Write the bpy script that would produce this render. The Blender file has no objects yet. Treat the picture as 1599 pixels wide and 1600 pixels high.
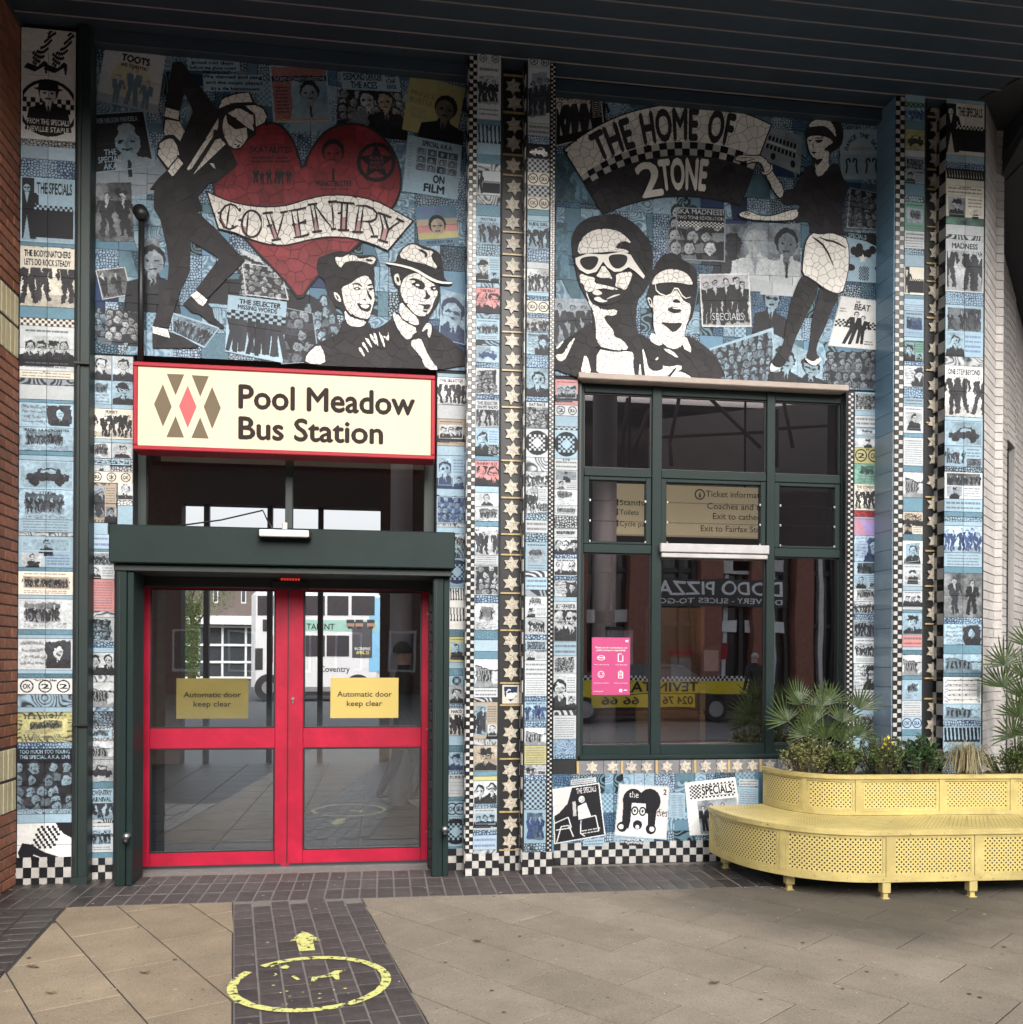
import bpy, math, random
import numpy as np
from mathutils import Matrix, Vector
random.seed(7)
rng = np.random.default_rng(7)
sc = bpy.context.scene
COL = sc.collection
# ------------------------------------------------------------------ camera, world, sun, exposure
FPX, CX, CY = 1450.0, 800.0, 1030.0          # lens calibrated from the photograph (pixels of the 1600 px photo)
TH, ROLL = math.atan(.138), .0055
CAMP = Vector((0, -7.013, 1.6))
R0 = Vector((math.cos(TH), -math.sin(TH), 0)); U0 = Vector((0, 0, 1)); FW = Vector((math.sin(TH), math.cos(TH), 0))
RT = R0*math.cos(ROLL) + U0*math.sin(ROLL); UP = U0*math.cos(ROLL) - R0*math.sin(ROLL)
cd = bpy.data.cameras.new('camera'); cam = bpy.data.objects.new('camera', cd); COL.objects.link(cam)
m = Matrix((( RT.x, UP.x, -FW.x, CAMP.x), (RT.y, UP.y, -FW.y, CAMP.y), (RT.z, UP.z, -FW.z, CAMP.z), (0, 0, 0, 1)))
cam.matrix_world = m
cd.sensor_fit = 'HORIZONTAL'; cd.sensor_width = 36; cd.lens = 36*FPX/1600
cd.shift_y = (CY-800)/1600; cd.shift_x = 0; cd.clip_start = .05; cd.clip_end = 600
sc.camera = cam
W = bpy.data.worlds.new('World'); sc.world = W; W.use_nodes = True
nt = W.node_tree; nt.nodes.clear()
sky = nt.nodes.new('ShaderNodeTexSky'); sky.sky_type = 'NISHITA'; sky.sun_disc = False
SUN_EL, SUN_AZ = math.radians(33), math.radians(172)
sky.sun_elevation = SUN_EL; sky.sun_rotation = SUN_AZ; sky.dust_density = 4; sky.air_density = 1.2; sky.ozone_density = 1
hs = nt.nodes.new('ShaderNodeHueSaturation'); hs.inputs['Saturation'].default_value = .35
bg = nt.nodes.new('ShaderNodeBackground'); bg.inputs[1].default_value = .15
wo = nt.nodes.new('ShaderNodeOutputWorld')
nt.links.new(sky.outputs[0], hs.inputs['Color']); nt.links.new(hs.outputs[0], bg.inputs[0]); nt.links.new(bg.outputs[0], wo.inputs[0])
sl = bpy.data.lights.new('sun', 'SUN'); sl.energy = .85; sl.angle = math.radians(38); sl.color = (1, .96, .9)
so = bpy.data.objects.new('sun', sl); COL.objects.link(so)
sdir = Vector((math.sin(SUN_AZ)*math.cos(SUN_EL), math.cos(SUN_AZ)*math.cos(SUN_EL), math.sin(SUN_EL)))
so.rotation_euler = (-sdir).to_track_quat('-Z', 'Y').to_euler(); so.location = (0, -20, 20)
vs = sc.view_settings; vs.view_transform = 'Standard'; vs.look = 'None'; vs.gamma = 1; vs.exposure = 1.28; vs.use_curve_mapping = False
sc.cycles.max_bounces = 8; sc.cycles.transparent_max_bounces = 12
try: sc.cycles.use_denoising = True
except Exception: pass

# ------------------------------------------------------------------ photo pixel -> place
def ray(u, v): return FW + RT*((u-CX)/FPX) - UP*((v-CY)/FPX)
def onY(u, v, Y):
    d = ray(u, v); p = CAMP + d*((Y-CAMP.y)/d.y); return (p.x, p.z)
def onZ(u, v, Z=0.0):
    d = ray(u, v); p = CAMP + d*((Z-CAMP.z)/d.z); return (p.x, p.y)
def zat(x, y, v):                              # height of image row v above a ground point
    p = Vector((x, y, 0)) - CAMP; dep = p.dot(FW); lat = p.dot(R0)
    return CAMP.z + (CY - v)/FPX*dep + ROLL*lat

# ------------------------------------------------------------------ materials
MATS = {}
def lin(h):
    h = h.lstrip('#'); c = [int(h[i:i+2], 16)/255 for i in (0, 2, 4)]
    return tuple(((x+.055)/1.055)**2.4 if x > .04045 else x/12.92 for x in c)
def mat(name, col, rough=.5, metal=0, var=.12, scale=6, bump=0, bscale=60, spec=.5, rand=0, emit=0, coat=0, dirt=0):
    if name in MATS: return MATS[name]
    M = bpy.data.materials.new(name); M.use_nodes = True; t = M.node_tree; N = t.nodes; L = t.links
    b = N['Principled BSDF']; b.inputs['Roughness'].default_value = rough; b.inputs['Metallic'].default_value = metal
    b.inputs['Specular IOR Level'].default_value = spec
    if coat: b.inputs['Coat Weight'].default_value = coat; b.inputs['Coat Roughness'].default_value = .1
    co = N.new('ShaderNodeTexCoord'); n = N.new('ShaderNodeTexNoise'); n.inputs['Scale'].default_value = scale; n.inputs['Detail'].default_value = 6
    n.inputs['Roughness'].default_value = .65
    L.new(co.outputs['Object'], n.inputs['Vector'])
    r = N.new('ShaderNodeMapRange'); r.inputs['From Min'].default_value = .3; r.inputs['From Max'].default_value = .7
    r.inputs['To Min'].default_value = 1-var; r.inputs['To Max'].default_value = 1+var
    L.new(n.outputs['Fac'], r.inputs['Value'])
    src = r.outputs[0]
    if rand:
        oi = N.new('ShaderNodeObjectInfo'); r2 = N.new('ShaderNodeMapRange'); r2.inputs['To Min'].default_value = 1-rand; r2.inputs['To Max'].default_value = 1+rand
        L.new(oi.outputs['Random'], r2.inputs['Value']); mm = N.new('ShaderNodeMath'); mm.operation = 'MULTIPLY'
        L.new(src, mm.inputs[0]); L.new(r2.outputs[0], mm.inputs[1]); src = mm.outputs[0]
    if dirt:
        n3 = N.new('ShaderNodeTexNoise'); n3.inputs['Scale'].default_value = scale*.35; n3.inputs['Detail'].default_value = 8; n3.inputs['Roughness'].default_value = .75
        L.new(co.outputs['Object'], n3.inputs['Vector'])
        r3 = N.new('ShaderNodeMapRange'); r3.inputs['From Min'].default_value = .42; r3.inputs['From Max'].default_value = .62; r3.inputs['To Min'].default_value = 1-dirt; r3.inputs['To Max'].default_value = 1
        L.new(n3.outputs['Fac'], r3.inputs['Value']); m3 = N.new('ShaderNodeMath'); m3.operation = 'MULTIPLY'
        L.new(src, m3.inputs[0]); L.new(r3.outputs[0], m3.inputs[1]); src = m3.outputs[0]
    v = N.new('ShaderNodeVectorMath'); v.operation = 'SCALE'; v.inputs[0].default_value = col[:3]; L.new(src, v.inputs['Scale'])
    L.new(v.outputs[0], b.inputs['Base Color'])
    if bump:
        n2 = N.new('ShaderNodeTexNoise'); n2.inputs['Scale'].default_value = bscale; n2.inputs['Detail'].default_value = 4
        L.new(co.outputs['Object'], n2.inputs['Vector']); bp = N.new('ShaderNodeBump'); bp.inputs['Strength'].default_value = bump; bp.inputs['Distance'].default_value = .01
        L.new(n2.outputs['Fac'], bp.inputs['Height']); L.new(bp.outputs[0], b.inputs['Normal'])
    if emit:
        b.inputs['Emission Color'].default_value = (*col[:3], 1); b.inputs['Emission Strength'].default_value = emit
    MATS[name] = M; return M
def glassmat(name, tint, refl, trans=.6, rough=.0):
    M = bpy.data.materials.new(name); M.use_nodes = True; t = M.node_tree; N = t.nodes; L = t.links
    N.remove(N['Principled BSDF']); o = N['Material Output']
    g = N.new('ShaderNodeBsdfGlossy'); g.inputs['Roughness'].default_value = rough; g.inputs['Color'].default_value = (.95, .95, .97, 1)
    tr = N.new('ShaderNodeBsdfTransparent'); tr.inputs['Color'].default_value = (*[c*trans for c in tint], 1)
    lw = N.new('ShaderNodeFresnel'); lw.inputs['IOR'].default_value = 1.5
    ad = N.new('ShaderNodeMath'); ad.operation = 'ADD'; ad.use_clamp = True; ad.inputs[1].default_value = refl
    L.new(lw.outputs[0], ad.inputs[0])
    n = N.new('ShaderNodeTexNoise'); n.inputs['Scale'].default_value = 1.3; co = N.new('ShaderNodeTexCoord'); L.new(co.outputs['Object'], n.inputs['Vector'])
    bp = N.new('ShaderNodeBump'); bp.inputs['Strength'].default_value = .12; bp.inputs['Distance'].default_value = .01; L.new(n.outputs['Fac'], bp.inputs['Height']); L.new(bp.outputs[0], g.inputs['Normal'])
    mx = N.new('ShaderNodeMixShader'); L.new(ad.outputs[0], mx.inputs[0]); L.new(tr.outputs[0], mx.inputs[1]); L.new(g.outputs[0], mx.inputs[2]); L.new(mx.outputs[0], o.inputs[0])
    return M
M_white = mat('white_mosaic', (.75, .72, .675), .5, spec=.25, var=.08, scale=9, rand=.07, dirt=.12)
M_black = mat('black_mosaic', (.030, .028, .031), .6, var=.15, scale=14, rand=.2, spec=.18)
M_grout = mat('dark_grout', (.012, .013, .015), .8)
M_ctw = mat('white_checker_tile', (.50, .485, .46), .3, var=.08, scale=20, rand=.1, dirt=.25)
M_ctb = mat('black_checker_tile', (.012, .012, .014), .25, var=.2, scale=20)
M_red = mat('red_mosaic', (.20, .03, .035), .35, var=.2, scale=12, rand=.2)
M_green = mat('dark_green_paint', (.010, .021, .020), .5, spec=.2, var=.12, scale=3, bump=.05, bscale=80, dirt=.15)
M_dgreen = mat('shadow_green_paint', (.010, .020, .019), .5, var=.15, scale=4)  # plain dark green for the upright, mullions and packing
M_doorred = mat('red_door_paint', (.40, .008, .036), .45, spec=.3, var=.10, scale=5, bump=.05, bscale=40, dirt=.28)
M_signred = mat('red_sign_paint', (.30, .015, .026), .5, spec=.25, var=.08, scale=3)
M_yel = mat('yellow_planter_paint', (.54, .435, .165), .45, var=.08, scale=7, bump=.05, bscale=90, dirt=.25)
M_seam = mat('canopy_board_paint', (.030, .046, .066), .55, var=.18, scale=2, rand=.12)
M_blk = mat('black_metal', (.010, .011, .012), .45, var=.15)
M_steel = mat('brushed_steel', (.35, .35, .36), .35, metal=.9)
M_whitepaint = mat('white_painted_brick', (.47, .44, .42), .6, var=.08, scale=8, bump=.25, bscale=70, rand=.07, dirt=.22)
M_text = mat('sign_lettering', (.030, .022, .022), .7, spec=.1)
M_letterw = mat('white_lettering', (.7, .7, .7), .4)
M_letterk = mat('black_lettering', (.02, .018, .02), .7, spec=.15)

# ------------------------------------------------------------------ object helpers
def setp(o, p):
    if p is None: return
    o.parent = p
    if p.type == 'EMPTY': o.matrix_parent_inverse = Matrix.Translation(-Vector(p.location))
def tag(o, label=None, cat=None, group=None, kind=None):
    if label: o['label'] = label
    if cat: o['category'] = cat
    if group: o['group'] = group
    if kind: o['kind'] = kind
    return o
def thing(name, loc, label, cat, group=None):
    o = bpy.data.objects.new(name, None); o.location = loc; o.empty_display_size = .1; COL.objects.link(o)
    return tag(o, label, cat, group, 'thing')
def mobj(name, V, Fc, mt, parent=None, uv=None, smooth=False, mi=None):
    me = bpy.data.meshes.new(name); me.from_pydata([tuple(v) for v in V], [], Fc)
    for x in (mt if isinstance(mt, (list, tuple)) else [mt]): me.materials.append(x)
    if mi is not None: me.polygons.foreach_set('material_index', mi)
    if uv is not None:
        l = me.uv_layers.new(name='UVMap'); vi = np.empty(len(me.loops), dtype=np.int32); me.loops.foreach_get('vertex_index', vi)
        l.data.foreach_set('uv', np.asarray(uv, dtype=np.float32)[vi].ravel())
    if smooth: me.polygons.foreach_set('use_smooth', [True]*len(me.polygons))
    me.update(); o = bpy.data.objects.new(name, me); COL.objects.link(o); setp(o, parent); return o
class MB:
    def __init__(s): s.V = []; s.F = []; s.mi = []
    def add(s, V, Fc, mi=0):
        k = len(s.V); s.V += [tuple(v) for v in V]; s.F += [tuple(i+k for i in f) for f in Fc]; s.mi += [mi]*len(Fc)
    def box(s, x0, x1, y0, y1, z0, z1, c=0, mi=0):
        if x0 > x1: x0, x1 = x1, x0
        if y0 > y1: y0, y1 = y1, y0
        if z0 > z1: z0, z1 = z1, z0
        if c <= 0:
            V = [(x, y, z) for x in (x0, x1) for y in (y0, y1) for z in (z0, z1)]
            s.add(V, [(0, 1, 3, 2), (4, 6, 7, 5), (0, 4, 5, 1), (2, 3, 7, 6), (0, 2, 6, 4), (1, 5, 7, 3)], mi); return
        c = min(c, (x1-x0)*.45, (y1-y0)*.45, (z1-z0)*.45)
        idx = {}; V = []
        for ix, x in enumerate((x0, x1)):
            for iy, y in enumerate((y0, y1)):
                for iz, z in enumerate((z0, z1)):
                    sx, sy, sz = (1, -1)[ix]*c, (1, -1)[iy]*c, (1, -1)[iz]*c
                    idx[ix, iy, iz, 0] = len(V); V.append((x, y+sy, z+sz))
                    idx[ix, iy, iz, 1] = len(V); V.append((x+sx, y, z+sz))
                    idx[ix, iy, iz, 2] = len(V); V.append((x+sx, y+sy, z))
        G = idx; Fc = []
        for i in (0, 1): Fc.append([G[i, 0, 0, 0], G[i, 1, 0, 0], G[i, 1, 1, 0], G[i, 0, 1, 0]][::(-1 if i == 0 else 1)])
        for i in (0, 1): Fc.append([G[0, i, 0, 1], G[1, i, 0, 1], G[1, i, 1, 1], G[0, i, 1, 1]][::(1 if i == 0 else -1)])
        for i in (0, 1): Fc.append([G[0, 0, i, 2], G[1, 0, i, 2], G[1, 1, i, 2], G[0, 1, i, 2]][::(-1 if i == 0 else 1)])
        for a in (0, 1):
            for b in (0, 1):
                Fc.append([G[a, b, 0, 0], G[a, b, 1, 0], G[a, b, 1, 1], G[a, b, 0, 1]])
                Fc.append([G[a, 0, b, 0], G[a, 1, b, 0], G[a, 1, b, 2], G[a, 0, b, 2]])
                Fc.append([G[0, a, b, 1], G[1, a, b, 1], G[1, a, b, 2], G[0, a, b, 2]])
                for d in (0, 1): Fc.append([G[a, b, d, 0], G[a, b, d, 1], G[a, b, d, 2]])
        s.add(V, Fc, mi)
    def tube(s, pts, rad, n=10, mi=0, cap=True):
        pts = [Vector(p) for p in pts]; k = len(s.V); rr = rad if isinstance(rad, (list, tuple)) else [rad]*len(pts)
        for i, p in enumerate(pts):
            t = (pts[min(i+1, len(pts)-1)] - pts[max(i-1, 0)]).normalized()
            a = t.orthogonal().normalized() if i == 0 else (a - t*a.dot(t)).normalized(); b = t.cross(a)
            for j in range(n):
                q = 2*math.pi*j/n; s.V.append(tuple(p + (a*math.cos(q) + b*math.sin(q))*rr[i]))
        for i in range(len(pts)-1):
            for j in range(n):
                s.F.append((k+i*n+j, k+i*n+(j+1) % n, k+(i+1)*n+(j+1) % n, k+(i+1)*n+j)); s.mi.append(mi)
        if cap:
            s.F.append(tuple(k+j for j in range(n))[::-1]); s.F.append(tuple(k+(len(pts)-1)*n+j for j in range(n))); s.mi += [mi, mi]
    def make(s, name, mt, parent=None, smooth=False):
        return mobj(name, s.V, s.F, mt, parent, smooth=smooth, mi=s.mi if isinstance(mt, (list, tuple)) else None)
def box(name, x0, x1, y0, y1, z0, z1, mt, parent=None, c=.004):
    b = MB(); b.box(x0, x1, y0, y1, z0, z1, c); return b.make(name, mt, parent)
def pbox(name, u0, v0, u1, v1, Y, th, mt, parent=None, c=.004):   # box whose front face covers photo rectangle u0..u1,v0..v1 at depth Y
    a = onY(u0, (v0+v1)/2, Y)[0]; b = onY(u1, (v0+v1)/2, Y)[0]; z1 = onY((u0+u1)/2, v0, Y)[1]; z0 = onY((u0+u1)/2, v1, Y)[1]
    return box(name, a, b, Y, Y+th, z0, z1, mt, parent, c)
def prism(poly, y, th=.004, tilt=0):              # XZ polygon facing the street, front at y-th, back at y
    n = len(poly); cx = sum(p[0] for p in poly)/n; cz = sum(p[1] for p in poly)/n
    tx = random.uniform(-tilt, tilt); tz = random.uniform(-tilt, tilt)
    A = sum(poly[i][0]*poly[(i+1) % n][1]-poly[(i+1) % n][0]*poly[i][1] for i in range(n))
    if A < 0: poly = poly[::-1]
    V = [(x, y-th+(x-cx)*tx+(z-cz)*tz, z) for x, z in poly] + [(x, y, z) for x, z in poly]
    Fc = [tuple(range(n))] + [(i, i+n, (i+1) % n+n, (i+1) % n) for i in range(n)]
    return V, Fc

# ------------------------------------------------------------------ polygon tools
def clip(poly, nx, nz, d):                         # keep nx*x+nz*z <= d
    out = []; n = len(poly)
    for i in range(n):
        a = poly[i]; b = poly[(i+1) % n]; da = nx*a[0]+nz*a[1]-d; db = nx*b[0]+nz*b[1]-d
        if da <= 0: out.append(a)
        if (da < 0 < db) or (db < 0 < da):
            t = da/(da-db); out.append((a[0]+(b[0]-a[0])*t, a[1]+(b[1]-a[1])*t))
    return out
def area(p): return .5*sum(p[i][0]*p[(i+1) % len(p)][1]-p[(i+1) % len(p)][0]*p[i][1] for i in range(len(p)))
def inset(p, d):                                   # move every edge inwards by d (negative: outwards)
    if area(p) < 0: p = p[::-1]
    n = len(p); out = []
    for i in range(n):
        a, b, c = p[i-1], p[i], p[(i+1) % n]
        e1 = (b[0]-a[0], b[1]-a[1]); e2 = (c[0]-b[0], c[1]-b[1])
        l1 = math.hypot(*e1) or 1e-9; l2 = math.hypot(*e2) or 1e-9
        n1 = (-e1[1]/l1, e1[0]/l1); n2 = (-e2[1]/l2, e2[0]/l2)
        mx, mz = n1[0]+n2[0], n1[1]+n2[1]; q = mx*mx+mz*mz
        if q < .3: mx, mz, q = n1[0]*1.2, n1[1]*1.2, 2.0
        out.append((b[0]+2*mx*d/q, b[1]+2*mz*d/q))
    return out
def smooth(p, it=1):                               # Chaikin corner cutting
    for _ in range(it):
        q = []
        for i in range(len(p)):
            a, b = p[i], p[(i+1) % len(p)]
            q += [(a[0]*.75+b[0]*.25, a[1]*.75+b[1]*.25), (a[0]*.25+b[0]*.75, a[1]*.25+b[1]*.75)]
        p = q
    return p
def shards(poly, s, gap=.0022, jit=.47):
    xs = [p[0] for p in poly]; zs = [p[1] for p in poly]; seeds = []
    r = random.Random(int(abs(xs[0])*9999)+int(abs(zs[0])*7777)+len(poly))
    nx = int((max(xs)-min(xs))/s)+3; nz = int((max(zs)-min(zs))/s)+3
    for i in range(nx):
        for j in range(nz):
            seeds.append((min(xs)+(i-.5+(.5 if j % 2 else 0)+r.uniform(-jit, jit))*s, min(zs)+(j-.5+r.uniform(-jit, jit))*s))
    out = []
    for a in seeds:
        c = poly
        for b in seeds:
            if b is a: continue
            dx, dz = b[0]-a[0], b[1]-a[1]; L = math.hypot(dx, dz)
            if L > 2.6*s or L < 1e-6: continue
            dx /= L; dz /= L
            c = clip(c, dx, dz, dx*(a[0]+b[0])/2+dz*(a[1]+b[1])/2-gap/2)
            if len(c) < 3: break
        if len(c) >= 3 and abs(area(c)) > s*s*.03: out.append(c)
    return out

# ------------------------------------------------------------------ lettering
_tc = {}
def glyphs(s, bold=.0):                             # outline of a word as 2D triangles, cap height 1, starts at x=0
    k = (s, bold)
    if k in _tc: return _tc[k]
    cu = bpy.data.curves.new('t', 'FONT'); cu.body = s; cu.size = 1; cu.resolution_u = 3; cu.fill_mode = 'FRONT'
    o = bpy.data.objects.new('t', cu); COL.objects.link(o)
    dg = bpy.context.evaluated_depsgraph_get(); me = bpy.data.meshes.new_from_object(o.evaluated_get(dg))
    V = [(v.co.x, v.co.y) for v in me.vertices]; Fc = [tuple(p.vertices) for p in me.polygons]
    bpy.data.objects.remove(o); bpy.data.curves.remove(cu); bpy.data.meshes.remove(me)
    if not V: V = [(0, 0)]
    x0 = min(v[0] for v in V); x1 = max(v[0] for v in V); y0 = min(v[1] for v in V); y1 = max(v[1] for v in V)
    cap = .69
    V = [((x-x0)/cap, y/cap) for x, y in V]; bd_ = bold*1.1; n0 = len(V)
    if bold > .004: V = [(x-bd_, y) for x, y in V]+[(x+bd_, y) for x, y in V]+[(x, y-bd_) for x, y in V]+[(x, y+bd_) for x, y in V]; Fc = Fc+[tuple(i+n0*k for i in f) for k in (1, 2, 3) for f in Fc]
    _tc[k] = (V, Fc, (x1-x0)/cap, y0/cap, y1/cap); return _tc[k]
def text3d(name, s, O, ex, ey, w, h, mt, parent, bold=.0, off=.0015):   # baseline start O, unit vectors, fits width w and cap height h
    V, Fc, tw, a, b = glyphs(s, bold); O = Vector(O); ex = Vector(ex); ey = Vector(ey); nn = ex.cross(ey)
    sx = w/tw; q = max(1, len(V)//4) if bold > .004 else len(V)+1
    return mobj(name, [O+ex*(x*sx)+ey*(y*h)+nn*(off+.00025*(i//q)) for i, (x, y) in enumerate(V)], Fc, mt, parent)

# ------------------------------------------------------------------ printed pictures: drawn here, in metres, one sheet per tiled panel
RES = 300.0
def noise2(h, w, cell, seed=None, octs=3):
    r = np.random.default_rng(seed) if seed is not None else rng; out = np.zeros((h, w), np.float32); amp = 1; tot = 0
    for o in range(octs):
        c = max(2.0, cell/2**o); gh, gw = int(h/c)+3, int(w/c)+3; g = r.random((gh, gw), dtype=np.float32)
        yy = np.arange(h)/c; xx = np.arange(w)/c; y0 = yy.astype(int); x0 = xx.astype(int); fy = (yy-y0)[:, None]; fx = (xx-x0)[None]
        fy = fy*fy*(3-2*fy); fx = fx*fx*(3-2*fx)
        a = g[y0][:, x0]; b = g[y0][:, x0+1]; c2 = g[y0+1][:, x0]; d = g[y0+1][:, x0+1]
        out += amp*((a*(1-fx)+b*fx)*(1-fy)+(c2*(1-fx)+d*fx)*fy); tot += amp; amp *= .55
    return out/tot
def worley(n, cell, seed):
    r = np.random.default_rng(seed); g = n//cell; pts = r.random((g, g, 2))*.8+.1; yy, xx = np.mgrid[0:n, 0:n]/cell
    f1 = np.full((n, n), 9.); f2 = np.full((n, n), 9.); yi = yy.astype(int); xi = xx.astype(int)
    for dy in (-1, 0, 1):
        for dx in (-1, 0, 1):
            cy, cx = (yi+dy), (xi+dx); p = pts[cy % g, cx % g]; d = np.hypot(cy+p[..., 0]-yy, cx+p[..., 1]-xx)
            f2 = np.where(d < f1, f1, np.minimum(f2, d)); f1 = np.minimum(f1, d)
    return f1, f2
N5 = 480
_f1, _f2 = worley(N5, 6, 1); _nz = noise2(N5, N5, 14, 3, 2); _n8 = noise2(N5, N5, 9, 4, 2); _nb = noise2(N5, N5, 40, 5, 2)
yy, xx = np.mgrid[0:N5, 0:N5]
PAT = {'leop': np.clip((_f2-_f1)*3.2-.35+(_nb-.5), 0, 1),
       'worm': np.clip(np.abs(np.sin(_nz*40))*1.4-.2, 0, 1),
       'zebra': (np.sin((xx+yy*.25+_nb*120)/2.6) > 0)*1.0,
       'swirl': np.clip(np.abs(np.sin(_nb*34))*1.8-.5, 0, 1)*.8+.2*(_n8 > .5),
       'wood': np.clip(noise2(N5, N5, 30, 8, 5)*2-.5, 0, 1),
       'dots': np.clip(np.sin(xx/1.9)*np.sin(yy/1.9)*2+.6, 0, 1)}
BL = lambda *c: np.array(c, np.float32)
C = dict(lb=BL(.26, .37, .45), mb=BL(.085, .165, .24), tb=BL(.10, .19, .235), nv=BL(.016, .030, .075), dk=BL(.013, .014, .018), pb=BL(.32, .42, .50),
         w=BL(.62, .62, .61), cr=BL(.56, .53, .46), gy=BL(.23, .27, .31), lg=BL(.42, .45, .47), yl=BL(.38, .36, .17), pk=BL(.45, .20, .20), rd=BL(.175, .024, .030),
         gn=BL(.12, .26, .20), tl=BL(.05, .10, .14), bk=BL(.012, .012, .015), sp=BL(.32, .27, .21), pu=BL(.12, .13, .30), orr=BL(.5, .18, .05), dr=BL(.16, .02, .025), bb=BL(.03, .13, .42))
class Panel:
    def __init__(s, name, Y, u0, v0, u1, v1, pad=.03):
        P = [onY(u, v, Y) for u in (u0, u1) for v in (v0, v1)]
        s.name, s.Y = name, Y; s.X0 = min(p[0] for p in P)-pad; s.X1 = max(p[0] for p in P)+pad; s.Z0 = min(p[1] for p in P)-pad; s.Z1 = max(p[1] for p in P)+pad
        s.w = int((s.X1-s.X0)*RES); s.h = int((s.Z1-s.Z0)*RES); s.a = np.zeros((s.h, s.w, 3), np.float32)+C['mb']
        s.img = None; s.mt = None
    def px(s, u, v): X, Z = onY(u, v, s.Y); return ((X-s.X0)*RES, (Z-s.Z0)*RES)
    def m2t(s, X, Z): return ((X-s.X0)*RES, (Z-s.Z0)*RES)
    def fill(s, P, col, pat=None, c2=None, al=1):      # P in texels
        P = np.asarray(P, np.float32); x0 = max(0, int(P[:, 0].min())); x1 = min(s.w, int(P[:, 0].max())+2); y0 = max(0, int(P[:, 1].min())); y1 = min(s.h, int(P[:, 1].max())+2)
        if x1 <= x0 or y1 <= y0: return
        gx = (np.arange(x0, x1)+.5)[None]; gy = (np.arange(y0, y1)+.5)[:, None]; ins = np.zeros((y1-y0, x1-x0), bool)
        n = len(P)
        for i in range(n):
            ax, ay = P[i]; bx, by = P[(i+1) % n]
            if ay == by: continue
            ins ^= ((ay > gy) != (by > gy)) & (gx < (bx-ax)*(gy-ay)/(by-ay)+ax)
        sub = s.a[y0:y1, x0:x1]
        if pat is not None:
            oy, ox = int(rng.integers(0, 200)), int(rng.integers(0, 200)); q = PAT[pat]; q = q[np.ix_((np.arange(y0, y1)+oy) % N5, (np.arange(x0, x1)+ox) % N5)][..., None]
            src = col*(1-q)+c2*q; sub[ins] = src[ins]
        else: sub[ins] = sub[ins]*(1-al)+np.asarray(col)*al
    def finish(s):
        a = s.a*(.93+.14*noise2(s.h, s.w, 5, 11, 1))[..., None]*(.94+.12*noise2(s.h, s.w, 60, 12, 2))[..., None]
        im = bpy.data.images.new(s.name+'_print', s.w, s.h, float_buffer=False, alpha=False)
        srgb = np.where(a <= .0031308, a*12.92, 1.055*np.power(np.clip(a, 1e-5, 1), 1/2.4)-.055)
        buf = np.ones((s.h, s.w, 4), np.float32); buf[..., :3] = np.clip(srgb, 0, 1); im.pixels.foreach_set(buf.ravel()); im.pack()
        M = bpy.data.materials.new(s.name+'_printed_glaze'); M.use_nodes = True; t = M.node_tree; b = t.nodes['Principled BSDF']
        tx = t.nodes.new('ShaderNodeTexImage'); tx.image = im; tx.extension = 'EXTEND'
        oi = t.nodes.new('ShaderNodeObjectInfo'); r2 = t.nodes.new('ShaderNodeMapRange'); r2.inputs['To Min'].default_value = .88; r2.inputs['To Max'].default_value = 1.1
        v = t.nodes.new('ShaderNodeVectorMath'); v.operation = 'SCALE'
        t.links.new(oi.outputs['Random'], r2.inputs['Value']); t.links.new(tx.outputs[0], v.inputs[0]); t.links.new(r2.outputs[0], v.inputs['Scale']); t.links.new(v.outputs[0], b.inputs['Base Color'])
        b.inputs['Roughness'].default_value = .5; b.inputs['Specular IOR Level'].default_value = .22; s.mt = M; return M
    def uv(s, V): return [((x-s.X0)/(s.X1-s.X0), (z-s.Z0)/(s.Z1-s.Z0)) for x, y, z in V]
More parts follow.
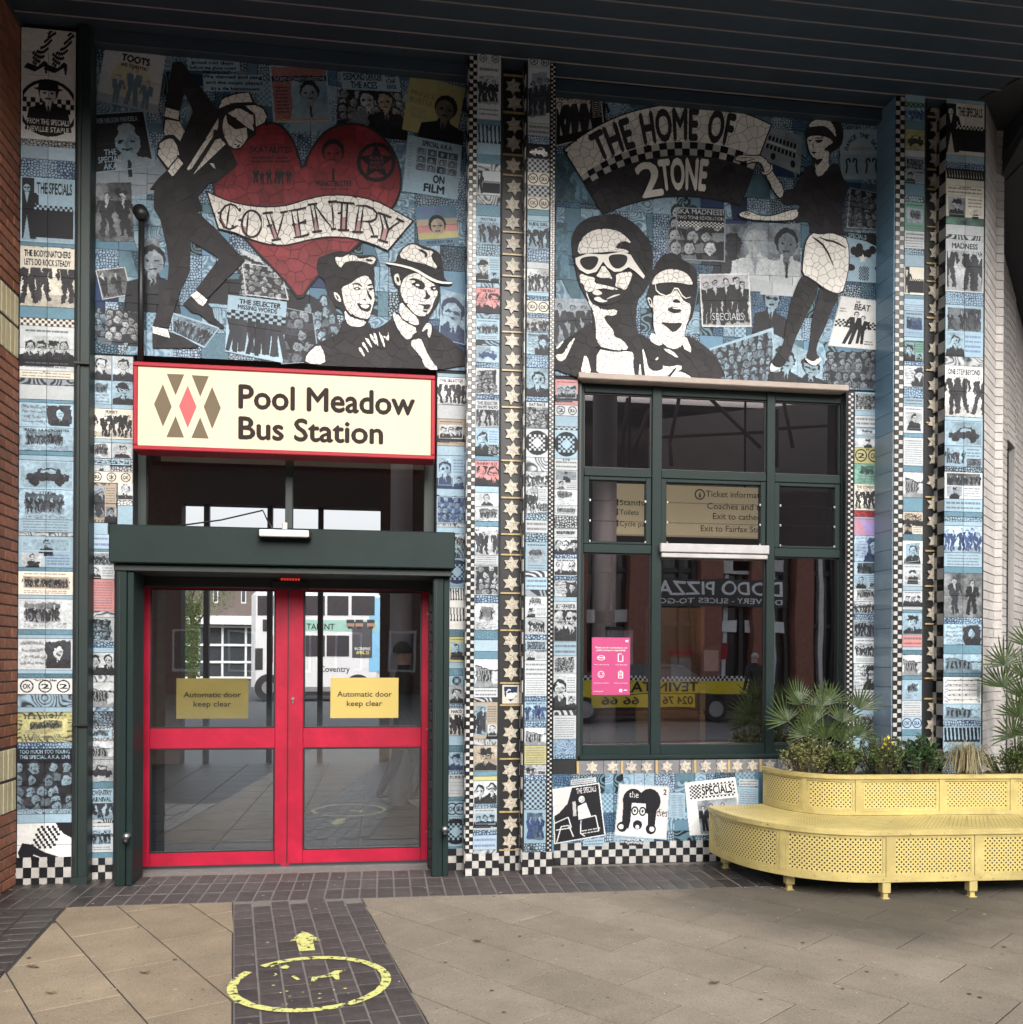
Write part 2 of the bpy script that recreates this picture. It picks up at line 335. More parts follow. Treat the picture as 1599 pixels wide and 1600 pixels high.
class Pic:                                          # one picture: unit square (0,0 top left) mapped on four texel corners
    def __init__(s, P, q): s.P = P; s.q = [np.array(c, float) for c in q]; s.W = np.linalg.norm(s.q[1]-s.q[0]); s.H = np.linalg.norm(s.q[3]-s.q[0]); s.as_ = s.W/max(s.H, 1)
    def m(s, x, y): a, b, c, d = s.q; return a*(1-x)*(1-y)+b*x*(1-y)+c*x*y+d*(1-x)*y
    def poly(s, pts, col, pat=None, c2=None, al=1): s.P.fill([s.m(*p) for p in pts], col, pat, c2, al)
    def rect(s, x0, y0, x1, y1, col, pat=None, c2=None, al=1): s.poly([(x0, y0), (x1, y0), (x1, y1), (x0, y1)], col, pat, c2, al)
    def ell(s, x, y, r, ry, col, n=12, al=1): s.poly([(x+r*math.cos(t*2*math.pi/n), y+ry*math.sin(t*2*math.pi/n)) for t in range(n)], col, al=al)
    def line(s, pts, w, col):
        for a, b in zip(pts, pts[1:]):
            dx, dy = (b[0]-a[0])*s.as_, b[1]-a[1]; L = math.hypot(dx, dy) or 1; nx, ny = -dy/L*w/2/s.as_, dx/L*w/2
            s.poly([(a[0]+nx, a[1]+ny), (b[0]+nx, b[1]+ny), (b[0]-nx, b[1]-ny), (a[0]-nx, a[1]-ny)], col)
    def text(s, t, x, y, w, h, col, bold=.02, arc=0):    # x,y = top left
        V, Fc, tw, a, b = glyphs(t, bold)
        M_ = []
        for gx, gy in V:
            u = gx/tw; M_.append(s.m(x+w*u, y+h*(1-gy)+arc*(2*u-1)**2))
        for f in Fc: s.P.fill([M_[i] for i in f], col)
    def frame(s, w, col):
        h = w*s.as_; s.rect(0, 0, 1, h, col); s.rect(0, 1-h, 1, 1, col); s.rect(0, 0, w, 1, col); s.rect(1-w, 0, 1, 1, col)
    def lines(s, x0, y0, x1, y1, n, col):
        for i in range(n):
            y = y0+(y1-y0)*(i+.3)/n; x = x0
            while x < x1-.03:
                l = min(random.uniform(.04, .14), x1-x); s.rect(x, y, x+l*.85, y+(y1-y0)/n*.4, col, al=.75); x += l
    def head(s, x, y, r, lo, hi, hair=None, hat=False, glasses=None):
        rx = r/s.as_; hair = lo if hair is None else hair
        s.ell(x, y-.12*r, rx*1.02, r*1.1, hair); s.ell(x+random.uniform(-.1, .1)*rx, y+.14*r, rx*.8, r*.93, hi, al=.95)
        s.ell(x+rx*.35, y+.3*r, rx*.42, r*.7, hi*.62, al=.7)
        g = random.random() < .12 if glasses is None else glasses
        for d in (-.36, .36): s.ell(x+d*rx, y+.06*r, rx*(.3 if g else .17), r*(.19 if g else .1), lo, 8)
        if g: s.rect(x-.4*rx, y-.02*r, x+.4*rx, y+.06*r, lo)
        s.rect(x-.06*rx, y+.1*r, x+.1*rx, y+.42*r, hi*.6); s.rect(x-.28*rx, y+.58*r, x+.28*rx, y+.7*r, lo*1.3)
        if hat: s.poly([(x-rx*1.5, y-.35*r), (x-rx, y-.5*r), (x-rx*.9, y-1.2*r), (x+rx*.9, y-1.2*r), (x+rx, y-.5*r), (x+rx*1.5, y-.35*r), (x+rx, y-.2*r), (x-rx, y-.2*r)], lo if hat is True else hat)
    def bust(s, x, y, r, lo, hi, coat=None, **k):
        rx = r/s.as_; coat = lo if coat is None else coat
        s.poly([(x-.4*rx, y+.7*r), (x+.4*rx, y+.7*r), (x+.6*rx, y+1.25*r), (x+1.9*rx, y+1.7*r), (x+2.3*rx, y+4*r), (x-2.3*rx, y+4*r), (x-1.9*rx, y+1.7*r), (x-.6*rx, y+1.25*r)], coat)
        s.poly([(x-.38*rx, y+.6*r), (x+.38*rx, y+.6*r), (x+.3*rx, y+1.3*r), (x, y+2.4*r), (x-.3*rx, y+1.3*r)], hi*.85)
        s.poly([(x-.1*rx, y+1.4*r), (x+.1*rx, y+1.4*r), (x+.13*rx, y+2.6*r), (x-.1*rx, y+2.6*r)], lo)
        s.head(x, y, r, lo, hi, **k)
    def stand(s, x, y, h, lo, hi, coat=None, lean=0):      # x centre, y feet
        a = 1/s.as_; coat = lo if coat is None else coat; w = h*.13*a; q = random.uniform
        sp = q(.2, 1.2); hx = x+lean*h*a
        s.poly([(hx-w*.8, y-h*.52), (hx+w*.1, y-h*.52), (x-w*sp*.6, y), (x-w*sp-w*.5, y)], coat); s.poly([(hx-w*.1, y-h*.52), (hx+w*.8, y-h*.52), (x+w*sp+w*.5, y), (x+w*sp*.6, y)], coat)
        s.poly([(hx-w*1.25, y-h*.82), (hx+w*1.25, y-h*.82), (hx+w*.95, y-h*.48), (hx-w*.95, y-h*.48)], coat)
        s.poly([(hx-w*.3, y-h*.83), (hx+w*.3, y-h*.83), (hx, y-h*.62)], hi)
        for d in (-1, 1):
            e = q(.9, 2.0); s.poly([(hx+d*w*1.0, y-h*.82), (hx+d*w*1.5, y-h*.78), (hx+d*w*e*1.1, y-h*q(.45, .62)), (hx+d*w*e*.8, y-h*.5)], coat)
        s.head(hx, y-h*.91, h*.075, lo, hi)
    def band(s, n, lo, hi, bg=None, ground=True):
        if bg is not None: s.rect(0, 0, 1, 1, bg)
        if ground: s.rect(0, .8, 1, 1, hi*.6)
        for i in range(n):
            x = (i+.5)/n+random.uniform(-.3, .3)/n; s.stand(x, random.uniform(.9, .98), random.uniform(.72, .86), lo*random.uniform(.8, 2.5), hi, lean=random.uniform(-.06, .06))
    def crowd(s, r, lo, hi, y0=.1):
        s.rect(0, 0, 1, 1, lo); y = y0
        while y < 1.0:
            x = random.uniform(-.5, .5)*r/s.as_
            while x < 1:
                c = hi*random.uniform(.5, 1.05); s.poly([(x-r*1.4/s.as_, y+2.4*r), (x-r*1.1/s.as_, y+1.1*r), (x+1.1*r/s.as_, y+1.1*r), (x+1.4*r/s.as_, y+2.4*r)], lo*random.uniform(1, 3)+random.choice((0, .25))*hi); s.head(x, y, r*random.uniform(.8, 1.05), lo*random.uniform(.8, 3), c); x += r*2.2/s.as_*random.uniform(.7, 1.6)
            y += r*random.uniform(1.2, 2.2)
    def check(s, x0, y0, x1, y1, nx, ny, a, b):
        s.rect(x0, y0, x1, y1, b)
        for i in range(nx):
            for j in range(ny):
                if (i+j) % 2 == 0: s.rect(x0+(x1-x0)*i/nx, y0+(y1-y0)*j/ny, x0+(x1-x0)*(i+1)/nx, y0+(y1-y0)*(j+1)/ny, a)
    def star(s, x, y, r, col, n=5, q=.42, rot=0):
        s.poly([(x+math.sin(rot+i*math.pi/n)*r*(1 if i % 2 == 0 else q)/s.as_, y-math.cos(rot+i*math.pi/n)*r*(1 if i % 2 == 0 else q)) for i in range(2*n)], col)
SCH = {'B': ('dk', 'lb'), 'W': ('bk', 'w'), 'G': ('dk', 'lg'), 'C': ('bk', 'cr'), 'Y': ('dk', 'yl'), 'P': ('dk', 'pk'), 'N': ('nv', 'lb'), 'S': ('dk', 'sp'), 'T': ('tl', 'tb'), 'D': ('dk', 'gy'), 'R': ('dr', 'rd'), 'E': ('dk', 'gn'), 'L': ('nv', 'pb'), 'U': ('pu', 'pk'), 'K': ('w', 'bk')}
def picture(p, kind, sch, txt=''):
    lo, hi = (C[k] for k in SCH[sch]); R = random.uniform; a = p.as_; tl = txt.split('|') if txt else []
    if kind in ('leop', 'worm', 'zebra', 'swirl', 'wood', 'dots'):
        p.rect(0, 0, 1, 1, lo*1.2+.004 if kind == 'leop' else lo*2+.01, kind, hi); return
    p.rect(0, 0, 1, 1, hi)
    if kind == 'plain': return
    if kind == 'band':
        if sch in 'BGSN': p.rect(0, 0, 1, .8, hi*.55, 'wood', hi*1.1)
        p.band(max(3, int(4.2*a)), lo, hi, None)
    elif kind == 'crowd': p.crowd(R(.08, .13), lo, hi*.85)
    elif kind == 'dark': p.rect(0, 0, 1, 1, lo); p.rect(0, 0, 1, 1, lo, 'wood', hi*.5); p.band(max(2, int(3*a)), lo*.8, hi*.8, None, False)
    elif kind == 'heads':
        p.rect(0, 0, 1, 1, hi, 'wood', hi*1.1); n = max(2, int(a*2.2)); [p.bust((i+.5)/n, R(.36, .48), .21, lo, hi*.95, glasses=i % 3 == 1, hat=i % 4 == 2) for i in range(n)]
    elif kind == 'bust': p.rect(0, 0, 1, 1, hi*R(.3, 1.1), 'wood', hi*.9); p.bust(.5, .4, .23, lo, hi, hat=random.random() < .4)
    elif kind == 'inset':
        x0, x1 = R(.08, .25), R(.7, .92); y1 = R(.55, .85); p.rect(x0, .15, x1, y1, hi*.5, 'wood', lo*2)
        q = Pic(p.P, [p.m(x0, .15), p.m(x1, .15), p.m(x1, y1), p.m(x0, y1)]); q.band(max(2, int(3*q.as_)), lo, hi*.95, None); p.lines(.1, y1+.05, .9, .97, 3, lo*4+.05)
    elif kind == 'doc': p.lines(.08, .08, .92, .95, max(4, int(9/a)), lo*4+.06)
    elif kind == 'docpic':
        p.lines(.06, .08, .5, .9, max(4, int(8/a)), lo*4+.05); q = Pic(p.P, [p.m(.5, .12), p.m(.95, .08), p.m(.97, .85), p.m(.52, .9)]); q.rect(0, 0, 1, 1, lo*2); q.bust(.5, .4, .24, lo, hi)
    elif kind == 'logos':
        n = max(2, int(a*1.1)); 
        for i in range(n): x = (i+.5)/n; p.ell(x, .5, .4/a, .4, lo, 18); p.ell(x, .5, .33/a, .33, hi, 18); p.text(random.choice(['SKA', '2', 'OK']), x-.22/a, .36, .44/a, .3, lo, .03)
    elif kind == 'roundel': p.ell(.5, .5, .43/a, .43, lo, 20); p.check(.5-.28/a, .22, .5+.28/a, .78, 7, 7, hi, lo); p.ell(.5, .5, .16/a, .16, hi, 12)
    elif kind == 'build':
        p.rect(0, .0, 1, .35, hi*1.1); p.poly([(.05, .25), (.75, .4), (.75, .85), (.05, .9)], hi*.45)
        for i in range(6): p.rect(.09+i*.11, .4, .14+i*.11, .8, lo)
        p.line([(.05, .25), (.75, .4), (1, .42)], .04, lo); p.rect(0, .85, 1, 1, hi*.5)
    elif kind == 'car':
        p.rect(0, 0, 1, 1, hi*.9, 'wood', hi*.5); p.poly([(.1, .7), (.12, .5), (.28, .45), (.38, .28), (.72, .28), (.8, .48), (.9, .52), (.9, .72)], lo*1.5); [p.ell(x, .72, .09, .1*a*.9, lo) for x in (.28, .74)]; p.rect(.4, .33, .68, .45, hi*.8)
    elif kind == 'lines': p.lines(.05, .12, .95, .9, max(2, int(4/a)), lo*3+.04)
    elif kind == 'legs':
        for i in range(int(5*a)+2): x = (i+.5)/(int(5*a)+2); p.poly([(x-.04, 0), (x+.03, 0), (x+.05, .55), (x-.0, .55)], lo); p.poly([(x-.02, .52), (x+.06, .52), (x+.1, .62), (x-.03, .6)], lo)
    elif kind == 'shoe':
        p.poly([(.22, .52), (.38, .04), (.62, .02), (.66, .25), (.5, .62)], hi); p.rect(0, 0, 0, 0, lo)
        for i in range(9):
            for j in range(9):
                if (i+j) % 2: x, y = .24+j*.05+(8-i)*.018, .06+i*.058; p.rect(x, y, x+.05, y+.058, lo)
        p.poly([(.02, .66), (.1, .45), (.25, .48), (.5, .66), (.78, .78), (.8, .9), (.55, .92), (.3, .82), (.2, .85), (.05, .78)], lo); p.poly([(.7, 0), (1, 0), (1, .35), (.85, .25)], lo); p.line([(.3, .72), (.5, .82), (.7, .85)], .025, hi)
    elif kind == 'heel':
        for k in (0, .36):
            for i in range(12):
                for j in range(6):
                    if (i+j) % 2: x, y = .2+k+i*.035, .78-i*.055-j*.05+.1*math.sin(i*.4); p.poly([(x, y), (x+.04, y-.05), (x+.055, y), (x+.015, y+.05)], lo)
            p.poly([(.05+k, .86), (.12+k, .75), (.3+k, .82), (.42+k, .68), (.48+k, .72), (.47+k, .95), (.44+k, .95), (.42+k, .8), (.25+k, .93)], lo)
    elif kind == 'portholes': p.ell(.5, .5, .45/a, .45, lo, 24); p.ell(.5, .5, .40/a, .40, hi, 24); p.check(.02, .35, .98, .58, 12, 3, lo, hi); p.bust(.5, .26, .15, lo, hi, hat=True); p.poly([(.12, .66), (.88, .66), (.78, .82), (.5, .93), (.22, .82)], lo)
    elif kind == 'poster':                                # man at left, title, checker band, dark lower half
        p.rect(.25, .5, 1, .92, lo); p.rect(0, .02, .25, .98, lo*1.4); p.rect(.02, .5, .24, .98, hi*.8); p.stand(.12, .95, .86, lo, hi); p.check(.25, .43, 1, .5, 16, 2, lo, hi)
    elif kind == 'cover': p.band(max(3, int(4*a)), lo, hi, None)
    elif kind == 'swan':
        p.poly([(.1, .1), (.9, .1), (.85, .6), (.5, .9), (.15, .6)], C['nv']); p.ell(.5, .6, .28, .18, C['w']); p.line([(.32, .6), (.25, .4), (.38, .25), (.5, .3)], .07, C['w']); p.ell(.75, .5, .16, .1, C['w'])
    elif kind == 'sheet':
        for k in range(5): y = .1+.18*k; [p.line([(.08, y+.02*j), (.92, y+.02*j)], .006, lo*5+.1) for j in range(4)]; [p.ell(random.uniform(.1, .9), y+R(0, .06), .015, .015, lo, 6) for _ in range(12)]
        p.rect(0, 0, .12, 1, C['pu']*1.5, 'swirl', hi); p.rect(.88, 0, 1, 1, hi, 'swirl', C['mb'])
    elif kind == 'wide': p.rect(0, 0, 1, 1, lo)
    if kind in ('band', 'crowd', 'dark', 'heads', 'bust', 'inset', 'docpic', 'build', 'car', 'cover'): photo(p)
    tc = hi if kind in ('wide',) else lo
    pos = {'wide': (.04, .08), 'portholes': (.12, .68), 'poster': (.3, .08)}.get(kind, (.08, .07))
    y = pos[1]; tcol = hi if kind in ('wide', 'portholes') else tc
    hh = {'wide': .26, 'portholes': .08, 'poster': .11}.get(kind, .10)
    for t in tl:
        big = t.startswith('^'); t = t.lstrip('^'); h = hh*(1.5 if big else 1); w = min(1-2*pos[0] if kind != 'poster' else .64, len(t)*h*.75/a)
        if kind == 'portholes': p.text(t, .5-w/2, y, w, h, tcol, .04)
        elif kind == 'poster': p.text(t, pos[0], y, w, h, tcol, .03)
        else:
            if kind in ('band', 'heads', 'crowd', 'bust', 'cover'): p.rect(0, y-.04, 1, y+h+.04, hi)
            p.text(t, .5-w/2, y, w, h, tcol, .03)
        y += h*1.45
    if sch in 'BGWNSDC' and kind not in ('plain', 'doc', 'lines') and random.random() < .35: p.frame(.03, hi*1.1)

def photo(p, amt=1.0):                                # break flat drawing up into print grain and uneven tone
    P = p.P; q = np.array(p.q); x0 = max(0, int(q[:, 0].min())); x1 = min(P.w, int(q[:, 0].max())+1); y0 = max(0, int(q[:, 1].min())); y1 = min(P.h, int(q[:, 1].max())+1); h, w = y1-y0, x1-x0
    if h < 6 or w < 6: return
    sub = P.a[y0:y1, x0:x1].copy(); dx = (noise2(h, w, 7, octs=2)-.5)*8*amt; dy = (noise2(h, w, 7, octs=2)-.5)*8*amt; YY, XX = np.mgrid[0:h, 0:w]
    wv = sub[np.clip((YY+dy).astype(int), 0, h-1), np.clip((XX+dx).astype(int), 0, w-1)]
    gr_ = .55+.9*noise2(h, w, 4.5, octs=3); big = .65+.7*noise2(h, w, max(10, w/2.5), octs=2); m_ = wv.mean(); wv = wv*(gr_*big)[..., None]**(.9*amt)+ (.10*m_*amt)*(noise2(h, w, 4, octs=2))[..., None]
    gx = (np.arange(x0, x1)+.5)[None]; gy = (np.arange(y0, y1)+.5)[:, None]; ins = np.zeros((h, w), bool)
    for i in range(4):
        ax, ay = q[i]; bx, by = q[(i+1) % 4]
        if ay != by: ins ^= ((ay > gy) != (by > gy)) & (gx < (bx-ax)*(gy-ay)/(by-ay)+ax)
    P.a[y0:y1, x0:x1][ins] = wv[ins]
def collage(p, kind, sch):                            # a sheet with one or two smaller prints, a caption and rules
    lo, hi = (C[k] for k in SCH[sch]); R = random.uniform; a = p.as_; p.rect(0, 0, 1, 1, hi*R(.8, 1.15)); v = random.random()
    def sub(x0, y0, x1, y1, kd, t=0): q = Pic(p.P, [p.m(x0, y0+t), p.m(x1, y0-t), p.m(x1-t, y1-t), p.m(x0-t, y1+t)]); picture(q, kd, random.choice([sch, 'G', 'D', 'B' if sch != 'C' else 'S'])); return q
    if random.random() < .3: p.rect(0, 0, 1, 1, lo*2, random.choice(['leop', 'swirl']), hi)
    if v < .35: sub(.08, .22, .92, .74, kind, R(-.02, .02)); p.lines(.1, .06, .9, .17, 1, lo*2); p.lines(.1, .79, .9, .95, 2, lo*4+.04)
    elif v < .6: sub(.05, .08, .52, .9, random.choice(['bust', 'band'])); p.rect(.55, .06, .97, .94, hi); p.lines(.58, .1, .95, .55, max(3, int(5/a)), lo*3+.04); sub(.6, .6, .95, .92, random.choice(['bust', 'crowd']))
    elif v < .8: sub(.06, .06, .94, .5, kind); sub(.06, .54, .46, .95, 'bust'); p.lines(.52, .56, .94, .93, 4, lo*3+.04)
    else: sub(.14, .1, .86, .9, kind, R(-.04, .04)); p.frame(.02, hi)
TILES = {}
def strip(pan, u0, u1, segs, y0, cols=1, mode=None):
    """segs: (bottom row, kind, scheme, text). draws every picture and remembers the tile rectangles"""
    um = (u0+u1)/2; Xa, Xb = onY(u0, (y0+900)/2, pan.Y)[0], onY(u1, (y0+900)/2, pan.Y)[0]; L = TILES.setdefault(pan.name, [])
    top = y0
    for sg in segs:
        yb, kind, sch = sg[:3]; txt = sg[3] if len(sg) > 3 else ''
        Za, Zb = onY(um, top, pan.Y)[1], onY(um, yb, pan.Y)[1]
        q = [pan.m2t(Xa, Za), pan.m2t(Xb, Za), pan.m2t(Xb, Zb), pan.m2t(Xa, Zb)]
        if kind != 'skip':
            pc = Pic(pan, q)
            if kind == 'duo': picture(Pic(pan, [q[0], pc.m(.48, 0), pc.m(.48, 1), q[3]]), random.choice(['bust', 'band', 'inset']), sch); picture(Pic(pan, [pc.m(.52, 0), q[1], q[2], pc.m(.52, 1)]), 'bust', sch); pc.rect(.48, 0, .52, 1, C['lb'])
            elif kind in ('band', 'crowd', 'heads', 'bust', 'inset', 'dark') and not txt and random.random() < .62: collage(pc, kind, sch)
            else: picture(pc, kind, sch, txt)
            nr = max(1, round((Za-Zb)/.19))
            for i in range(nr):
                for j in range(cols):
                    L.append((Xa+(Xb-Xa)*j/cols, Xa+(Xb-Xa)*(j+1)/cols, Zb+(Za-Zb)*i/nr, Zb+(Za-Zb)*(i+1)/nr))
        top = yb
def S(s):                                                  # compact segment notation: "y kind scheme text;..."
    out = []
    for t in s.replace('\n', ' ').split(';'):
        t = t.strip()
        if t: q = t.split(' ', 3); out.append((float(q[0]), q[1], q[2], q[3] if len(q) > 3 else ''))
    return out
PL = {}
def panel(*a, **k): p = Panel(*a, **k); PL[p.name] = p; return p
# the tiled strips, read from the photograph row by row
pA = panel('A', -.1, 31, 44, 118, 1395); strip(pA, 31.5, 117, S("""119 heel W 2;219 portholes W FROM THE SPECIALS|NEVILLE STAPLE;229 leop G;250 plain L;278 leop N;380 poster B ^THE SPECIALS;386 wood T;
 480 band C THE BODYSNATCHERS|LET'S DO ROCK STEADY;498 wood T;510 dots C;580 heads G;592 lines C THE SELECTER;602 zebra D;625 plain G;630 zebra T;668 docpic B;705 inset B SPATIAL A.K.A. ORCHESTRA;712 zebra T;720 plain B;
 765 car B;812 inset B 2 TONE;832 doc B;838 swirl G;887 bust N;893 zebra T;930 band C;936 plain B;984 inset G;992 zebra T;998 plain B;1047 docpic G;1053 plain B;1060 leop T;1085 logos W The 2 Tone Village;
 1105 swirl B;1113 plain B;1160 inset Y;1170 leop N;1192 wide B TOO MUCH TOO YOUNG|THE SPECIAL A.K.A. LIVE;1264 crowd B;1272 worm B;1286 plain B;1355 shoe W"""), 46, 2)
pC = panel('C', 0, 138, 553, 212, 1392); strip(pC, 141, 208, S("""595 duo G;632 duo B;639 plain B;686 band C FUNKY;692 plain B;717 duo G;737 heads G;755 logos C"""), 556, 2)
strip(pC, 141, 183, S("817 band S"), 755); strip(pC, 184, 208, S("782 bust G BOY;790 leop W;822 plain B"), 755)
strip(pC, 141, 169, S("835 plain B"), 817)
strip(pC, 139, 180, S("""858 lines L;862 zebra T;905 band G;955 doc P;965 swirl G;1003 crowd G;1012 leop N;1020 plain N;1055 heads G;1066 swirl G;1105 build G;1112 swirl L;1135 crowd B;1158 inset G;1187 build G;1222 car G;1232 zebra T;
 1280 band B ^COVENTRY|^CARNIVAL;1286 zebra G;1332 band G;1350 wood T"""), 835)
pD = panel('D', 0, 680, 580, 729, 1366); strip(pD, 683, 727, S("""590 plain B;633 band W THE SELECTER;655 plain G;697 heads S;712 plain B;764 band N;776 plain B;818 crowd N;824 swirl G;834 plain B"""), 584)
strip(pD, 703, 727, S("""872 band B;916 roundel N;920 plain B;950 legs W 2;984 legs W;995 leop T;1035 bust Y;1045 plain B;1056 zebra T;1072 roundel B;1100 bust G;1107 leop N;1150 band W MARCO;1165 plain B;1175 leop T;1203 bust N;1210 leop N;
 1245 doc G THE SPECIALS;1252 leop T;1276 logos B;1323 roundel B RUDE BOY;1330 wood T"""), 834)
pE = panel('E', -.2, 728, 80, 785, 1374); strip(pE, 744, 781.5, S("""99 logos G;187 band G;196 zebra T;242 legs B 2;256 swirl T;267 swirl G;305 poster G;320 swirl G;338 dots T;382 band B MAYTALS;400 leop B;442 bust B;450 swirl B;490 heads P THE BEAT;498 swirl B;
 532 band B;540 zebra B;567 car L;575 leop N;617 crowd G;625 leop N;668 band G THE SELECTER|ON MY RADIO;713 bust N;720 wood T;760 heads P PAIN IN MY BELLY;770 plain B;792 bust G;815 inset G;823 zebra T;868 band G;884 doc G;930 crowd G;
 942 leop N;985 inset G;1000 leop T;1018 plain L;1030 worm T;1075 build G;1090 lines G;1097 zebra G;1155 inset S;1165 swirl G;1205 bust S;1213 zebra T;1220 plain Y;1257 heads G;1263 leop N;1297 heads G;1305 leop N;1328 lines L;1338 swirl G"""), 84)
pG = panel('G', -.2, 820, 84, 868, 1374); strip(pG, 823.5, 858, S("""105 logos G;193 band G;213 lines G;226 leop L;248 car K;270 dots G;290 logos C;308 dots G;328 logos C;337 plain T;346 plain N;390 cover B RUDE GIRL;410 leop L;420 plain G;457 band G;463 plain B;470 leop N;490 logos C;
 497 leop N;520 band G;555 docpic B NEVILLE STAPLE;575 leop N;620 bust B;628 leop N;670 crowd G RAT RACE;715 roundel G;737 swirl G;760 band G;803 bust G;813 leop B;833 lines G;847 leop B;892 inset B;902 zebra G;922 lines B;932 zebra D;965 inset G;
 992 band G;1000 leop L;1032 crowd G;1060 lines G;1088 doc G;1096 leop N;1127 band N BODY RADIATION;1137 leop N;1165 build G;1195 doc Y;1212 inset G;1220 leop L;1265 dots B 2-TONE;1318 dark N;1338 leop B"""), 89)
pI = panel('I', .08, 864, 589, 906, 1190); strip(pI, 867, 903, S("""633 heads P;650 logos G;667 plain B;672 dots G;717 roundel B;735 lines G SELECTER;765 bust G;790 inset G;806 crowd G;826 leop G;840 band G;866 heads G;873 leop L;900 heads G THE PRIMITIVES;907 leop N;933 docpic G;940 plain B;1003 heads G AND THE REVOLUTION;
 1025 lines B;1052 crowd G;1110 inset G;1118 zebra G;1155 doc G;1180 worm N;1186 leop N"""), 593)
pK = panel('K', .08, 1322, 608, 1379, 1300); strip(pK, 1335.5, 1376, S("""617 plain B;642 crowd G;650 plain B;668 lines G;685 inset B;700 bust G;725 logos Y MAD;757 inset E;798 band C THE COVENTRY;808 crowd R;811 plain B;837 wood U;878 docpic L;899 dark L;920 crowd B;940 inset G Ed Pistols;960 band G;968 leop N;997 band D;1037 band G;
 1078 docpic G RIOT|ACT|THE KID;1105 doc G;1118 plain B;1150 crowd G;1175 roundel B;1300 leop N"""), 613)
pL = panel('L', -.2, 1394, 140, 1449, 1330); strip(pL, 1413, 1444, S("""160 plain B;168 dots E;189 band N;202 plain T;235 car Y;245 plain G;287 crowd D;306 plain T;316 leop B;361 inset E;377 lines G;389 lines G;398 leop B;417 plain B;461 poster C;467 swirl T;477 plain B;486 lines L;527 dark N;533 plain B;565 crowd E;572 leop N;605 docpic G;622 leop N;635 lines B;
 677 bust G;684 zebra T;728 doc G;738 zebra T;778 build G;800 worm T;835 heads C;845 leop T;882 bust W;916 bust G;923 plain B;953 heads G;958 plain T;992 bust B;1011 lines P;1016 plain B;1023 leop T;1056 build G;1062 zebra T;1095 inset B;1120 doc G;1140 logos L;1150 wood T;1330 crowd B"""), 144)
pN = panel('N', -.2, 1474, 146, 1542, 1330); strip(pN, 1477.5, 1537, S("""162 plain B;243 poster C ^THE SPECIALS;255 plain B;265 leop N;291 legs C;306 lines C The Bodysnatchers;340 heads C;352 wood E;368 plain G;375 zebra G;457 band G MADNESS;477 leop N;558 dark N;572 swirl G;652 band W ONE STEP BEYOND;658 plain B;697 car B;730 crowd B;738 leop B;780 dark G;800 lines B;808 zebra T;
 815 leop B;822 plain B;864 band L;886 doc B;896 wood T;965 dark G;975 leop N;1008 docpic B;1022 swirl T;1052 build B;1058 leop T;1100 sheet W;1125 build B;1135 leop L;1175 legs B;1330 leop B"""), 151, 2)
# ---- big murals and the low wall: patchwork ground plus tilted picture tiles
GROUND = [('leop', 'nv', 'pb'), ('leop', 'dk', 'pb'), ('leop', 'nv', 'lb'), ('swirl', 'pb', 'mb'), ('leop', 'nv', 'lb'), ('leop', 'dk', 'lb'), ('leop', 'nv', 'mb'), ('swirl', 'mb', 'lb'), ('swirl', 'pb', 'mb'), ('worm', 'tl', 'tb'), ('worm', 'mb', 'pb'), ('zebra', 'dk', 'tb'), ('wood', 'tl', 'tb'), ('wood', 'mb', 'tb'), ('dots', 'mb', 'lb'), (None, 'nv', 'nv'), (None, 'mb', 'mb'), ('leop', 'dk', 'mb'), ('swirl', 'tl', 'lb')]
PATCH = {}
def patchwork(pan, u0, v0, u1, v1, cell=.195, keep=None, seed=1):
    r = random.Random(seed); X0, X1 = onY(u0, 600, pan.Y)[0], onY(u1, 600, pan.Y)[0]; Zt = onY((u0+u1)/2, v0, pan.Y)[1]; Zb = onY((u0+u1)/2, v1, pan.Y)[1]
    nx = max(1, round((X1-X0)/cell)); nz = max(1, round((Zt-Zb)/cell)); out = []
    for i in range(nx):
        for j in range(nz):
            a, b = X0+(X1-X0)*i/nx, X0+(X1-X0)*(i+1)/nx; c, d = Zb+(Zt-Zb)*j/nz, Zb+(Zt-Zb)*(j+1)/nz; q = r.random()
            if q < .35: ps = [[(a, c), (b, c), (b, d), (a, d)]]
            elif q < .6: k = a+(b-a)*r.uniform(.35, .65); ps = [[(a, c), (k, c), (k, d), (a, d)], [(k, c), (b, c), (b, d), (k, d)]]
            elif q < .85: k = c+(d-c)*r.uniform(.35, .65); ps = [[(a, c), (b, c), (b, k), (a, k)], [(a, k), (b, k), (b, d), (a, d)]]
            else: k = r.uniform(.2, .8); k2 = r.uniform(.2, .8); ps = [[(a, c), (a+(b-a)*k, c), (a+(b-a)*k2, d), (a, d)], [(a+(b-a)*k, c), (b, c), (b, d), (a+(b-a)*k2, d)]]
            big = r.choice(GROUND)
            for p in ps:
                g = big if r.random() < .55 else r.choice(GROUND); pan.fill([pan.m2t(*t) for t in p], C[g[1]], g[0], C[g[2]]*r.uniform(.8, 1.1)) if g[0] else pan.fill([pan.m2t(*t) for t in p], C[g[1]]*r.uniform(.8, 1.5)); out.append(p)
    PATCH[pan.name] = out
FRM = {'0': (0, 0, 1), 'z1': (0, 0, 3.634), 'z2': (400, 60, 3.634), 'z3': (820, 60, 3.9975), 'z4': (1160, 60, 3.634), 'z5': (0, 400, 3.634), 'z7': (820, 320, 3.9975), 'j': (800, 1160, 3.634), 'a': (230, 90, 7.614), 'b': (230, 280, 5.714),
       'c': (470, 370, 6.15), 'd': (320, 290, 4.703), 'e': (865, 330, 5.711), 'f': (1130, 160, 6.15), 'g': (1130, 350, 6.15), 'h': (870, 150, 4.703)}
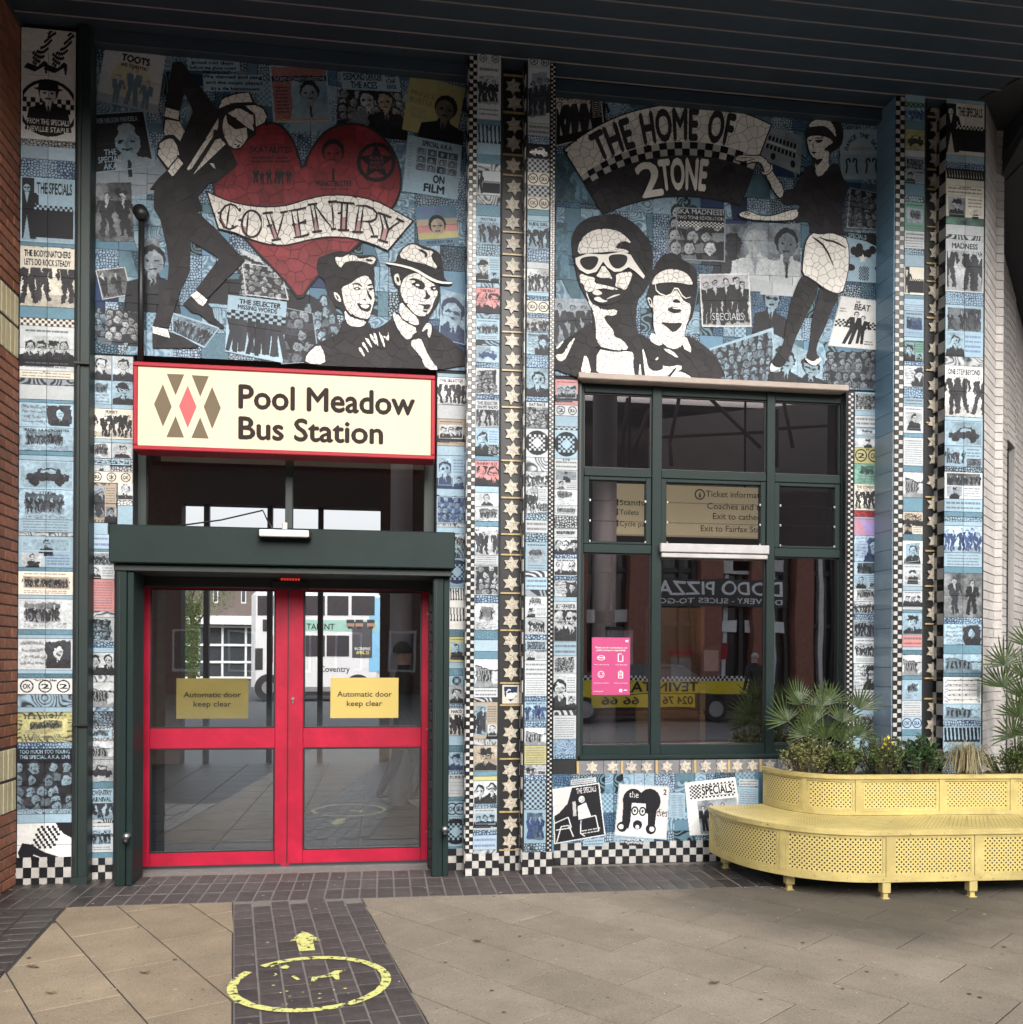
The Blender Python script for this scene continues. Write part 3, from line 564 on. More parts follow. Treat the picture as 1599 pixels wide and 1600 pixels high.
def fr(k, pts): ox, oy, s = FRM[k]; return [(ox+x/s, oy+y/s) for x, y in pts]
COVERS = {}
def cover(pan, k, q, kind, sch, txt='', fn=None, nx=2, ny=2, border=None):
    uv = fr(k, q); T = [pan.px(*p) for p in uv]; pc = Pic(pan, T)
    if fn: fn(pc)
    else: picture(pc, kind, sch, txt)
    if border is not None: pc.frame(.025, C[border])
    M = [onY(*p, pan.Y) for p in uv]; L = COVERS.setdefault(pan.name, [])
    def mm(x, y): return tuple(M[0][i]*(1-x)*(1-y)+M[1][i]*x*(1-y)+M[2][i]*x*y+M[3][i]*(1-x)*y for i in (0, 1))
    L.append([[mm(i/nx, j/ny), mm((i+1)/nx, j/ny), mm((i+1)/nx, (j+1)/ny), mm(i/nx, (j+1)/ny)] for i in range(nx) for j in range(ny)])
pB = panel('B', 0, 138, 55, 730, 588); patchwork(pB, 141, 88, 727, 566, seed=3)
def f_toots(p):
    p.rect(0, 0, 1, 1, C['lg']*1.15); p.ell(.5, .55, .33, .33, C['yl']*1.2, 20, .6); p.rect(0, .85, 1, 1, C['mb'], al=.5)
    for x, y, s in ((.3, .98, .5), (.55, .96, .66), (.78, .98, .5)): p.stand(x, y, s, C['pu'], C['cr'], C['mb']*.9+.05)
    p.text('TOOTS', .3, .12, .46, .11, C['bk'], .06); p.text('AND THE MAYTALS', .3, .27, .45, .055, C['bk'], .03)
cover(pB, 'z1', [(603, 245), (942, 322), (897, 650), (548, 572)], '', '', fn=f_toots)
def f_mand(p):
    p.rect(0, 0, 1, 1, C['bk']); p.bust(.6, .5, .24, C['dk'], C['lb']*.9, C['gy'], glasses=False); p.ell(.62, .3, .15, .1, C['gy']); photo(p, .7); p.rect(.0, .55, .38, 1, C['bk'])
    p.text('FREE NELSON MANDELA', .1, .09, .75, .08, C['lb'], .03); [p.text(t, .12+d, y, w, .1, C['lb'], .03) for t, y, w, d in (('THE', .62, .2, .1), ('SPECIAL', .74, .36, 0), ('AKA', .86, .22, .08))]
cover(pB, 'z1', [(515, 650), (822, 630), (882, 950), (520, 990)], '', '', fn=f_mand, border='lb')
cover(pB, 'z1', [(515, 1040), (748, 1038), (765, 1375), (515, 1370)], 'dark', 'G', nx=1)
def ftxt(ls, col='lb'):
    def f(p):
        p.rect(0, 0, 1, 1, C[col]); n = len(ls)
        for i, (t, x, w) in enumerate(ls): p.text(t, x, (i+.2)/n, w, .55/n, C['nv']*.6, .04)
    return f
cover(pB, 'z1', [(1060, 312), (1362, 322), (1362, 408), (1070, 402)], '', '', fn=ftxt([('Do you remember the', .08, .82), ('good old days', .08, .8), ('before the ghost town?', .05, .88)]), ny=1)
cover(pB, 'z1', [(1152, 422), (1495, 428), (1500, 528), (1160, 520)], '', '', fn=ftxt([('We danced and sang', .0, .98), ('and the music played', .05, .93), ('in a de boomtown', .13, .8)]), ny=1)
def f_liv(p):
    p.rect(0, 0, 1, 1, C['lb']); p.rect(.03, .03, .97, .2, C['pk']*.6); p.rect(.03, .2, .97, .29, C['bk']); p.rect(.03, .29, .34, .95, C['pk']*.55); p.rect(.34, .29, .97, .95, C['mb'], 'wood', C['lb']); p.bust(.66, .48, .17, C['dk'], C['gy'], C['lb']*.8); photo(p, .6)
    p.text('THE BEST OF DANDY LIVINGSTONE', .06, .215, .88, .055, C['lb'], .03); p.lines(.08, .36, .3, .85, 8, C['dk']); p.rect(.03, .95, .97, .98, C['orr'])
cover(pB, 'z2', [(75, 155), (403, 155), (427, 475), (100, 482)], '', '', fn=f_liv, border='lb')
def f_dek(p):
    p.rect(0, 0, 1, 1, C['gy'], 'wood', C['gn']*.7); p.crowd(.09, C['dk'], C['lg']*.8, .45); p.bust(.4, .55, .16, C['dk'], C['lg'], C['gy']*.5); p.bust(.7, .55, .17, C['dk'], C['sp'], C['dk']); photo(p, .8); p.rect(0, 0, 1, .37, C['lb'])
    p.text('DESMOND DEKKER', .04, .05, .66, .13, C['bk'], .03); p.text('THE ACES', .15, .21, .45, .12, C['bk'], .03); [p.text(t, .77, .05+.1*i, .16, .07, C['bk'], .03) for i, t in enumerate(('KING', 'OF', 'KINGS'))]
cover(pB, 'z2', [(483, 186), (808, 190), (850, 510), (505, 475)], '', '', fn=f_dek)
def f_pri(p): p.rect(0, 0, 1, 1, C['yl']*.85); p.bust(.72, .46, .2, C['bk'], C['sp']*.4, C['bk'], glasses=False); p.text('PRINCE', .06, .27, .44, .09, C['sp']*.5, .0); p.text('BUSTER', .06, .39, .42, .09, C['sp']*.5, .0); p.lines(.1, .55, .4, .75, 6, C['sp']*.6)
cover(pB, 'z2', [(878, 200), (1190, 285), (1135, 590), (830, 520)], '', '', fn=f_pri)
def f_film(p):
    p.rect(0, 0, 1, 1, C['lb']*1.1); p.text('SPECIAL A.K.A.', .28, .05, .55, .09, C['bk'], .03)
    for i in range(4):
        for j in range(3): x, y = .2+i*.19, .18+j*.14; p.rect(x, y, x+.17, y+.125, C['dk'], 'wood', C['gy']); p.head(x+.08, y+.06, .04, C['dk'], C['lb'])
    p.text('ON', .53, .63, .2, .13, C['bk'], .05); p.text('FILM', .38, .8, .36, .14, C['bk'], .05); p.lines(.05, .1, .12, .8, 12, C['gy'])
cover(pB, 'z2', [(862, 550), (1172, 610), (1145, 920), (832, 870)], '', '', fn=f_film)
def f_dk2(p): [p.rect(0, i/6, 1, (i+1)/6, C[c]) for i, c in enumerate(('mb', 'mb', 'sp', 'pk', 'yl', 'mb'))]; p.text('DEKKER', .1, .06, .6, .14, C['pu'], .04); p.head(.5, .5, .22, C['dk'], C['sp']*1.1); p.text('RUDE BOY SKA', .2, .88, .65, .07, C['bk'])
cover(pB, 'z2', [(902, 958), (1133, 945), (1155, 1170), (930, 1185)], '', '', fn=f_dk2)
cover(pB, 'z5', [(545, 82), (712, 65), (752, 222), (585, 252)], 'dark', 'G', border='w')
cover(pB, 'z5', [(630, 305), (782, 330), (780, 500), (608, 485)], 'crowd', 'G'); cover(pB, 'z5', [(515, 290), (600, 300), (600, 460), (515, 455)], 'crowd', 'B', nx=1)
cover(pB, '0', [(228, 372), (250, 373), (249, 461), (228, 460)], 'bust', 'D', nx=1)
cover(pB, '0', [(375, 388), (405, 402), (455, 470), (385, 462)], 'heads', 'G', nx=1); cover(pB, '0', [(378, 410), (440, 420), (452, 470), (384, 462)], 'crowd', 'G')
cover(pB, '0', [(478, 478), (520, 455), (535, 530), (492, 545)], 'crowd', 'B'); cover(pB, '0', [(442, 480), (490, 490), (500, 566), (440, 570)], 'crowd', 'D')
def f_sel(p):
    p.rect(0, 0, 1, 1, C['lb']*1.1); p.band(7, C['dk'], C['lb'], None, False); p.rect(0, 0, 1, .25, C['lb']*1.1); p.text('THE SELECTER', .2, .05, .7, .08, C['bk'], .05); p.text('MISSING WORDS', .18, .15, .66, .07, C['bk'], .04)
    p.check(0, .26, 1, .4, 14, 3, C['lb'], C['bk']); [p.rect(i/14+.01, .27+j*.045, (i+.75)/14, .31+j*.045, C['bk']) for i in range(14) for j in range(3) if (i+j) % 2]
cover(pB, '0', [(357, 461), (449, 472), (442, 568), (352, 550)], '', '', fn=f_sel)
cover(pB, '0', [(690, 452), (727, 462), (727, 540), (686, 530)], 'bust', 'N', nx=1); cover(pB, '0', [(268, 488), (345, 512), (320, 545), (270, 520)], 'dark', 'B', nx=2, ny=1)
pH = panel('H', .08, 866, 128, 1382, 616); patchwork(pH, 868, 158, 1379, 599, seed=9)
def f_more(p):
    p.rect(0, 0, 1, 1, C['cr'], 'wood', C['sp']); p.band(5, C['bk'], C['cr'], None); p.rect(0, 0, 1, .17, C['cr']); p.rect(.75, .15, 1, 1, C['bk']); p.lines(.78, .2, .97, .6, 9, C['cr']); p.text('MORE', .04, .03, .26, .12, C['bk'], .05); p.ell(.36, .1, .06, .06, C['rd']); p.text('SPECIALS', .45, .03, .5, .12, C['bk'], .05); p.rect(0, .82, .74, 1, C['bk'])
cover(pH, 'z3', [(190, 345), (475, 325), (503, 600), (190, 680)], '', '', fn=f_more, border='cr')
def f_bus(p):
    p.rect(0, 0, 1, 1, C['gy'], 'wood', C['gy']*.7); p.poly([(.02, .2), (.8, .1), (.93, .3), (.95, .8), (.05, .8)], C['gy']*.8)
    for y in (.25, .5): p.rect(.05, y, .85, y+.13, C['bk']); [p.rect(.05+i*.1, y, .07+i*.1, y+.13, C['lg']) for i in range(9)]
    p.rect(.05, .41, .85, .47, C['lg']); [p.ell(x, .8, .06, .1, C['bk']) for x in (.3, .8)]
cover(pH, 'f', [(440, 235), (760, 330), (740, 700), (345, 540)], '', '', fn=f_bus)
def f_dance(p):
    p.rect(0, 0, 1, 1, C['pb']*.9); p.rect(.05, .5, .48, .93, C['pb']*.8); p.rect(.52, .5, .95, .93, C['pb']*.8); p.rect(.25, .36, .75, .42, C['sp'])
    t = 'DANCE THE SKA'
    for i, ch in enumerate(t):
        if ch == ' ': continue
        an = math.radians(-70+140*i/(len(t)-1)); cx, cy = .5+.37*math.sin(an), .52-.40*math.cos(an); V, Fc, tw, a_, b_ = glyphs(ch, .04); ca, sa = math.cos(an), math.sin(an)
        Q = [(cx+(x/tw-.5)*.062*ca+(y-.5)*.085*sa, cy+(x/tw-.5)*.062*sa-(y-.5)*.085*ca) for x, y in V]
        for f in Fc: p.poly([Q[i2] for i2 in f], C['bk'])
    for bx in (.16, .37, .63, .83): d = 1 if bx in (.16, .63) else -1; p.line([(bx-.03*d, .88), (bx, .74), (bx-.02*d, .62), (bx+.05*d, .58), (bx+.07*d, .66)], .035, C['bk'])
cover(pH, 'f', [(1115, 262), (1530, 262), (1530, 740), (1130, 745)], '', '', fn=f_dance)
cover(pH, 'f', [(1215, 820), (1530, 880), (1530, 1230), (1185, 1210)], 'crowd', 'D')
def f_flower(p):
    p.rect(0, 0, 1, 1, C['lb']*1.1); p.poly([(0, 0), (1, 0), (1, .28), (.5, .15), (0, .12)], C['bk']); p.text('SPECIALS', .04, .03, .5, .09, C['lb'], .03)
    for x, y in ((.35, .3), (.3, .42), (.45, .42), (.6, .4), (.2, .38), (.72, .32)): p.ell(x, y, .1, .09, C['bk'])
    p.star(.45, .52, .1, C['w'], 5, .5); p.ell(.12, .72, .12, .07, C['bk']); p.ell(.9, .7, .12, .06, C['bk']); p.check(.35, .68, .62, .97, 9, 9, C['lb'], C['bk'])
cover(pH, 'f', [(1190, 1240), (1530, 1290), (1530, 1740), (1180, 1720)], '', '', fn=f_flower)
def f_beat(p):
    p.rect(0, 0, 1, 1, C['w']); p.text('THE', .38, .06, .1, .04, C['bk']); p.text('BEAT', .38, .12, .36, .12, C['bk'], .03); p.lines(.05, .22, .22, .32, 2, C['bk']); p.lines(.72, .82, .92, .92, 2, C['bk'])
    p.check(.03, .45, .97, .6, 20, 4, C['w'], C['bk'])
    p.rect(.34, .3, .62, .9, C['w'], al=0); p.stand(.36, .93, .66, C['bk'], C['w'], lean=.12); p.stand(.62, .9, .56, C['bk'], C['w'], C['bk'])
cover(pH, 'g', [(1130, 690), (1525, 745), (1475, 1220), (1003, 1175)], '', '', fn=f_beat, border='lg')
cover(pH, 'g', [(1015, 1235), (1250, 1240), (1520, 1225), (1500, 1585), (1010, 1560)][:1]+[(1520, 1225), (1500, 1585), (1010, 1560)], 'crowd', 'D', nx=3)
def f_man(p): p.rect(0, 0, 1, 1, C['nv'], 'leop', C['mb']); p.bust(.5, .3, .2, C['dk'], C['lb'], C['bk'], glasses=True); photo(p, .6)
cover(pH, 'g', [(265, 520), (690, 600), (600, 1110), (280, 1040)], '', '', fn=f_man)
def f_kids(p):
    p.rect(0, 0, 1, 1, C['gy'], 'wood', C['dk']*3); p.bust(.14, .42, .2, C['bk'], C['dk']*2, C['dk']*2, glasses=False); p.bust(.42, .32, .25, C['gy']*.9, C['lg']*.8, C['lg'], glasses=False); p.bust(.82, .38, .25, C['bk'], C['gy']*.6, C['lg'], glasses=False); photo(p, .8)
cover(pH, 'g', [(-110+80, 0), (740, 0), (745, 510), (-20, 480)], '', '', fn=f_kids, nx=5, ny=3)
def f_spec(p): p.rect(0, 0, 1, 1, C['pk']*.3+C['gy'], 'wood', C['lg']); p.band(5, C['bk'], C['lg'], None); photo(p, .8); p.text('SPECIALS', .2, .72, .66, .17, C['bk'], .06); p.text('SPECIALS', .215, .735, .63, .14, C['lg'], .0)
cover(pH, 'z7', [(1088, 435), (1402, 430), (1418, 765), (1107, 765)], '', '', fn=f_spec, border='w')
def f_ska(p): p.crowd(.13, C['dk'], C['lg']); photo(p, .9); p.rect(0, 0, 1, .26, C['bk']); p.text('SKA MADNESS!', .02, .03, .94, .09, C['lg'], .03); p.text('TWO TONE REVOLUTION', .02, .155, .94, .065, C['lg'], .02); p.check(0, .26, 1, .36, 26, 4, C['w'], C['bk'])
cover(pH, 'z3', [(945, 1055), (1255, 1070), (1250, 1400), (945, 1385)], '', '', fn=f_ska, nx=2, border='gy')
cover(pH, '0', [(1108, 545), (1208, 512), (1212, 606), (1112, 605)], 'crowd', 'B', nx=3); cover(pH, '0', [(1205, 520), (1285, 560), (1285, 606), (1210, 606)], 'heads', 'B', nx=2, ny=1)
cover(pH, '0', [(867, 466), (925, 468), (940, 530), (867, 540)], 'band', 'D'); cover(pH, '0', [(868, 348), (887, 349), (888, 438), (868, 437)], 'dark', 'T', nx=1)
cover(pH, '0', [(868, 240), (915, 250), (930, 320), (868, 315)], 'dark', 'T', nx=1)
pJ = panel('J', .08, 862, 1180, 1400, 1364); patchwork(pJ, 865, 1207, 1395, 1327, .17, seed=5)
def f_s1(p):
    p.rect(0, 0, 1, 1, C['bk']); p.poly([(0, 0), (.42, 0), (.3, .3), (.12, .45), (0, .5)], C['w']*.8); p.text('THE SPECIALS', .5, .05, .42, .1, C['w'], .02); p.head(.6, .25, .07, C['bk'], C['w']); p.poly([(.5, .38), (.68, .33), (.76, .6), (.5, .62)], C['w']*.9)
    for q in ([(.05, .98), (.15, .7), (.3, .7), (.38, .92)], [(.02, .62), (.3, .55), (.35, .75), (.05, .75)], [(.5, .62), (.85, .6), (.88, .9)], [(.55, .65), (.52, .88), (.6, .95)]): p.line(q, .02, C['w'])
    p.lines(.55, .82, .92, .92, 2, C['w']); p.rect(.4, .28, .47, .55, C['w']*.6)
cover(pJ, 'j', [(232, 268), (497, 230), (533, 528), (240, 580)], '', '', fn=f_s1, border='w')
def f_lady(p):
    p.rect(0, 0, 1, 1, C['w']*np.array((1, .92, .9))); p.ell(.3, .3, .2, .22, C['bk'], 16); p.ell(.62, .3, .22, .24, C['bk'], 16); p.poly([(.12, .3), (.32, .5), (.25, .85), (.12, .8)], C['bk']); p.poly([(.78, .3), (.6, .5), (.62, .85), (.75, .8)], C['bk']); [p.ell(x, .82, .1, .1, C['bk']) for x in (.13, .68)]; [p.ell(x, .82, .05, .05, C['w']) for x in (.11, .7)]
    p.poly([(.28, .35), (.55, .35), (.58, .7), (.42, .92), (.28, .7)], C['w']); [(p.ell(x, .5, .07, .09, C['bk']), p.ell(x, .5, .045, .06, C['w']), p.ell(x, .5, .02, .03, C['bk'])) for x in (.35, .5)]; p.ell(.42, .76, .09, .09, C['bk']); p.ell(.42, .8, .04, .04, C['w'])
    p.text('the', .22, .13, .18, .12, C['w'], .0); p.text('ladies', .69, .42, .29, .15, C['bk'], .0); p.text('2', .88, .06, .06, .1, C['bk'], .03)
cover(pJ, 'j', [(608, 235), (897, 252), (880, 555), (583, 530)], '', '', fn=f_lady, border='lg')
def f_s2(p): p.rect(0, 0, 1, 1, C['w']); p.rect(.2, .36, .95, .98, C['gy']*.5, 'wood', C['lg']); q = Pic(pJ, [p.m(.2, .36), p.m(.95, .36), p.m(.95, .98), p.m(.2, .98)]); q.band(4, C['bk'], C['lg'], None); p.check(.08, .06, .95, .32, 24, 8, C['w'], C['bk']); p.rect(.3, .1, .92, .28, C['w']); p.text('SPECIALS', .32, .11, .58, .15, C['bk'], .04)
cover(pJ, 'j', [(980, 232), (1268, 198), (1325, 515), (1010, 530)], '', '', fn=f_s2)
cover(pJ, 'j', [(895, 285), (985, 290), (985, 432), (890, 428)], 'doc', 'B', nx=1); cover(pJ, 'j', [(335, 215), (478, 198), (482, 228), (335, 245)], 'lines', 'G', ny=1); cover(pJ, 'j', [(1290, 210), (1400, 212), (1400, 250), (1290, 250)], 'lines', 'G', ny=1)
cover(pJ, 'j', [(1285, 255), (1400, 258), (1400, 360), (1285, 355)], 'doc', 'B', nx=1); cover(pJ, 'j', [(410, 555), (520, 540), (530, 590), (400, 590)], 'lines', 'B', ny=1); cover(pJ, 'j', [(612, 548), (750, 552), (748, 588), (612, 585)], 'heads', 'G', ny=1)
# heart print (red tiles)
def heart_print():
    H = fr('0', [(330, 190), (630, 190), (630, 476), (330, 476)]); P = Pic(pB, [pB.px(*p) for p in H]); R = C['rd']
    P.rect(0, 0, 1, 1, R*.9, 'wood', R*1.35)
    for i in range(8):
        for j in range(8): P.rect(i/8, j/8, (i+1)/8, (j+1)/8, R*random.uniform(.6, 1.5), al=.55)
    def at(u, v): return ((u-330)/300, (v-190)/286)
    def T(t, u, v, w, h): x, y = at(u, v); P.text(t, x, y, w/300, h/286, C['bk'], .03)
    x0, y0 = at(386, 228); x1, y1 = at(459, 292); P.rect(x0, y0, x1, y1, C['dr'], 'wood', R, ); T('SKATALITES', 390, 231, 64, 9); P.lines(*at(392, 245), *at(455, 257), 2, C['bk']); q = Pic(pB, [pB.px(392, 262), pB.px(458, 262), pB.px(458, 290), pB.px(392, 290)]); q.band(6, C['bk'], C['dr'], None, False)
    x, y = at(519, 240); P.bust(x, y, .062, C['bk'], R*1.1, R); T('PRINCE BUSTER', 492, 284, 56, 8); P.lines(*at(497, 295), *at(545, 299), 1, C['bk'])
    x, y = at(587, 255); P.ell(x, y, .103, .108, C['bk'], 28); P.ell(x, y, .083, .087, R, 28); P.star(x, y, .105, C['bk'], 5, .45); 
    for i, t in enumerate(('ROCK', 'AGAINST', 'RACISM')): x, y = at(577, 246+7*i); P.text(t, x, y, .075, .018, R*1.4, .02)
    q = Pic(pB, [pB.px(415, 405), pB.px(545, 405), pB.px(545, 450), pB.px(415, 450)])
    for i in range(10): q.ell(random.random(), random.random(), .08, .16, C['dr'])
for p in PL.values():
    if p.name != 'B': p.finish()
HEART_IMG = panel('heart', 0, 325, 185, 640, 480); _s = pB; pB = HEART_IMG; heart_print(); pB = _s; HEART_IMG.finish(); PL['B'].finish()
# ------------------------------------------------------------------ the tiled walls as things
def tile_rects(pan, parent, th=.008, gap=.0035, name='picture_tile'):
    for x0, x1, z0, z1 in TILES[pan.name]:
        g = gap/2; V, Fc = prism([(x0+g, z0+g), (x1-g, z0+g), (x1-g, z1-g), (x0+g, z1-g)], pan.Y, th, .006); mobj(name, V, Fc, pan.mt, parent, pan.uv(V))
def backing(name, pan, u0, v0, u1, v1, depth, parent, mt=None, dz=0):
    X0, X1 = onY(u0, 700, pan.Y)[0], onY(u1, 700, pan.Y)[0]; Z0, Z1 = onY((u0+u1)/2, v1, pan.Y)[1], onY((u0+u1)/2, v0, pan.Y)[1]
    return box(name, X0, X1, pan.Y, pan.Y+depth, max(Z0, -.02)+dz, Z1, mt or M_grout, parent, 0)
def loc_of(pan, u, v=1360): X, Z = onY(u, v, pan.Y); return (X, pan.Y, 0)
def checker(parent, Y, u0, u1, ztop, n, rows, groups='checker_tile', first=0, zb=0.0, th=.009):
    X0, X1 = onY(u0, 1350, Y)[0], onY(u1, 1350, Y)[0]; w = (X1-X0)/n; h = (ztop-zb)/rows
    for i in range(n):
        for j in range(rows):
            g = .0012; V, Fc = prism([(X0+w*i+g, zb+h*j+g), (X0+w*(i+1)-g, zb+h*j+g), (X0+w*(i+1)-g, zb+h*(j+1)-g), (X0+w*i+g, zb+h*(j+1)-g)], Y, th, .008)
            mobj(groups, V, Fc, M_ctw if (i+j+first) % 2 else M_ctb, parent)
def checkstrip(parent, Y, u0, u1, z0, z1, n=2, th=.007):      # small mosaic, two tesserae wide, joined
    X0, X1 = onY(u0, 700, Y)[0], onY(u1, 700, Y)[0]; w = (X1-X0)/n; m = int((z1-z0)/w); h = (z1-z0)/m; b = MB()
    for i in range(n):
        for j in range(m):
            wh = (i+j) % 2; g = .002 if wh else .0008; V, Fc = prism([(X0+w*i+g, z0+h*j+g), (X0+w*(i+1)-g, z0+h*j+g), (X0+w*(i+1)-g, z0+h*(j+1)-g), (X0+w*i+g, z0+h*(j+1)-g)], Y, th, .01); b.add(V, Fc, wh)
    return tag(b.make('checker_edging', [M_ctb, M_ctw], parent), kind='stuff')
def sidecheck(parent, X, Y0, Y1, z0, z1, n, th=.006, sgn=-1):
    w = (Y1-Y0)/n; m = int((z1-z0)/w); h = (z1-z0)/m; b = MB()
    for i in range(n):
        for j in range(m):
            wh = (i+j) % 2; g = .0015; b.box(X if sgn < 0 else X, X+sgn*th, Y0+w*i+g, Y0+w*(i+1)-g, z0+h*j+g, z0+h*(j+1)-g, 0, wh)
    return tag(b.make('checker_edging', [M_ctb, M_ctw], parent), kind='stuff')
def hexstar(x, z, r, rot=0): return [(x+math.sin(rot+i*math.pi/6)*r*(1 if i % 2 == 0 else .577), z+math.cos(rot+i*math.pi/6)*r*(1 if i % 2 == 0 else .577)) for i in range(12)]
def starmat():
    M = bpy.data.materials.new('carved_star_stone'); M.use_nodes = True; t = M.node_tree; N = t.nodes; L = t.links; b = N['Principled BSDF']; b.inputs['Roughness'].default_value = .45
    co = N.new('ShaderNodeTexCoord'); oi = N.new('ShaderNodeObjectInfo'); ad = N.new('ShaderNodeVectorMath'); ad.operation = 'ADD'; sc_ = N.new('ShaderNodeMath'); sc_.operation = 'MULTIPLY'; sc_.inputs[1].default_value = 50
    L.new(oi.outputs['Random'], sc_.inputs[0]); L.new(co.outputs['Object'], ad.inputs[0]); L.new(sc_.outputs[0], ad.inputs[1])
    n = N.new('ShaderNodeTexNoise'); n.inputs['Scale'].default_value = 34; n.inputs['Detail'].default_value = 2; n.inputs['Distortion'].default_value = 1.5; L.new(ad.outputs[0], n.inputs['Vector'])
    r = N.new('ShaderNodeValToRGB'); r.color_ramp.elements[0].position = .43; r.color_ramp.elements[0].color = (.50, .45, .37, 1); r.color_ramp.elements[1].position = .53; r.color_ramp.elements[1].color = (.52, .47, .38, 1)
    e = r.color_ramp.elements.new(.48); e.color = (.12, .10, .085, 1); L.new(n.outputs['Fac'], r.inputs[0]); L.new(r.outputs[0], b.inputs['Base Color']); return M
M_star = starmat(); M_gold = mat('gold_tile', (.42, .30, .13), .4, var=.2, scale=30, spec=.6)
M_bluetile = mat('glazed_blue_tile', (.13, .235, .33), .28, var=.06, scale=3, rand=.06)
M_bluedark = mat('blue_side_tile', (.20, .27, .33), .3, var=.05, scale=3, rand=.05)
ZT = 6.05
# left-hand strip
zb = -.03
tA = thing('tiled_wall_strip', loc_of(pA, 75), 'narrow tiled wall between the brick side wall and dark green upright', 'tiled wall')
backing('backing', pA, 29, 44, 120, 1397, .28, tA, dz=0); tile_rects(pA, tA); checker(tA, -.1, 24, 112, .19, 7, 3, zb=-.03)
tC = thing('tiled_wall_strip', loc_of(pC, 160), 'narrow tiled strip beneath the left mural, left of the lit sign and red doors', 'tiled wall')
box('backing', onY(138, 700, 0)[0], onY(209, 700, 0)[0], .0, .3, -.02, 3.78, M_grout, tC, 0); tile_rects(pC, tC); checker(tC, 0, 132, 176, .155, 4, 3)
tD = thing('tiled_wall_strip', loc_of(pD, 705), 'narrow tiled strip beneath the left mural, right of the lit sign and red doors', 'tiled wall')
box('backing', onY(681, 900, 0)[0], onY(730, 900, 0)[0], .0, .3, -.02, 3.78, M_grout, tD, 0); tile_rects(pD, tD); checker(tD, 0, 700, 727, .165, 2, 3)
# upright between strips
tp = thing('steel_upright', (-2.2, -.13, 0), 'dark green steel upright running full height beside the left mural', 'post')
x0, x1 = onY(118, 700, -.13)[0], onY(139.5, 700, -.13)[0]
box('web', x0, x1, -.13, .15, -.02, ZT, M_dgreen, tp, .006); box('cover_strip', x0+.012, x0+.03, -.145, -.1305, -.02, ZT, M_dgreen, tp, .003); box('base_shoe', x0-.012, x1+.012, -.16, -.146, -.02, .05, M_dgreen, tp, .003)
for v in (1135, 570): z = onY(125, v, -.13)[1]; box('joint_band', x0-.008, x1+.008, -.158, -.146, z, z+.02, M_blk, tp, .002)
# columns
def column(pan, uL, uR, lab, checkL=None, checkR=None, sideL=None, base=5, depth=.45, u_side=None):
    t = thing('tiled_column', loc_of(pan, (uL+uR)/2), lab, 'column', 'tiled columns between the murals')
    X0, X1 = onY(uL, 900, -.2)[0], onY(uR, 900, -.2)[0]; box('core', X0, X1, -.2, -.2+depth, -.02, ZT, M_grout, t, 0); tile_rects(pan, t)
    if checkL: checkstrip(t, -.2, *checkL, .17, ZT-.01)
    if checkR: checkstrip(t, -.2, *checkR, .17, ZT-.01)
    n = base; w = (X1-X0)/n
    for i in range(n):
        for j in range(3):
            g = .0012; V, Fc = prism([(X0+w*i+g, .055*j+g), (X0+w*(i+1)-g, .055*j+g), (X0+w*(i+1)-g, .055*(j+1)-g), (X0+w*i+g, .055*(j+1)-g)], -.2, .009, .008); mobj('checker_tile', V, Fc, M_ctw if (i+j) % 2 == 0 else M_ctb, t)
    return t, X0, X1
tE, xE0, xE1 = column(pE, 730, 782.5, 'left one of the central pair of tiled columns, chequered on its left edge', checkL=(731, 743))
sidecheck(tE, xE0, -.198, -.02, 0, ZT-.01, 2)
tG, xG0, xG1 = column(pG, 819, 865.5, 'right one of the central pair of tiled columns, beside the two tone fan mural', checkR=(858.5, 865.5))
sidecheck(tG, xG0, -.198, -.02, 0, ZT-.01, 2)
tL, xL0, xL1 = column(pL, 1397, 1445, 'tiled column with plain blue left flank, right of the big window', checkL=(1398, 1411.5))
for k in range(40):
    z0 = .155*k
    if z0+.155 > ZT: break
    b = MB(); b.box(xL0-.008, xL0, -.197, .078, z0+.0015, z0+.1535, .001); b.make('flank_tile', M_bluetile if z0 > 3.3 else M_bluedark, tL)
tN, xN0, xN1 = column(pN, 1477, 1538, 'rightmost tiled column next to the white painted brickwork', base=6)
sidecheck(tN, xN0, -.198, -.02, .0, ZT-.01, 2)
# star panels
def starpanel(lab, Y, u0, u1, stars, bars, r, special=None):
    um = (u0+u1)/2; t = thing('star_panel', (onY(um, 900, Y)[0], Y, 0), lab, 'star panel', 'recessed black panels with star tiles')
    X0, X1 = onY(u0, 900, Y)[0], onY(u1, 900, Y)[0]; Xm = (X0+X1)/2; box('black_backing', X0, X1, Y, Y+.2, -.02, ZT, M_blk, t, 0)
    for v in stars:
        z = onY(um, v, Y)[1]; V, Fc = prism(hexstar(Xm+random.uniform(-.008, .008), z, r, random.uniform(-.16, .16)), Y, .012, .02); mobj('star_tile', V, Fc, M_star, t)
    for v in bars:
        z = onY(um, v, Y)[1]
        for i in range(3): a = X0+.004+(X1-X0-.008)*i/3; V, Fc = prism([(a+.001, z-.006), (a+(X1-X0)/3-.004, z-.006), (a+(X1-X0)/3-.004, z+.006), (a+.001, z+.006)], Y, .011, .02); mobj('gold_bar_tile', V, Fc, M_gold, t)
    for i in range(4):
        for j in range(3): w = (X1-X0)/4; V, Fc = prism([(X0+w*i+.001, .056*j+.001), (X0+w*(i+1)-.001, .056*j+.001), (X0+w*(i+1)-.001, .056*(j+1)-.001), (X0+w*i+.001, .056*(j+1)-.001)], Y, .009, .008); mobj('checker_tile', V, Fc, M_ctw if (i+j) % 2 else M_ctb, t)
    return t, Xm
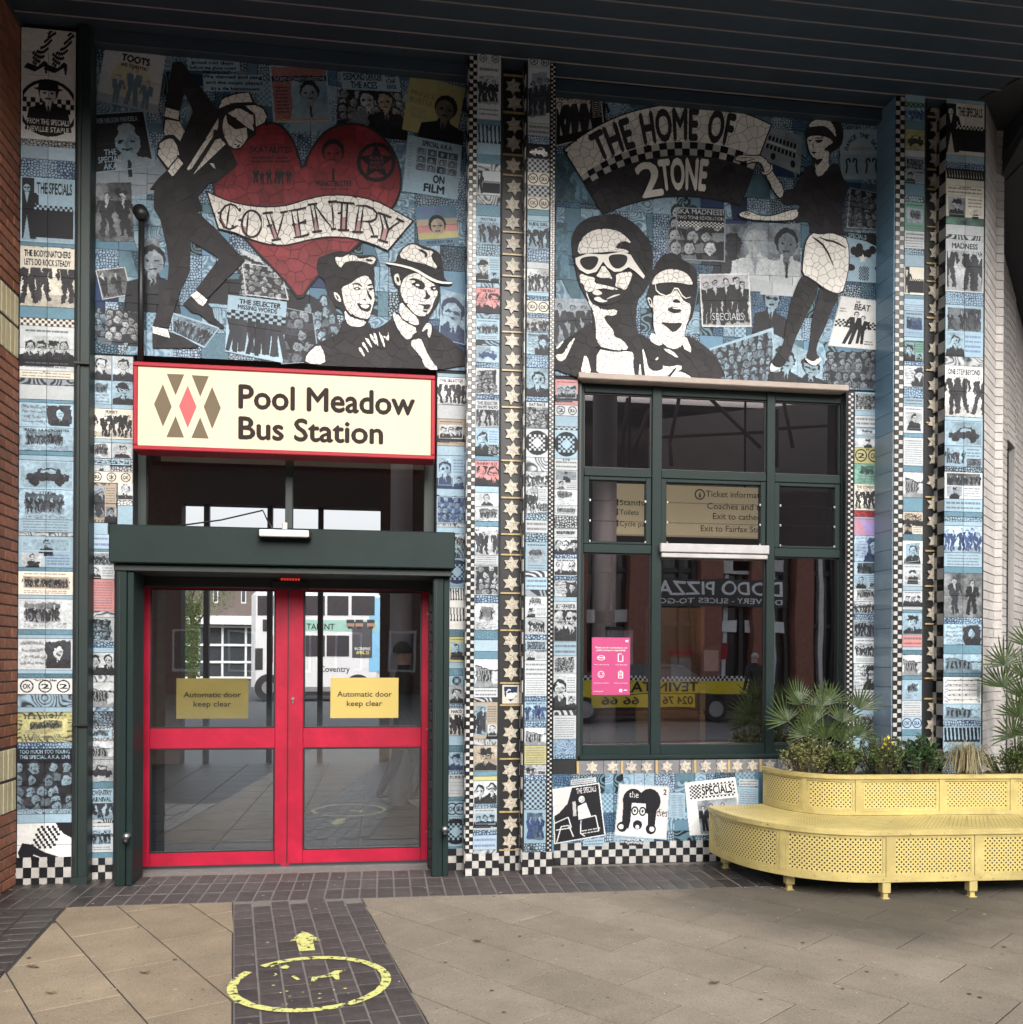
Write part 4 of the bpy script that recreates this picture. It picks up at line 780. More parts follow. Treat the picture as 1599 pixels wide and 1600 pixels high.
ST = [135, 161, 196, 224, 259, 293, 320, 348, 381, 416, 448, 478, 503, 533, 562, 595, 620, 652, 678, 704, 733, 762, 795, 821, 853, 882, 911, 945, 970, 1001, 1026, 1051, 1117, 1145, 1169, 1204, 1229, 1255, 1287, 1314]
BA = [118, 176, 242, 274, 363, 398, 431.5, 519, 579, 636.5, 720, 778, 835, 867, 927, 985, 1067.5, 1102, 1186, 1268.7, 1328]
tF, XmF = starpanel('tall black panel of star tiles recessed between the central pair of columns', -.06, 782, 817, ST, BA, .063)
zs = onY(800, 1085, -.06)[1]; V, Fc = prism([(XmF-.065, zs-.07), (XmF+.065, zs-.07), (XmF+.065, zs+.07), (XmF-.065, zs+.07)], -.06, .011, .01)
pS = panel('swan', -.06, 780, 1060, 820, 1110); pc = Pic(pS, [pS.m2t(XmF-.065, zs+.07), pS.m2t(XmF+.065, zs+.07), pS.m2t(XmF+.065, zs-.07), pS.m2t(XmF-.065, zs-.07)]); picture(pc, 'swan', 'C'); pS.finish()
mobj('swan_crest_tile', V, Fc, pS.mt, tF, pS.uv(V))
ST2 = [168, 198, 225, 248, 283, 310, 337, 370, 395, 425, 455, 483, 511, 545, 573, 603, 633, 660, 690, 717, 752, 788, 815, 845, 875, 898, 932, 958, 995, 1018, 1045, 1106, 1133, 1158, 1190, 1215, 1245, 1280]
BA2 = [183, 265, 296, 355, 412, 440, 497, 579, 661, 777, 861, 916, 975, 1060, 1092, 1170]
starpanel('tall black panel of star tiles recessed between the two right hand columns', -.06, 1445, 1475, ST2, BA2, .066)

# ---- mosaic figures: shards clipped from traced outlines, pushed 3 mm proud of their dark bed
SH = {}                                             # per mural: list of (area, poly, y, material, parent, name)
def poly_m(pan, k, pts, sm=0): p = [onY(*q, pan.Y) for q in fr(k, pts)]; return smooth(p, sm) if sm else p
SPLIT = ('drawn_features', 'white_features', 'red_letter_fill', 'sunglass_lens', 'drawn_folds', 'lettering_strokes')
def bed(pan, parent, polys, name='outline', y=.014, th=.003, mt=None):
    if name in SPLIT:
        for i, p in enumerate(polys): V, Fc = prism(p, pan.Y-y-i*.0001, th); o = mobj(name.rstrip('s'), V, Fc, mt or M_black, parent)
        return o
    b = MB()
    for i, p in enumerate(polys): V, Fc = prism(p, pan.Y-y-i*.0002, th); b.add(V, Fc)
    return b.make(name, mt or M_black, parent)
def mosaic(pan, parent, poly, s, mt, y=.017, gap=.0025, name='mosaic_piece'):
    L = SH.setdefault(pan.name, [])
    for c in shards(poly, s, gap): L.append((abs(area(c)), c, pan.Y-y+random.uniform(-.0008, .0008), mt, parent, name))
def flush(pan, mural, most=300):
    L = sorted(SH[pan.name], key=lambda t: -t[0])
    for a, c, y, mt, par, name in L[:most]:
        V, Fc = prism(c, y, .003, .01); uv = HEART_IMG.uv(V) if mt is HEART_IMG.mt else None; mobj(name, V, Fc, mt, par, uv)
    mts = []; b = MB(); uvs = []
    for a, c, y, mt, par, name in L[most:]:
        if mt not in mts: mts.append(mt)
        V, Fc = prism(c, y, .003, .01); b.add(V, Fc, mts.index(mt)); uvs += HEART_IMG.uv(V)
    if b.V: o = mobj('small_mosaic_pieces', b.V, b.F, mts, mural, uvs, mi=b.mi); tag(o, kind='stuff')
def stroke(pts, w):                                  # thick polyline outline
    L, R = [], []
    for i, p in enumerate(pts):
        a = pts[max(i-1, 0)]; b = pts[min(i+1, len(pts)-1)]; dx, dy = b[0]-a[0], b[1]-a[1]; l = math.hypot(dx, dy) or 1; ww = w*(.35 if i in (0, len(pts)-1) and len(pts) > 2 else 1)
        L.append((p[0]-dy/l*ww/2, p[1]+dx/l*ww/2)); R.append((p[0]+dy/l*ww/2, p[1]-dx/l*ww/2))
    return L+R[::-1]
def part_empty(name, parent, base): o = mobj(name, *base, M_black, parent); return o
def figure(pan, mural, name, k, black, white, detail=(), wdetail=(), s_w=.05, s_b=.085, lab=None, sm=1):
    f = bed(pan, mural, [poly_m(pan, k2, p, sm) for k2, p in black], name, .0148, .003, M_grout)
    if lab: f['label'] = lab
    for k2, p in black: mosaic(pan, f, poly_m(pan, k2, p, sm), s_b, M_black, .0168, .0026)
    for k2, p in white: mosaic(pan, f, poly_m(pan, k2, p, sm), s_w, M_white, .0205, .0031)
    if detail: bed(pan, f, [poly_m(pan, k2, p, 0 if len(p) > 14 else 1) for k2, p in detail], 'drawn_features', .0240, .0018, M_black)
    if wdetail: bed(pan, f, [poly_m(pan, k2, p, 0 if len(p) > 14 else 1) for k2, p in wdetail], 'white_features', .0264, .0018, M_white)
    return f
def patches(pan, mural, th=.008):
    for p in PATCH[pan.name]:
        q = inset(p, .0017); V, Fc = prism(q, pan.Y, th, .005); mobj('patchwork_tile', V, Fc, pan.mt, mural, pan.uv(V))
    lv = 0
    for cv in COVERS.get(pan.name, []):
        lv += 1
        for p in cv: q = inset(p, .0012); V, Fc = prism(q, pan.Y-.0082-.00013*lv, .003, .004); mobj('picture_tile', V, Fc, pan.mt, mural, pan.uv(V))
muL = thing('tiled_mural', (-.75, 0, 3.78), 'left upper mural of a red heart with Coventry banner above the lit sign', 'mural')
X0, X1 = onY(140, 300, 0)[0], onY(728, 300, 0)[0]; box('backing', X0, X1, 0, .3, 3.785, ZT, M_grout, muL, 0); patches(pB, muL)
# heart
HO = [('0', [(330, 300), (340, 262), (358, 228), (382, 206), (405, 194), (426, 190), (446, 200), (460, 220), (470, 246), (474, 264), (482, 240), (500, 212), (520, 198), (545, 192), (575, 196), (605, 218), (622, 245), (629, 275), (628, 302), (616, 328), (560, 388), (520, 416), (490, 442), (470, 474), (452, 450), (425, 420), (395, 390), (350, 335)])]
hp = poly_m(pB, *HO[0], 1); heart = bed(pB, muL, [hp], 'heart', .0125, .003, M_black); mosaic(pB, heart, inset(hp, .017),   .085, HEART_IMG.mt, .0143, .0038, 'red_tile')
# banner
BT = [(28, 60), (90, 90), (150, 115), (225, 140), (300, 155), (375, 166), (450, 170), (525, 168), (600, 160), (680, 138), (750, 115), (825, 97), (900, 85), (975, 82), (1050, 85), (1130, 95), (1200, 110), (1280, 135), (1350, 170), (1440, 220), (1525, 268)]
BB = [(1345, 480), (1270, 445), (1200, 420), (1125, 398), (1050, 385), (975, 380), (900, 380), (825, 390), (750, 405), (675, 425), (600, 440), (540, 440), (480, 435), (415, 420), (350, 400), (290, 376), (230, 350), (110, 320)]
ban = poly_m(pB, 'd', BT+BB); bn = bed(pB, muL, [inset(ban, -.011)], 'banner', .0172, .003, M_black); mosaic(pB, bn, ban, .055, M_white, .0192, .0031)
RF = [[(112, 215), (170, 325), (160, 320), (125, 290)], [(265, 290), (318, 330), (310, 385), (280, 350)], [(475, 300), (515, 315), (545, 395), (520, 405)], [(665, 290), (698, 290), (712, 380), (676, 385)], [(810, 240), (832, 240), (842, 335), (815, 340)], [(1008, 240), (1045, 240), (1040, 330), (1004, 330)], [(1118, 265), (1155, 265), (1145, 345), (1110, 345)], [(1312, 318), (1355, 335), (1325, 415), (1295, 405)]]
bed(pB, bn, [poly_m(pB, 'd', p) for p in RF], 'red_letter_fill', .0226, .0012, M_red)
LT = [[(262, 200), (232, 158), (195, 145), (155, 160), (122, 205), (120, 265), (145, 312), (185, 330), (222, 318), (250, 300)], [(190, 150), (175, 240), (165, 322)], [(262, 200), (265, 175)], [(100, 210), (132, 210)], [(225, 322), (205, 302)],
      [(350+72*math.cos(t*math.pi/9), 290+98*math.sin(t*math.pi/9)) for t in range(19)], [(326, 198), (318, 290), (312, 382)], [(252, 262), (290, 268)],
      [(452, 212), (485, 310), (518, 408)], [(480, 208), (512, 300), (545, 396)], [(588, 205), (562, 300), (532, 405)], [(430, 215), (505, 205)], [(560, 208), (612, 200)], [(495, 412), (565, 402)], [(460, 308), (500, 300)],
      [(640, 190), (658, 290), (676, 386)], [(682, 184), (695, 285), (712, 380)], [(615, 196), (690, 186), (745, 172), (748, 195)], [(655, 392), (712, 384), (768, 368), (770, 350)], [(690, 292), (742, 272)], [(742, 258), (744, 290)], [(645, 300), (672, 292)],
      [(778, 148), (798, 245), (812, 345)], [(806, 145), (825, 240), (843, 338)], [(808, 148), (870, 235), (945, 328)], [(938, 132), (945, 235), (950, 330)], [(760, 152), (830, 142)], [(910, 132), (975, 124)], [(795, 352), (865, 342)], [(930, 332), (970, 326)],
      [(1012, 140), (1004, 330)], [(1052, 142), (1040, 330)], [(915, 122), (1010, 136), (1100, 142), (1104, 158)], [(980, 336), (1065, 338)], [(980, 215), (1010, 212)],
      [(1138, 162), (1120, 260), (1106, 345)], [(1168, 166), (1156, 260), (1145, 348)], [(1115, 158), (1190, 160), (1240, 180), (1268, 215), (1260, 255), (1225, 272), (1165, 272)], [(1205, 275), (1228, 325), (1248, 380)], [(1085, 350), (1165, 352)], [(1222, 384), (1275, 382)],
      [(1288, 215), (1312, 318), (1292, 412)], [(1318, 225), (1350, 325)], [(1442, 265), (1352, 335), (1328, 420)], [(1275, 208), (1375, 245)], [(1410, 250), (1465, 278)], [(1278, 408), (1350, 428)]]
bed(pB, bn, [stroke(poly_m(pB, 'd', p), .0145 if i not in (5,) else .0145) for i, p in enumerate(LT)], 'lettering_strokes', .0242, .0015, M_black)
# man in suit and hat
figure(pB, muL, 'dancing_man', 'a',
 [('a', [(310, 75), (420, 60), (520, 240), (450, 430), (398, 640), (400, 770), (460, 880), (400, 1020), (240, 950), (195, 900), (205, 720), (222, 600)]),
  ('a', [(318, 72), (420, 60), (520, 200), (850, 640), (850, 760), (1000, 1090), (1040, 1180), (1085, 1285), (840, 1495), (40, 1580), (140, 1450), (300, 1300), (400, 1020), (460, 880), (555, 650), (450, 430)]),
  ('a', [(850, 640), (870, 560), (905, 490), (1000, 447), (1100, 427), (1235, 427), (1285, 560), (1390, 600), (1440, 690), (1425, 800), (1310, 850), (1300, 930), (1210, 1000), (1110, 1110), (1030, 1110), (950, 1060), (840, 990), (820, 800)]),
  ('a', [(240, 925), (335, 940), (400, 1020), (405, 1180), (445, 1270), (310, 1445), (240, 1345), (118, 1180), (140, 1030)]),
  ('b', [(70, 60), (110, 0), (610, -20), (460, 160), (500, 280), (440, 300), (130, 372), (66, 270)]),
  ('b', [(130, 365), (440, 285), (640, 470), (880, 735), (700, 912), (545, 1070), (440, 990), (650, 715), (390, 555), (150, 405)]),
  ('b', [(70, 130), (440, 290), (395, 560), (385, 830), (300, 1010), (195, 1335), (55, 1315), (130, 1080), (190, 900), (200, 780), (180, 610), (125, 370)]),
  ('b', [(325, 1120), (400, 1050), (510, 1085), (590, 1160), (605, 1240), (695, 1325), (680, 1345), (570, 1290), (470, 1210), (400, 1195)]),
  ('b', [(52, 1375), (200, 1368), (320, 1410), (462, 1490), (460, 1512), (55, 1512)])],
 [('a', [(235, 612), (392, 655), (380, 755), (214, 712)]), ('a', [(230, 752), (392, 780), (455, 890), (402, 1010), (330, 935), (280, 930), (230, 940), (210, 900)]),
  ('a', [(250, 975), (315, 985), (362, 1060), (390, 1170), (315, 1255), (260, 1325), (138, 1170), (160, 1040)]), ('a', [(382, 1208), (437, 1275), (312, 1432), (253, 1360)]),
  ('a', [(855, 740), (852, 878), (800, 870), (790, 955), (515, 1368), (483, 1338), (740, 930)]), ('a', [(878, 978), (940, 1045), (640, 1330), (562, 1402), (700, 1190), (820, 995)]),
  ('a', [(860, 622), (895, 525), (960, 480), (1100, 447), (1215, 438), (1258, 545), (1060, 550), (950, 580)]), ('a', [(1178, 590), (1290, 583), (1385, 625), (1430, 720), (1400, 785), (1303, 835), (1293, 690)]),
  ('a', [(972, 678), (1095, 610), (1180, 660), (1272, 705), (1275, 888), (1190, 838), (1115, 778)]), ('a', [(945, 695), (965, 800), (1060, 872), (1190, 848), (1200, 965), (1162, 1030), (1120, 1080), (1050, 1097), (985, 1060), (930, 960), (905, 850), (915, 760)]),
  ('a', [(753, 1272), (802, 1275), (827, 1355)]), ('b', [(445, 1003), (545, 1085), (530, 1110), (505, 1140), (470, 1125), (395, 1045)]), ('b', [(58, 1322), (190, 1348), (210, 1425), (58, 1382)])],
 [('a', [(1040, 980), (1100, 1010), (1160, 1045), (1100, 1025)]), ('a', [(1030, 1040), (1085, 1050), (1060, 1062)]), ('a', [(1060, 1080), (1120, 1040), (1100, 1090)])], s_w=.052, sm=0, lab='man in black suit and pale hat leaning over with arms behind his back')
# couple
figure(pB, muL, 'smiling_couple', 'c',
 [('c', [(35, 1238), (32, 1165), (100, 1060), (250, 990), (380, 930), (390, 820), (440, 800), (660, 820), (690, 895), (770, 870), (870, 800), (900, 735), (960, 735), (1140, 800), (1230, 825), (1330, 920), (1500, 1040), (1575, 1120), (1585, 1282), (700, 1262)]),
  ('c', [(170, 210), (250, 180), (330, 148), (420, 145), (500, 168), (560, 190), (700, 180), (742, 212), (735, 272), (702, 300), (715, 350), (710, 450), (722, 600), (700, 700), (660, 800), (640, 860), (440, 840), (400, 700), (330, 680), (300, 600), (250, 530), (240, 430), (165, 370), (155, 290)]),
  ('c', [(915, 255), (930, 180), (1000, 90), (1090, 62), (1200, 105), (1300, 130), (1362, 200), (1372, 330), (1385, 425), (1470, 448), (1435, 480), (1330, 472), (1150, 400), (1000, 330), (815, 275), (828, 250)]),
  ('c', [(870, 270), (1150, 340), (1335, 450), (1345, 600), (1300, 690), (1230, 790), (1230, 900), (1130, 900), (950, 760), (945, 520), (900, 470), (878, 400), (860, 320)])],
 [('c', [(393, 495), (480, 462), (560, 400), (640, 378), (685, 440), (702, 520), (718, 600), (690, 690), (665, 795), (600, 800), (500, 770), (425, 680), (405, 560)]), ('c', [(418, 700), (480, 785), (640, 815), (605, 870), (500, 875), (438, 830)]),
  ('c', [(318, 535), (368, 558), (398, 630), (370, 635), (330, 590)]), ('c', [(315, 198), (400, 212), (460, 178), (530, 190), (560, 222), (620, 218), (700, 198), (730, 230), (700, 282), (620, 250), (560, 242), (470, 240), (420, 262), (383, 318)]),
  ('c', [(180, 1033), (232, 1125), (242, 1235), (48, 1222), (58, 1140)]),
  ('c', [(940, 200), (1000, 108), (1080, 78), (1130, 100), (1200, 140), (1285, 145), (1245, 200), (1335, 328), (1200, 272), (1050, 240)]),
  ('c', [(975, 430), (1050, 368), (1130, 355), (1200, 410), (1305, 480), (1322, 560), (1282, 620), (1262, 700), (1205, 775), (1120, 770), (1040, 690), (980, 600), (958, 520)]), ('c', [(957, 620), (1040, 710), (1130, 792), (1140, 865), (1050, 842), (948, 765)]),
  ('c', [(900, 372), (950, 358), (967, 470), (940, 482), (903, 440)]), ('c', [(878, 760), (918, 733), (1000, 830), (1140, 895), (1040, 1018), (948, 920)]), ('c', [(1038, 1022), (1150, 965), (1205, 1100), (1345, 1285), (1210, 1285), (1150, 1150)]),
  ('c', [(1223, 822), (1267, 870), (1245, 985), (1220, 960), (1225, 880), (1180, 920), (1162, 912)])] +
 [('c', [(a, b), (a+28, b-18), (a+75, b+78), (a+68, b+92)]) for a, b in ((550, 1078), (582, 1030), (615, 985), (655, 955))] + [('c', [(695, 930), (730, 940), (750, 1055), (738, 1055)]), ('c', [(745, 905), (790, 960), (818, 1072), (795, 1060)]), ('c', [(785, 955), (845, 975), (835, 862), (855, 1000), (835, 1005)])],
 [('c', [(505, 508), (545, 490), (590, 512), (545, 528)]), ('c', [(650, 505), (705, 498), (690, 525), (655, 522)]), ('c', [(485, 468), (540, 450), (585, 470), (600, 500), (575, 480), (535, 465)]), ('c', [(640, 470), (700, 455), (705, 470), (650, 485)]), ('c', [(632, 480), (650, 540), (692, 598), (680, 622), (645, 575)]),
  ('c', [(538, 640), (600, 662), (692, 648), (665, 735), (600, 722), (560, 690)]), ('c', [(480, 740), (560, 790), (660, 800), (600, 815), (520, 790)]), ('c', [(600, 600), (640, 618), (620, 625)]), ('c', [(620, 222), (700, 232), (690, 250), (640, 245)]), ('c', [(335, 560), (375, 600), (360, 615)]),
  ('c', [(1030, 428), (1090, 402), (1190, 448), (1200, 500), (1160, 520), (1110, 490), (1060, 462), (1110, 445), (1090, 425)]), ('c', [(1240, 488), (1325, 478), (1305, 530), (1260, 528)]), ('c', [(1200, 500), (1225, 560), (1255, 585), (1215, 612), (1170, 600), (1205, 590)]),
  ('c', [(1115, 650), (1180, 662), (1255, 655), (1232, 712), (1170, 698), (1200, 680)]), ('c', [(1160, 715), (1230, 720), (1200, 740)]), ('c', [(915, 395), (945, 400), (950, 450), (930, 440)]), ('c', [(1120, 125), (1200, 145), (1228, 190), (1190, 215), (1195, 175), (1150, 150)]), ('c', [(1265, 215), (1300, 140), (1345, 180), (1340, 320), (1320, 300)]), ('c', [(1050, 1000), (1100, 925), (1140, 940), (1150, 985)]), ('c', [(1175, 950), (1200, 1060), (1330, 1270), (1280, 1230), (1190, 1080)])],
 [('c', [(568, 662), (672, 664), (642, 702), (598, 695)]), ('c', [(525, 512), (545, 500), (560, 512), (545, 520)]), ('c', [(820, 256), (950, 275), (1100, 312), (1250, 402), (1340, 442), (1462, 447), (1450, 467), (1330, 462), (1230, 422), (1090, 332), (950, 294), (822, 272)]), ('c', [(1100, 470), (1130, 462), (1150, 480), (1120, 488)]), ('c', [(1265, 505), (1300, 498), (1290, 520)])],
 s_w=.043, lab='smiling woman with bow beside a man in a pale trilby and open collar')
flush(pB, muL)
muR = thing('tiled_mural', (2.65, .08, 3.8), 'right upper mural with the home of 2 tone fan sign above the big window', 'mural')
X0, X1 = onY(866, 300, .08)[0], onY(1380, 300, .08)[0]; box('backing', X0, X1, .08, .35, 3.80, ZT, M_grout, muR, 0); patches(pH, muR)
# fan sign
FC = (942, 1840)
def fan(t, k):
    an = math.radians(-31.6+52.8*t); Ro = 1686*(1-t)*(1-2*t)+1768*4*t*(1-t)+1736*t*(2*t-1); Ri = 1143*(1-t)*(1-2*t)+1108*4*t*(1-t)+1112*t*(2*t-1); R = Ro+(Ri-Ro)*k
    return onY(870+(FC[0]+R*math.sin(an))/4.703, 150+(FC[1]-R*math.cos(an))/4.703, .08)
def fanpoly(t0, t1, k0, k1, n=14): return [fan(t0+(t1-t0)*i/n, k0) for i in range(n+1)]+[fan(t1-(t1-t0)*i/n, k1) for i in range(n+1)]
fs = bed(pH, muR, [inset(fanpoly(0, 1, 0, 1, 28), -.012)], 'fan_sign', .0130, .003, M_grout)
mosaic(pH, fs, fanpoly(0, 1, 0, .41, 28), .07, M_white, .0160, .0038); mosaic(pH, fs, fanpoly(0, 1, .56, 1, 28), .075, M_black, .0160, .0028)
for i in range(24):
    for j in range(2):
        if j == 0 or i < 25: V, Fc = prism(inset(fanpoly(i/24, (i+1)/24, .41+.075*j, .485+.075*j, 1), .0008), .08-.0155, .003, .01); mobj('checker_piece', V, Fc, M_ctb if (i+j) % 2 else M_ctw, fs)
def fan_text(s, t0, t1, k0, k1, mt, y, bold=.03):
    V, Fc, tw, a, b = glyphs(s, bold); q4 = max(1, len(V)//4); o = mobj('fan_lettering', [(lambda q: (q[0], .08-y-.0003*(i//q4), q[1]))(fan(t0+(t1-t0)*vx/tw, k1+(k0-k1)*vy)) for i, (vx, vy) in enumerate(V)], Fc, mt, fs)
for s, t0, t1 in (('THE', .13, .33), ('HOME', .385, .66), ('OF', .715, .835)): fan_text(s, t0, t1, .05, .385, M_black, .0215, .052)
fan_text('2', .30, .44, .60, .98, M_white, .0215, .03); fan_text('TONE', .44, .735, .605, .93, M_white, .0215, .05)
# two heads
figure(pH, muR, 'two_cool_men', 'e',
 [('e', [(160, 320), (165, 220), (220, 120), (330, 55), (450, 40), (560, 30), (640, 60), (740, 130), (830, 230), (880, 330), (890, 440), (875, 600), (820, 720), (740, 810), (735, 1060), (780, 1130), (350, 1100), (340, 860), (300, 800), (250, 700), (215, 620), (190, 500)]),
  ('e', [(5, 1475), (5, 1230), (60, 1180), (240, 1060), (350, 980), (760, 1090), (860, 1150), (1000, 1200), (1170, 1100), (1300, 1170), (1450, 1290), (1558, 1535), (800, 1515)]),
  ('e', [(895, 495), (960, 410), (1000, 385), (1090, 380), (1150, 440), (1230, 480), (1280, 540), (1285, 700), (1250, 900), (1235, 960), (1190, 1020), (1170, 1120), (1100, 1230), (980, 1210), (885, 1080), (880, 870), (828, 800), (830, 740), (860, 660)])],
 [('e', [(213, 390), (222, 300), (280, 220), (370, 172), (480, 165), (580, 188), (650, 240), (700, 300), (620, 268), (560, 310), (550, 342), (650, 350), (682, 385), (560, 365), (440, 375), (300, 382)]),
  ('e', [(440, 480), (500, 560), (528, 618), (490, 600), (430, 605), (373, 592), (400, 560)]), ('e', [(235, 560), (300, 590), (372, 600), (360, 650), (430, 660), (580, 702), (575, 720), (480, 700), (380, 700), (330, 730), (280, 720), (270, 660), (228, 640)]),
  ('e', [(553, 570), (620, 555), (707, 550), (680, 640), (640, 717), (590, 690), (545, 680), (560, 620)]), ('e', [(285, 700), (330, 830), (400, 860), (450, 892), (572, 882), (555, 942), (440, 937), (470, 1000), (540, 1080), (530, 1120), (620, 1160), (677, 1242), (560, 1252), (378, 1205), (378, 1000), (348, 900), (300, 790)]),
  ('e', [(383, 1233), (520, 1262), (693, 1253), (717, 1300), (705, 1360), (727, 1507), (383, 1497)]), ('e', [(285, 1238), (347, 1490), (233, 1480)]), ('e', [(202, 1118), (150, 1230), (97, 1342), (40, 1347), (12, 1282), (90, 1285), (125, 1200)]), ('e', [(12, 1225), (110, 1140), (40, 1240)]),
  ('e', [(788, 1213), (822, 1300), (840, 1400), (890, 1430), (930, 1355), (1000, 1400), (1140, 1375), (1140, 1425), (1000, 1512), (820, 1512), (800, 1350)]), ('e', [(998, 1512), (1110, 1430), (1200, 1465), (1262, 1532)]), ('e', [(770, 1328), (787, 1507), (753, 1507)]),
  ('e', [(863, 670), (900, 588), (980, 532), (1080, 522), (1180, 558), (1230, 620), (1242, 672), (1100, 640), (960, 645)]), ('e', [(888, 750), (940, 762), (1035, 772), (1090, 700), (1130, 762), (1160, 812), (1227, 838), (1212, 950), (1172, 1050), (1152, 1222), (1040, 1242), (930, 1150), (893, 1070), (888, 900)]),
  ('e', [(828, 768), (872, 790), (887, 872), (860, 862)]), ('e', [(883, 1078), (982, 1190), (930, 1212), (843, 1150)]), ('e', [(1168, 1092), (1247, 1282), (1138, 1222)]), ('e', [(958, 1232), (1050, 1240), (1132, 1335)]), ('e', [(903, 1330), (930, 1305), (935, 1325), (912, 1340)])],
 [('e', [(1050, 818), (1090, 785), (1138, 822), (1100, 828)]), ('e', [(1003, 880), (1070, 858), (1147, 892), (1110, 918), (1050, 917)]), ('e', [(943, 995), (1060, 1008), (1142, 1000), (1140, 1032), (1070, 1098), (1010, 1042)]), ('e', [(840, 790), (868, 800), (872, 850), (855, 820)]), ('e', [(440, 760), (520, 725), (590, 700), (640, 760), (560, 820), (470, 850), (380, 830), (330, 770), (300, 740), (360, 735)]),
  ('e', [(380, 615), (450, 600), (530, 640), (545, 690), (450, 665), (375, 650)]), ('e', [(840, 1400), (930, 1330), (990, 1410), (900, 1440)]), ('e', [(985, 1512), (1085, 1400), (1100, 1405), (1015, 1515)]), ('e', stroke([(380, 1215), (450, 1240), (560, 1258), (680, 1245)], 14)), ('e', [(1030, 885), (1080, 882), (1120, 893), (1080, 898)])],
 [('e', [(193, 430), (300, 388), (430, 398), (480, 395), (600, 372), (685, 400), (720, 460), (812, 590), (800, 614), (720, 542), (665, 510), (600, 548), (540, 552), (480, 512), (440, 460), (380, 552), (300, 572), (230, 532), (198, 480)]), ('e', [(340, 735), (380, 702), (440, 742), (400, 762), (360, 755)]), ('e', [(345, 792), (400, 768), (440, 802), (492, 812), (420, 828)]), ('e', stroke([(470, 795), (530, 768), (590, 752)], 17)),
  ('e', stroke([(903, 655), (915, 735), (1030, 778), (1090, 672), (1160, 792), (1220, 776)], 13)), ('e', [(1050, 870), (1090, 872), (1130, 885), (1070, 882)])], s_w=.047, lab='man in white framed sunglasses beside a second man in a visor')
bed(pH, muR, [poly_m(pH, 'e', p, 2) for p in ([(222, 440), (300, 414), (402, 415), (388, 490), (330, 543), (258, 520)], [(475, 405), (600, 393), (663, 415), (642, 490), (570, 533), (510, 500)])], 'sunglass_lens', .0292, .002, M_black)
def dil(k, p, d): return [(x, y) for x, y in p]
ARMU = [(105, 545), (170, 518), (250, 530), (360, 523), (432, 590), (467, 680), (582, 840), (555, 942), (490, 880), (400, 700), (370, 600), (320, 572), (200, 603), (240, 580), (130, 572)]
ARML = [(143, 1090), (180, 1063), (260, 1058), (330, 1100), (450, 1110), (600, 1060), (722, 1033), (702, 1132), (550, 1147), (330, 1142), (200, 1122)]
SKIRT = [(840, 98), (930, 115), (1030, 98), (1110, 125), (1192, 160), (1203, 400), (1170, 560), (1132, 682), (1000, 650), (830, 520), (758, 495), (765, 350), (790, 180)]
fm = figure(pH, muR, 'posing_woman', 'f',
 [('f', [(800, 620), (870, 600), (900, 700), (1010, 640), (1040, 598), (1110, 600), (1150, 740), (1195, 800), (1190, 880), (1130, 1010), (1140, 1210), (1200, 1290), (825, 1270), (840, 1200), (810, 1140), (678, 1172), (715, 1035), (750, 985), (542, 987), (580, 850), (700, 835), (710, 780)]),
  ('f', [(775, 300), (820, 240), (860, 158), (940, 103), (1040, 108), (1112, 170), (1157, 270), (1145, 400), (1100, 458), (1015, 495), (1020, 640), (960, 740), (880, 700), (870, 560), (800, 470), (790, 335)]),
  ('g', [(760, 490), (850, 520), (935, 610), (770, 945), (680, 1130), (642, 1280), (560, 1392), (465, 1350), (470, 1300), (572, 1190), (602, 960), (640, 780), (700, 600)]),
  ('g', [(925, 595), (1130, 690), (1040, 830), (980, 1000), (910, 1130), (888, 1240), (935, 1300), (872, 1352), (788, 1290), (830, 1190), (850, 900), (900, 760)])],
 [('f', [(800, 338), (940, 328), (1040, 368), (1052, 420), (970, 472), (1022, 490), (1002, 560), (1017, 640), (920, 732), (882, 690), (878, 600), (900, 552), (850, 530), (818, 460), (808, 400)]),
  ('f', [(812, 252), (840, 198), (920, 153), (1002, 170), (1062, 240), (1087, 355), (1040, 290), (980, 238), (900, 235)]),
  ('g', [(453, 1330), (490, 1388), (552, 1385), (480, 1427), (443, 1425)]), ('g', [(783, 1290), (860, 1338), (918, 1285), (940, 1300), (930, 1328), (870, 1378), (790, 1322)])],
 [('f', [(878, 375), (962, 368), (930, 402), (885, 396)]), ('f', [(803, 375), (848, 372), (830, 392)]), ('f', [(833, 485), (895, 488), (865, 513)]), ('f', [(883, 560), (962, 548), (910, 612), (883, 612)]), ('f', [(870, 352), (960, 350), (955, 358), (880, 362)]), ('f', [(960, 470), (1000, 430), (1050, 400), (1060, 380), (1075, 440), (1020, 450), (980, 480)]),
  ('f', [(855, 400), (868, 450), (852, 445)])], s_w=.042, lab='woman in black sweater and white skirt holding out both hands')
for k, p, s in (('f', ARMU, .04), ('f', ARML, .04), ('g', SKIRT, .062)):
    q = poly_m(pH, k, p, 1); bed(pH, fm, [inset(q, -.009)], 'limb_outline' if k == 'f' else 'skirt_outline', .0204, .002, M_black); mosaic(pH, fm, q, s, M_white, .0226, .0031)
bed(pH, fm, [poly_m(pH, 'f', p) for p in (stroke([(362, 680), (385, 700), (430, 690), (462, 650), (460, 605)], 34),)], 'bracelet', .0245, .002, M_black); bed(pH, fm, [poly_m(pH, 'f', p) for p in (stroke([(364, 682), (387, 698), (430, 688), (460, 650), (458, 608)], 20),)], 'bracelet', .0265, .0015, M_white)
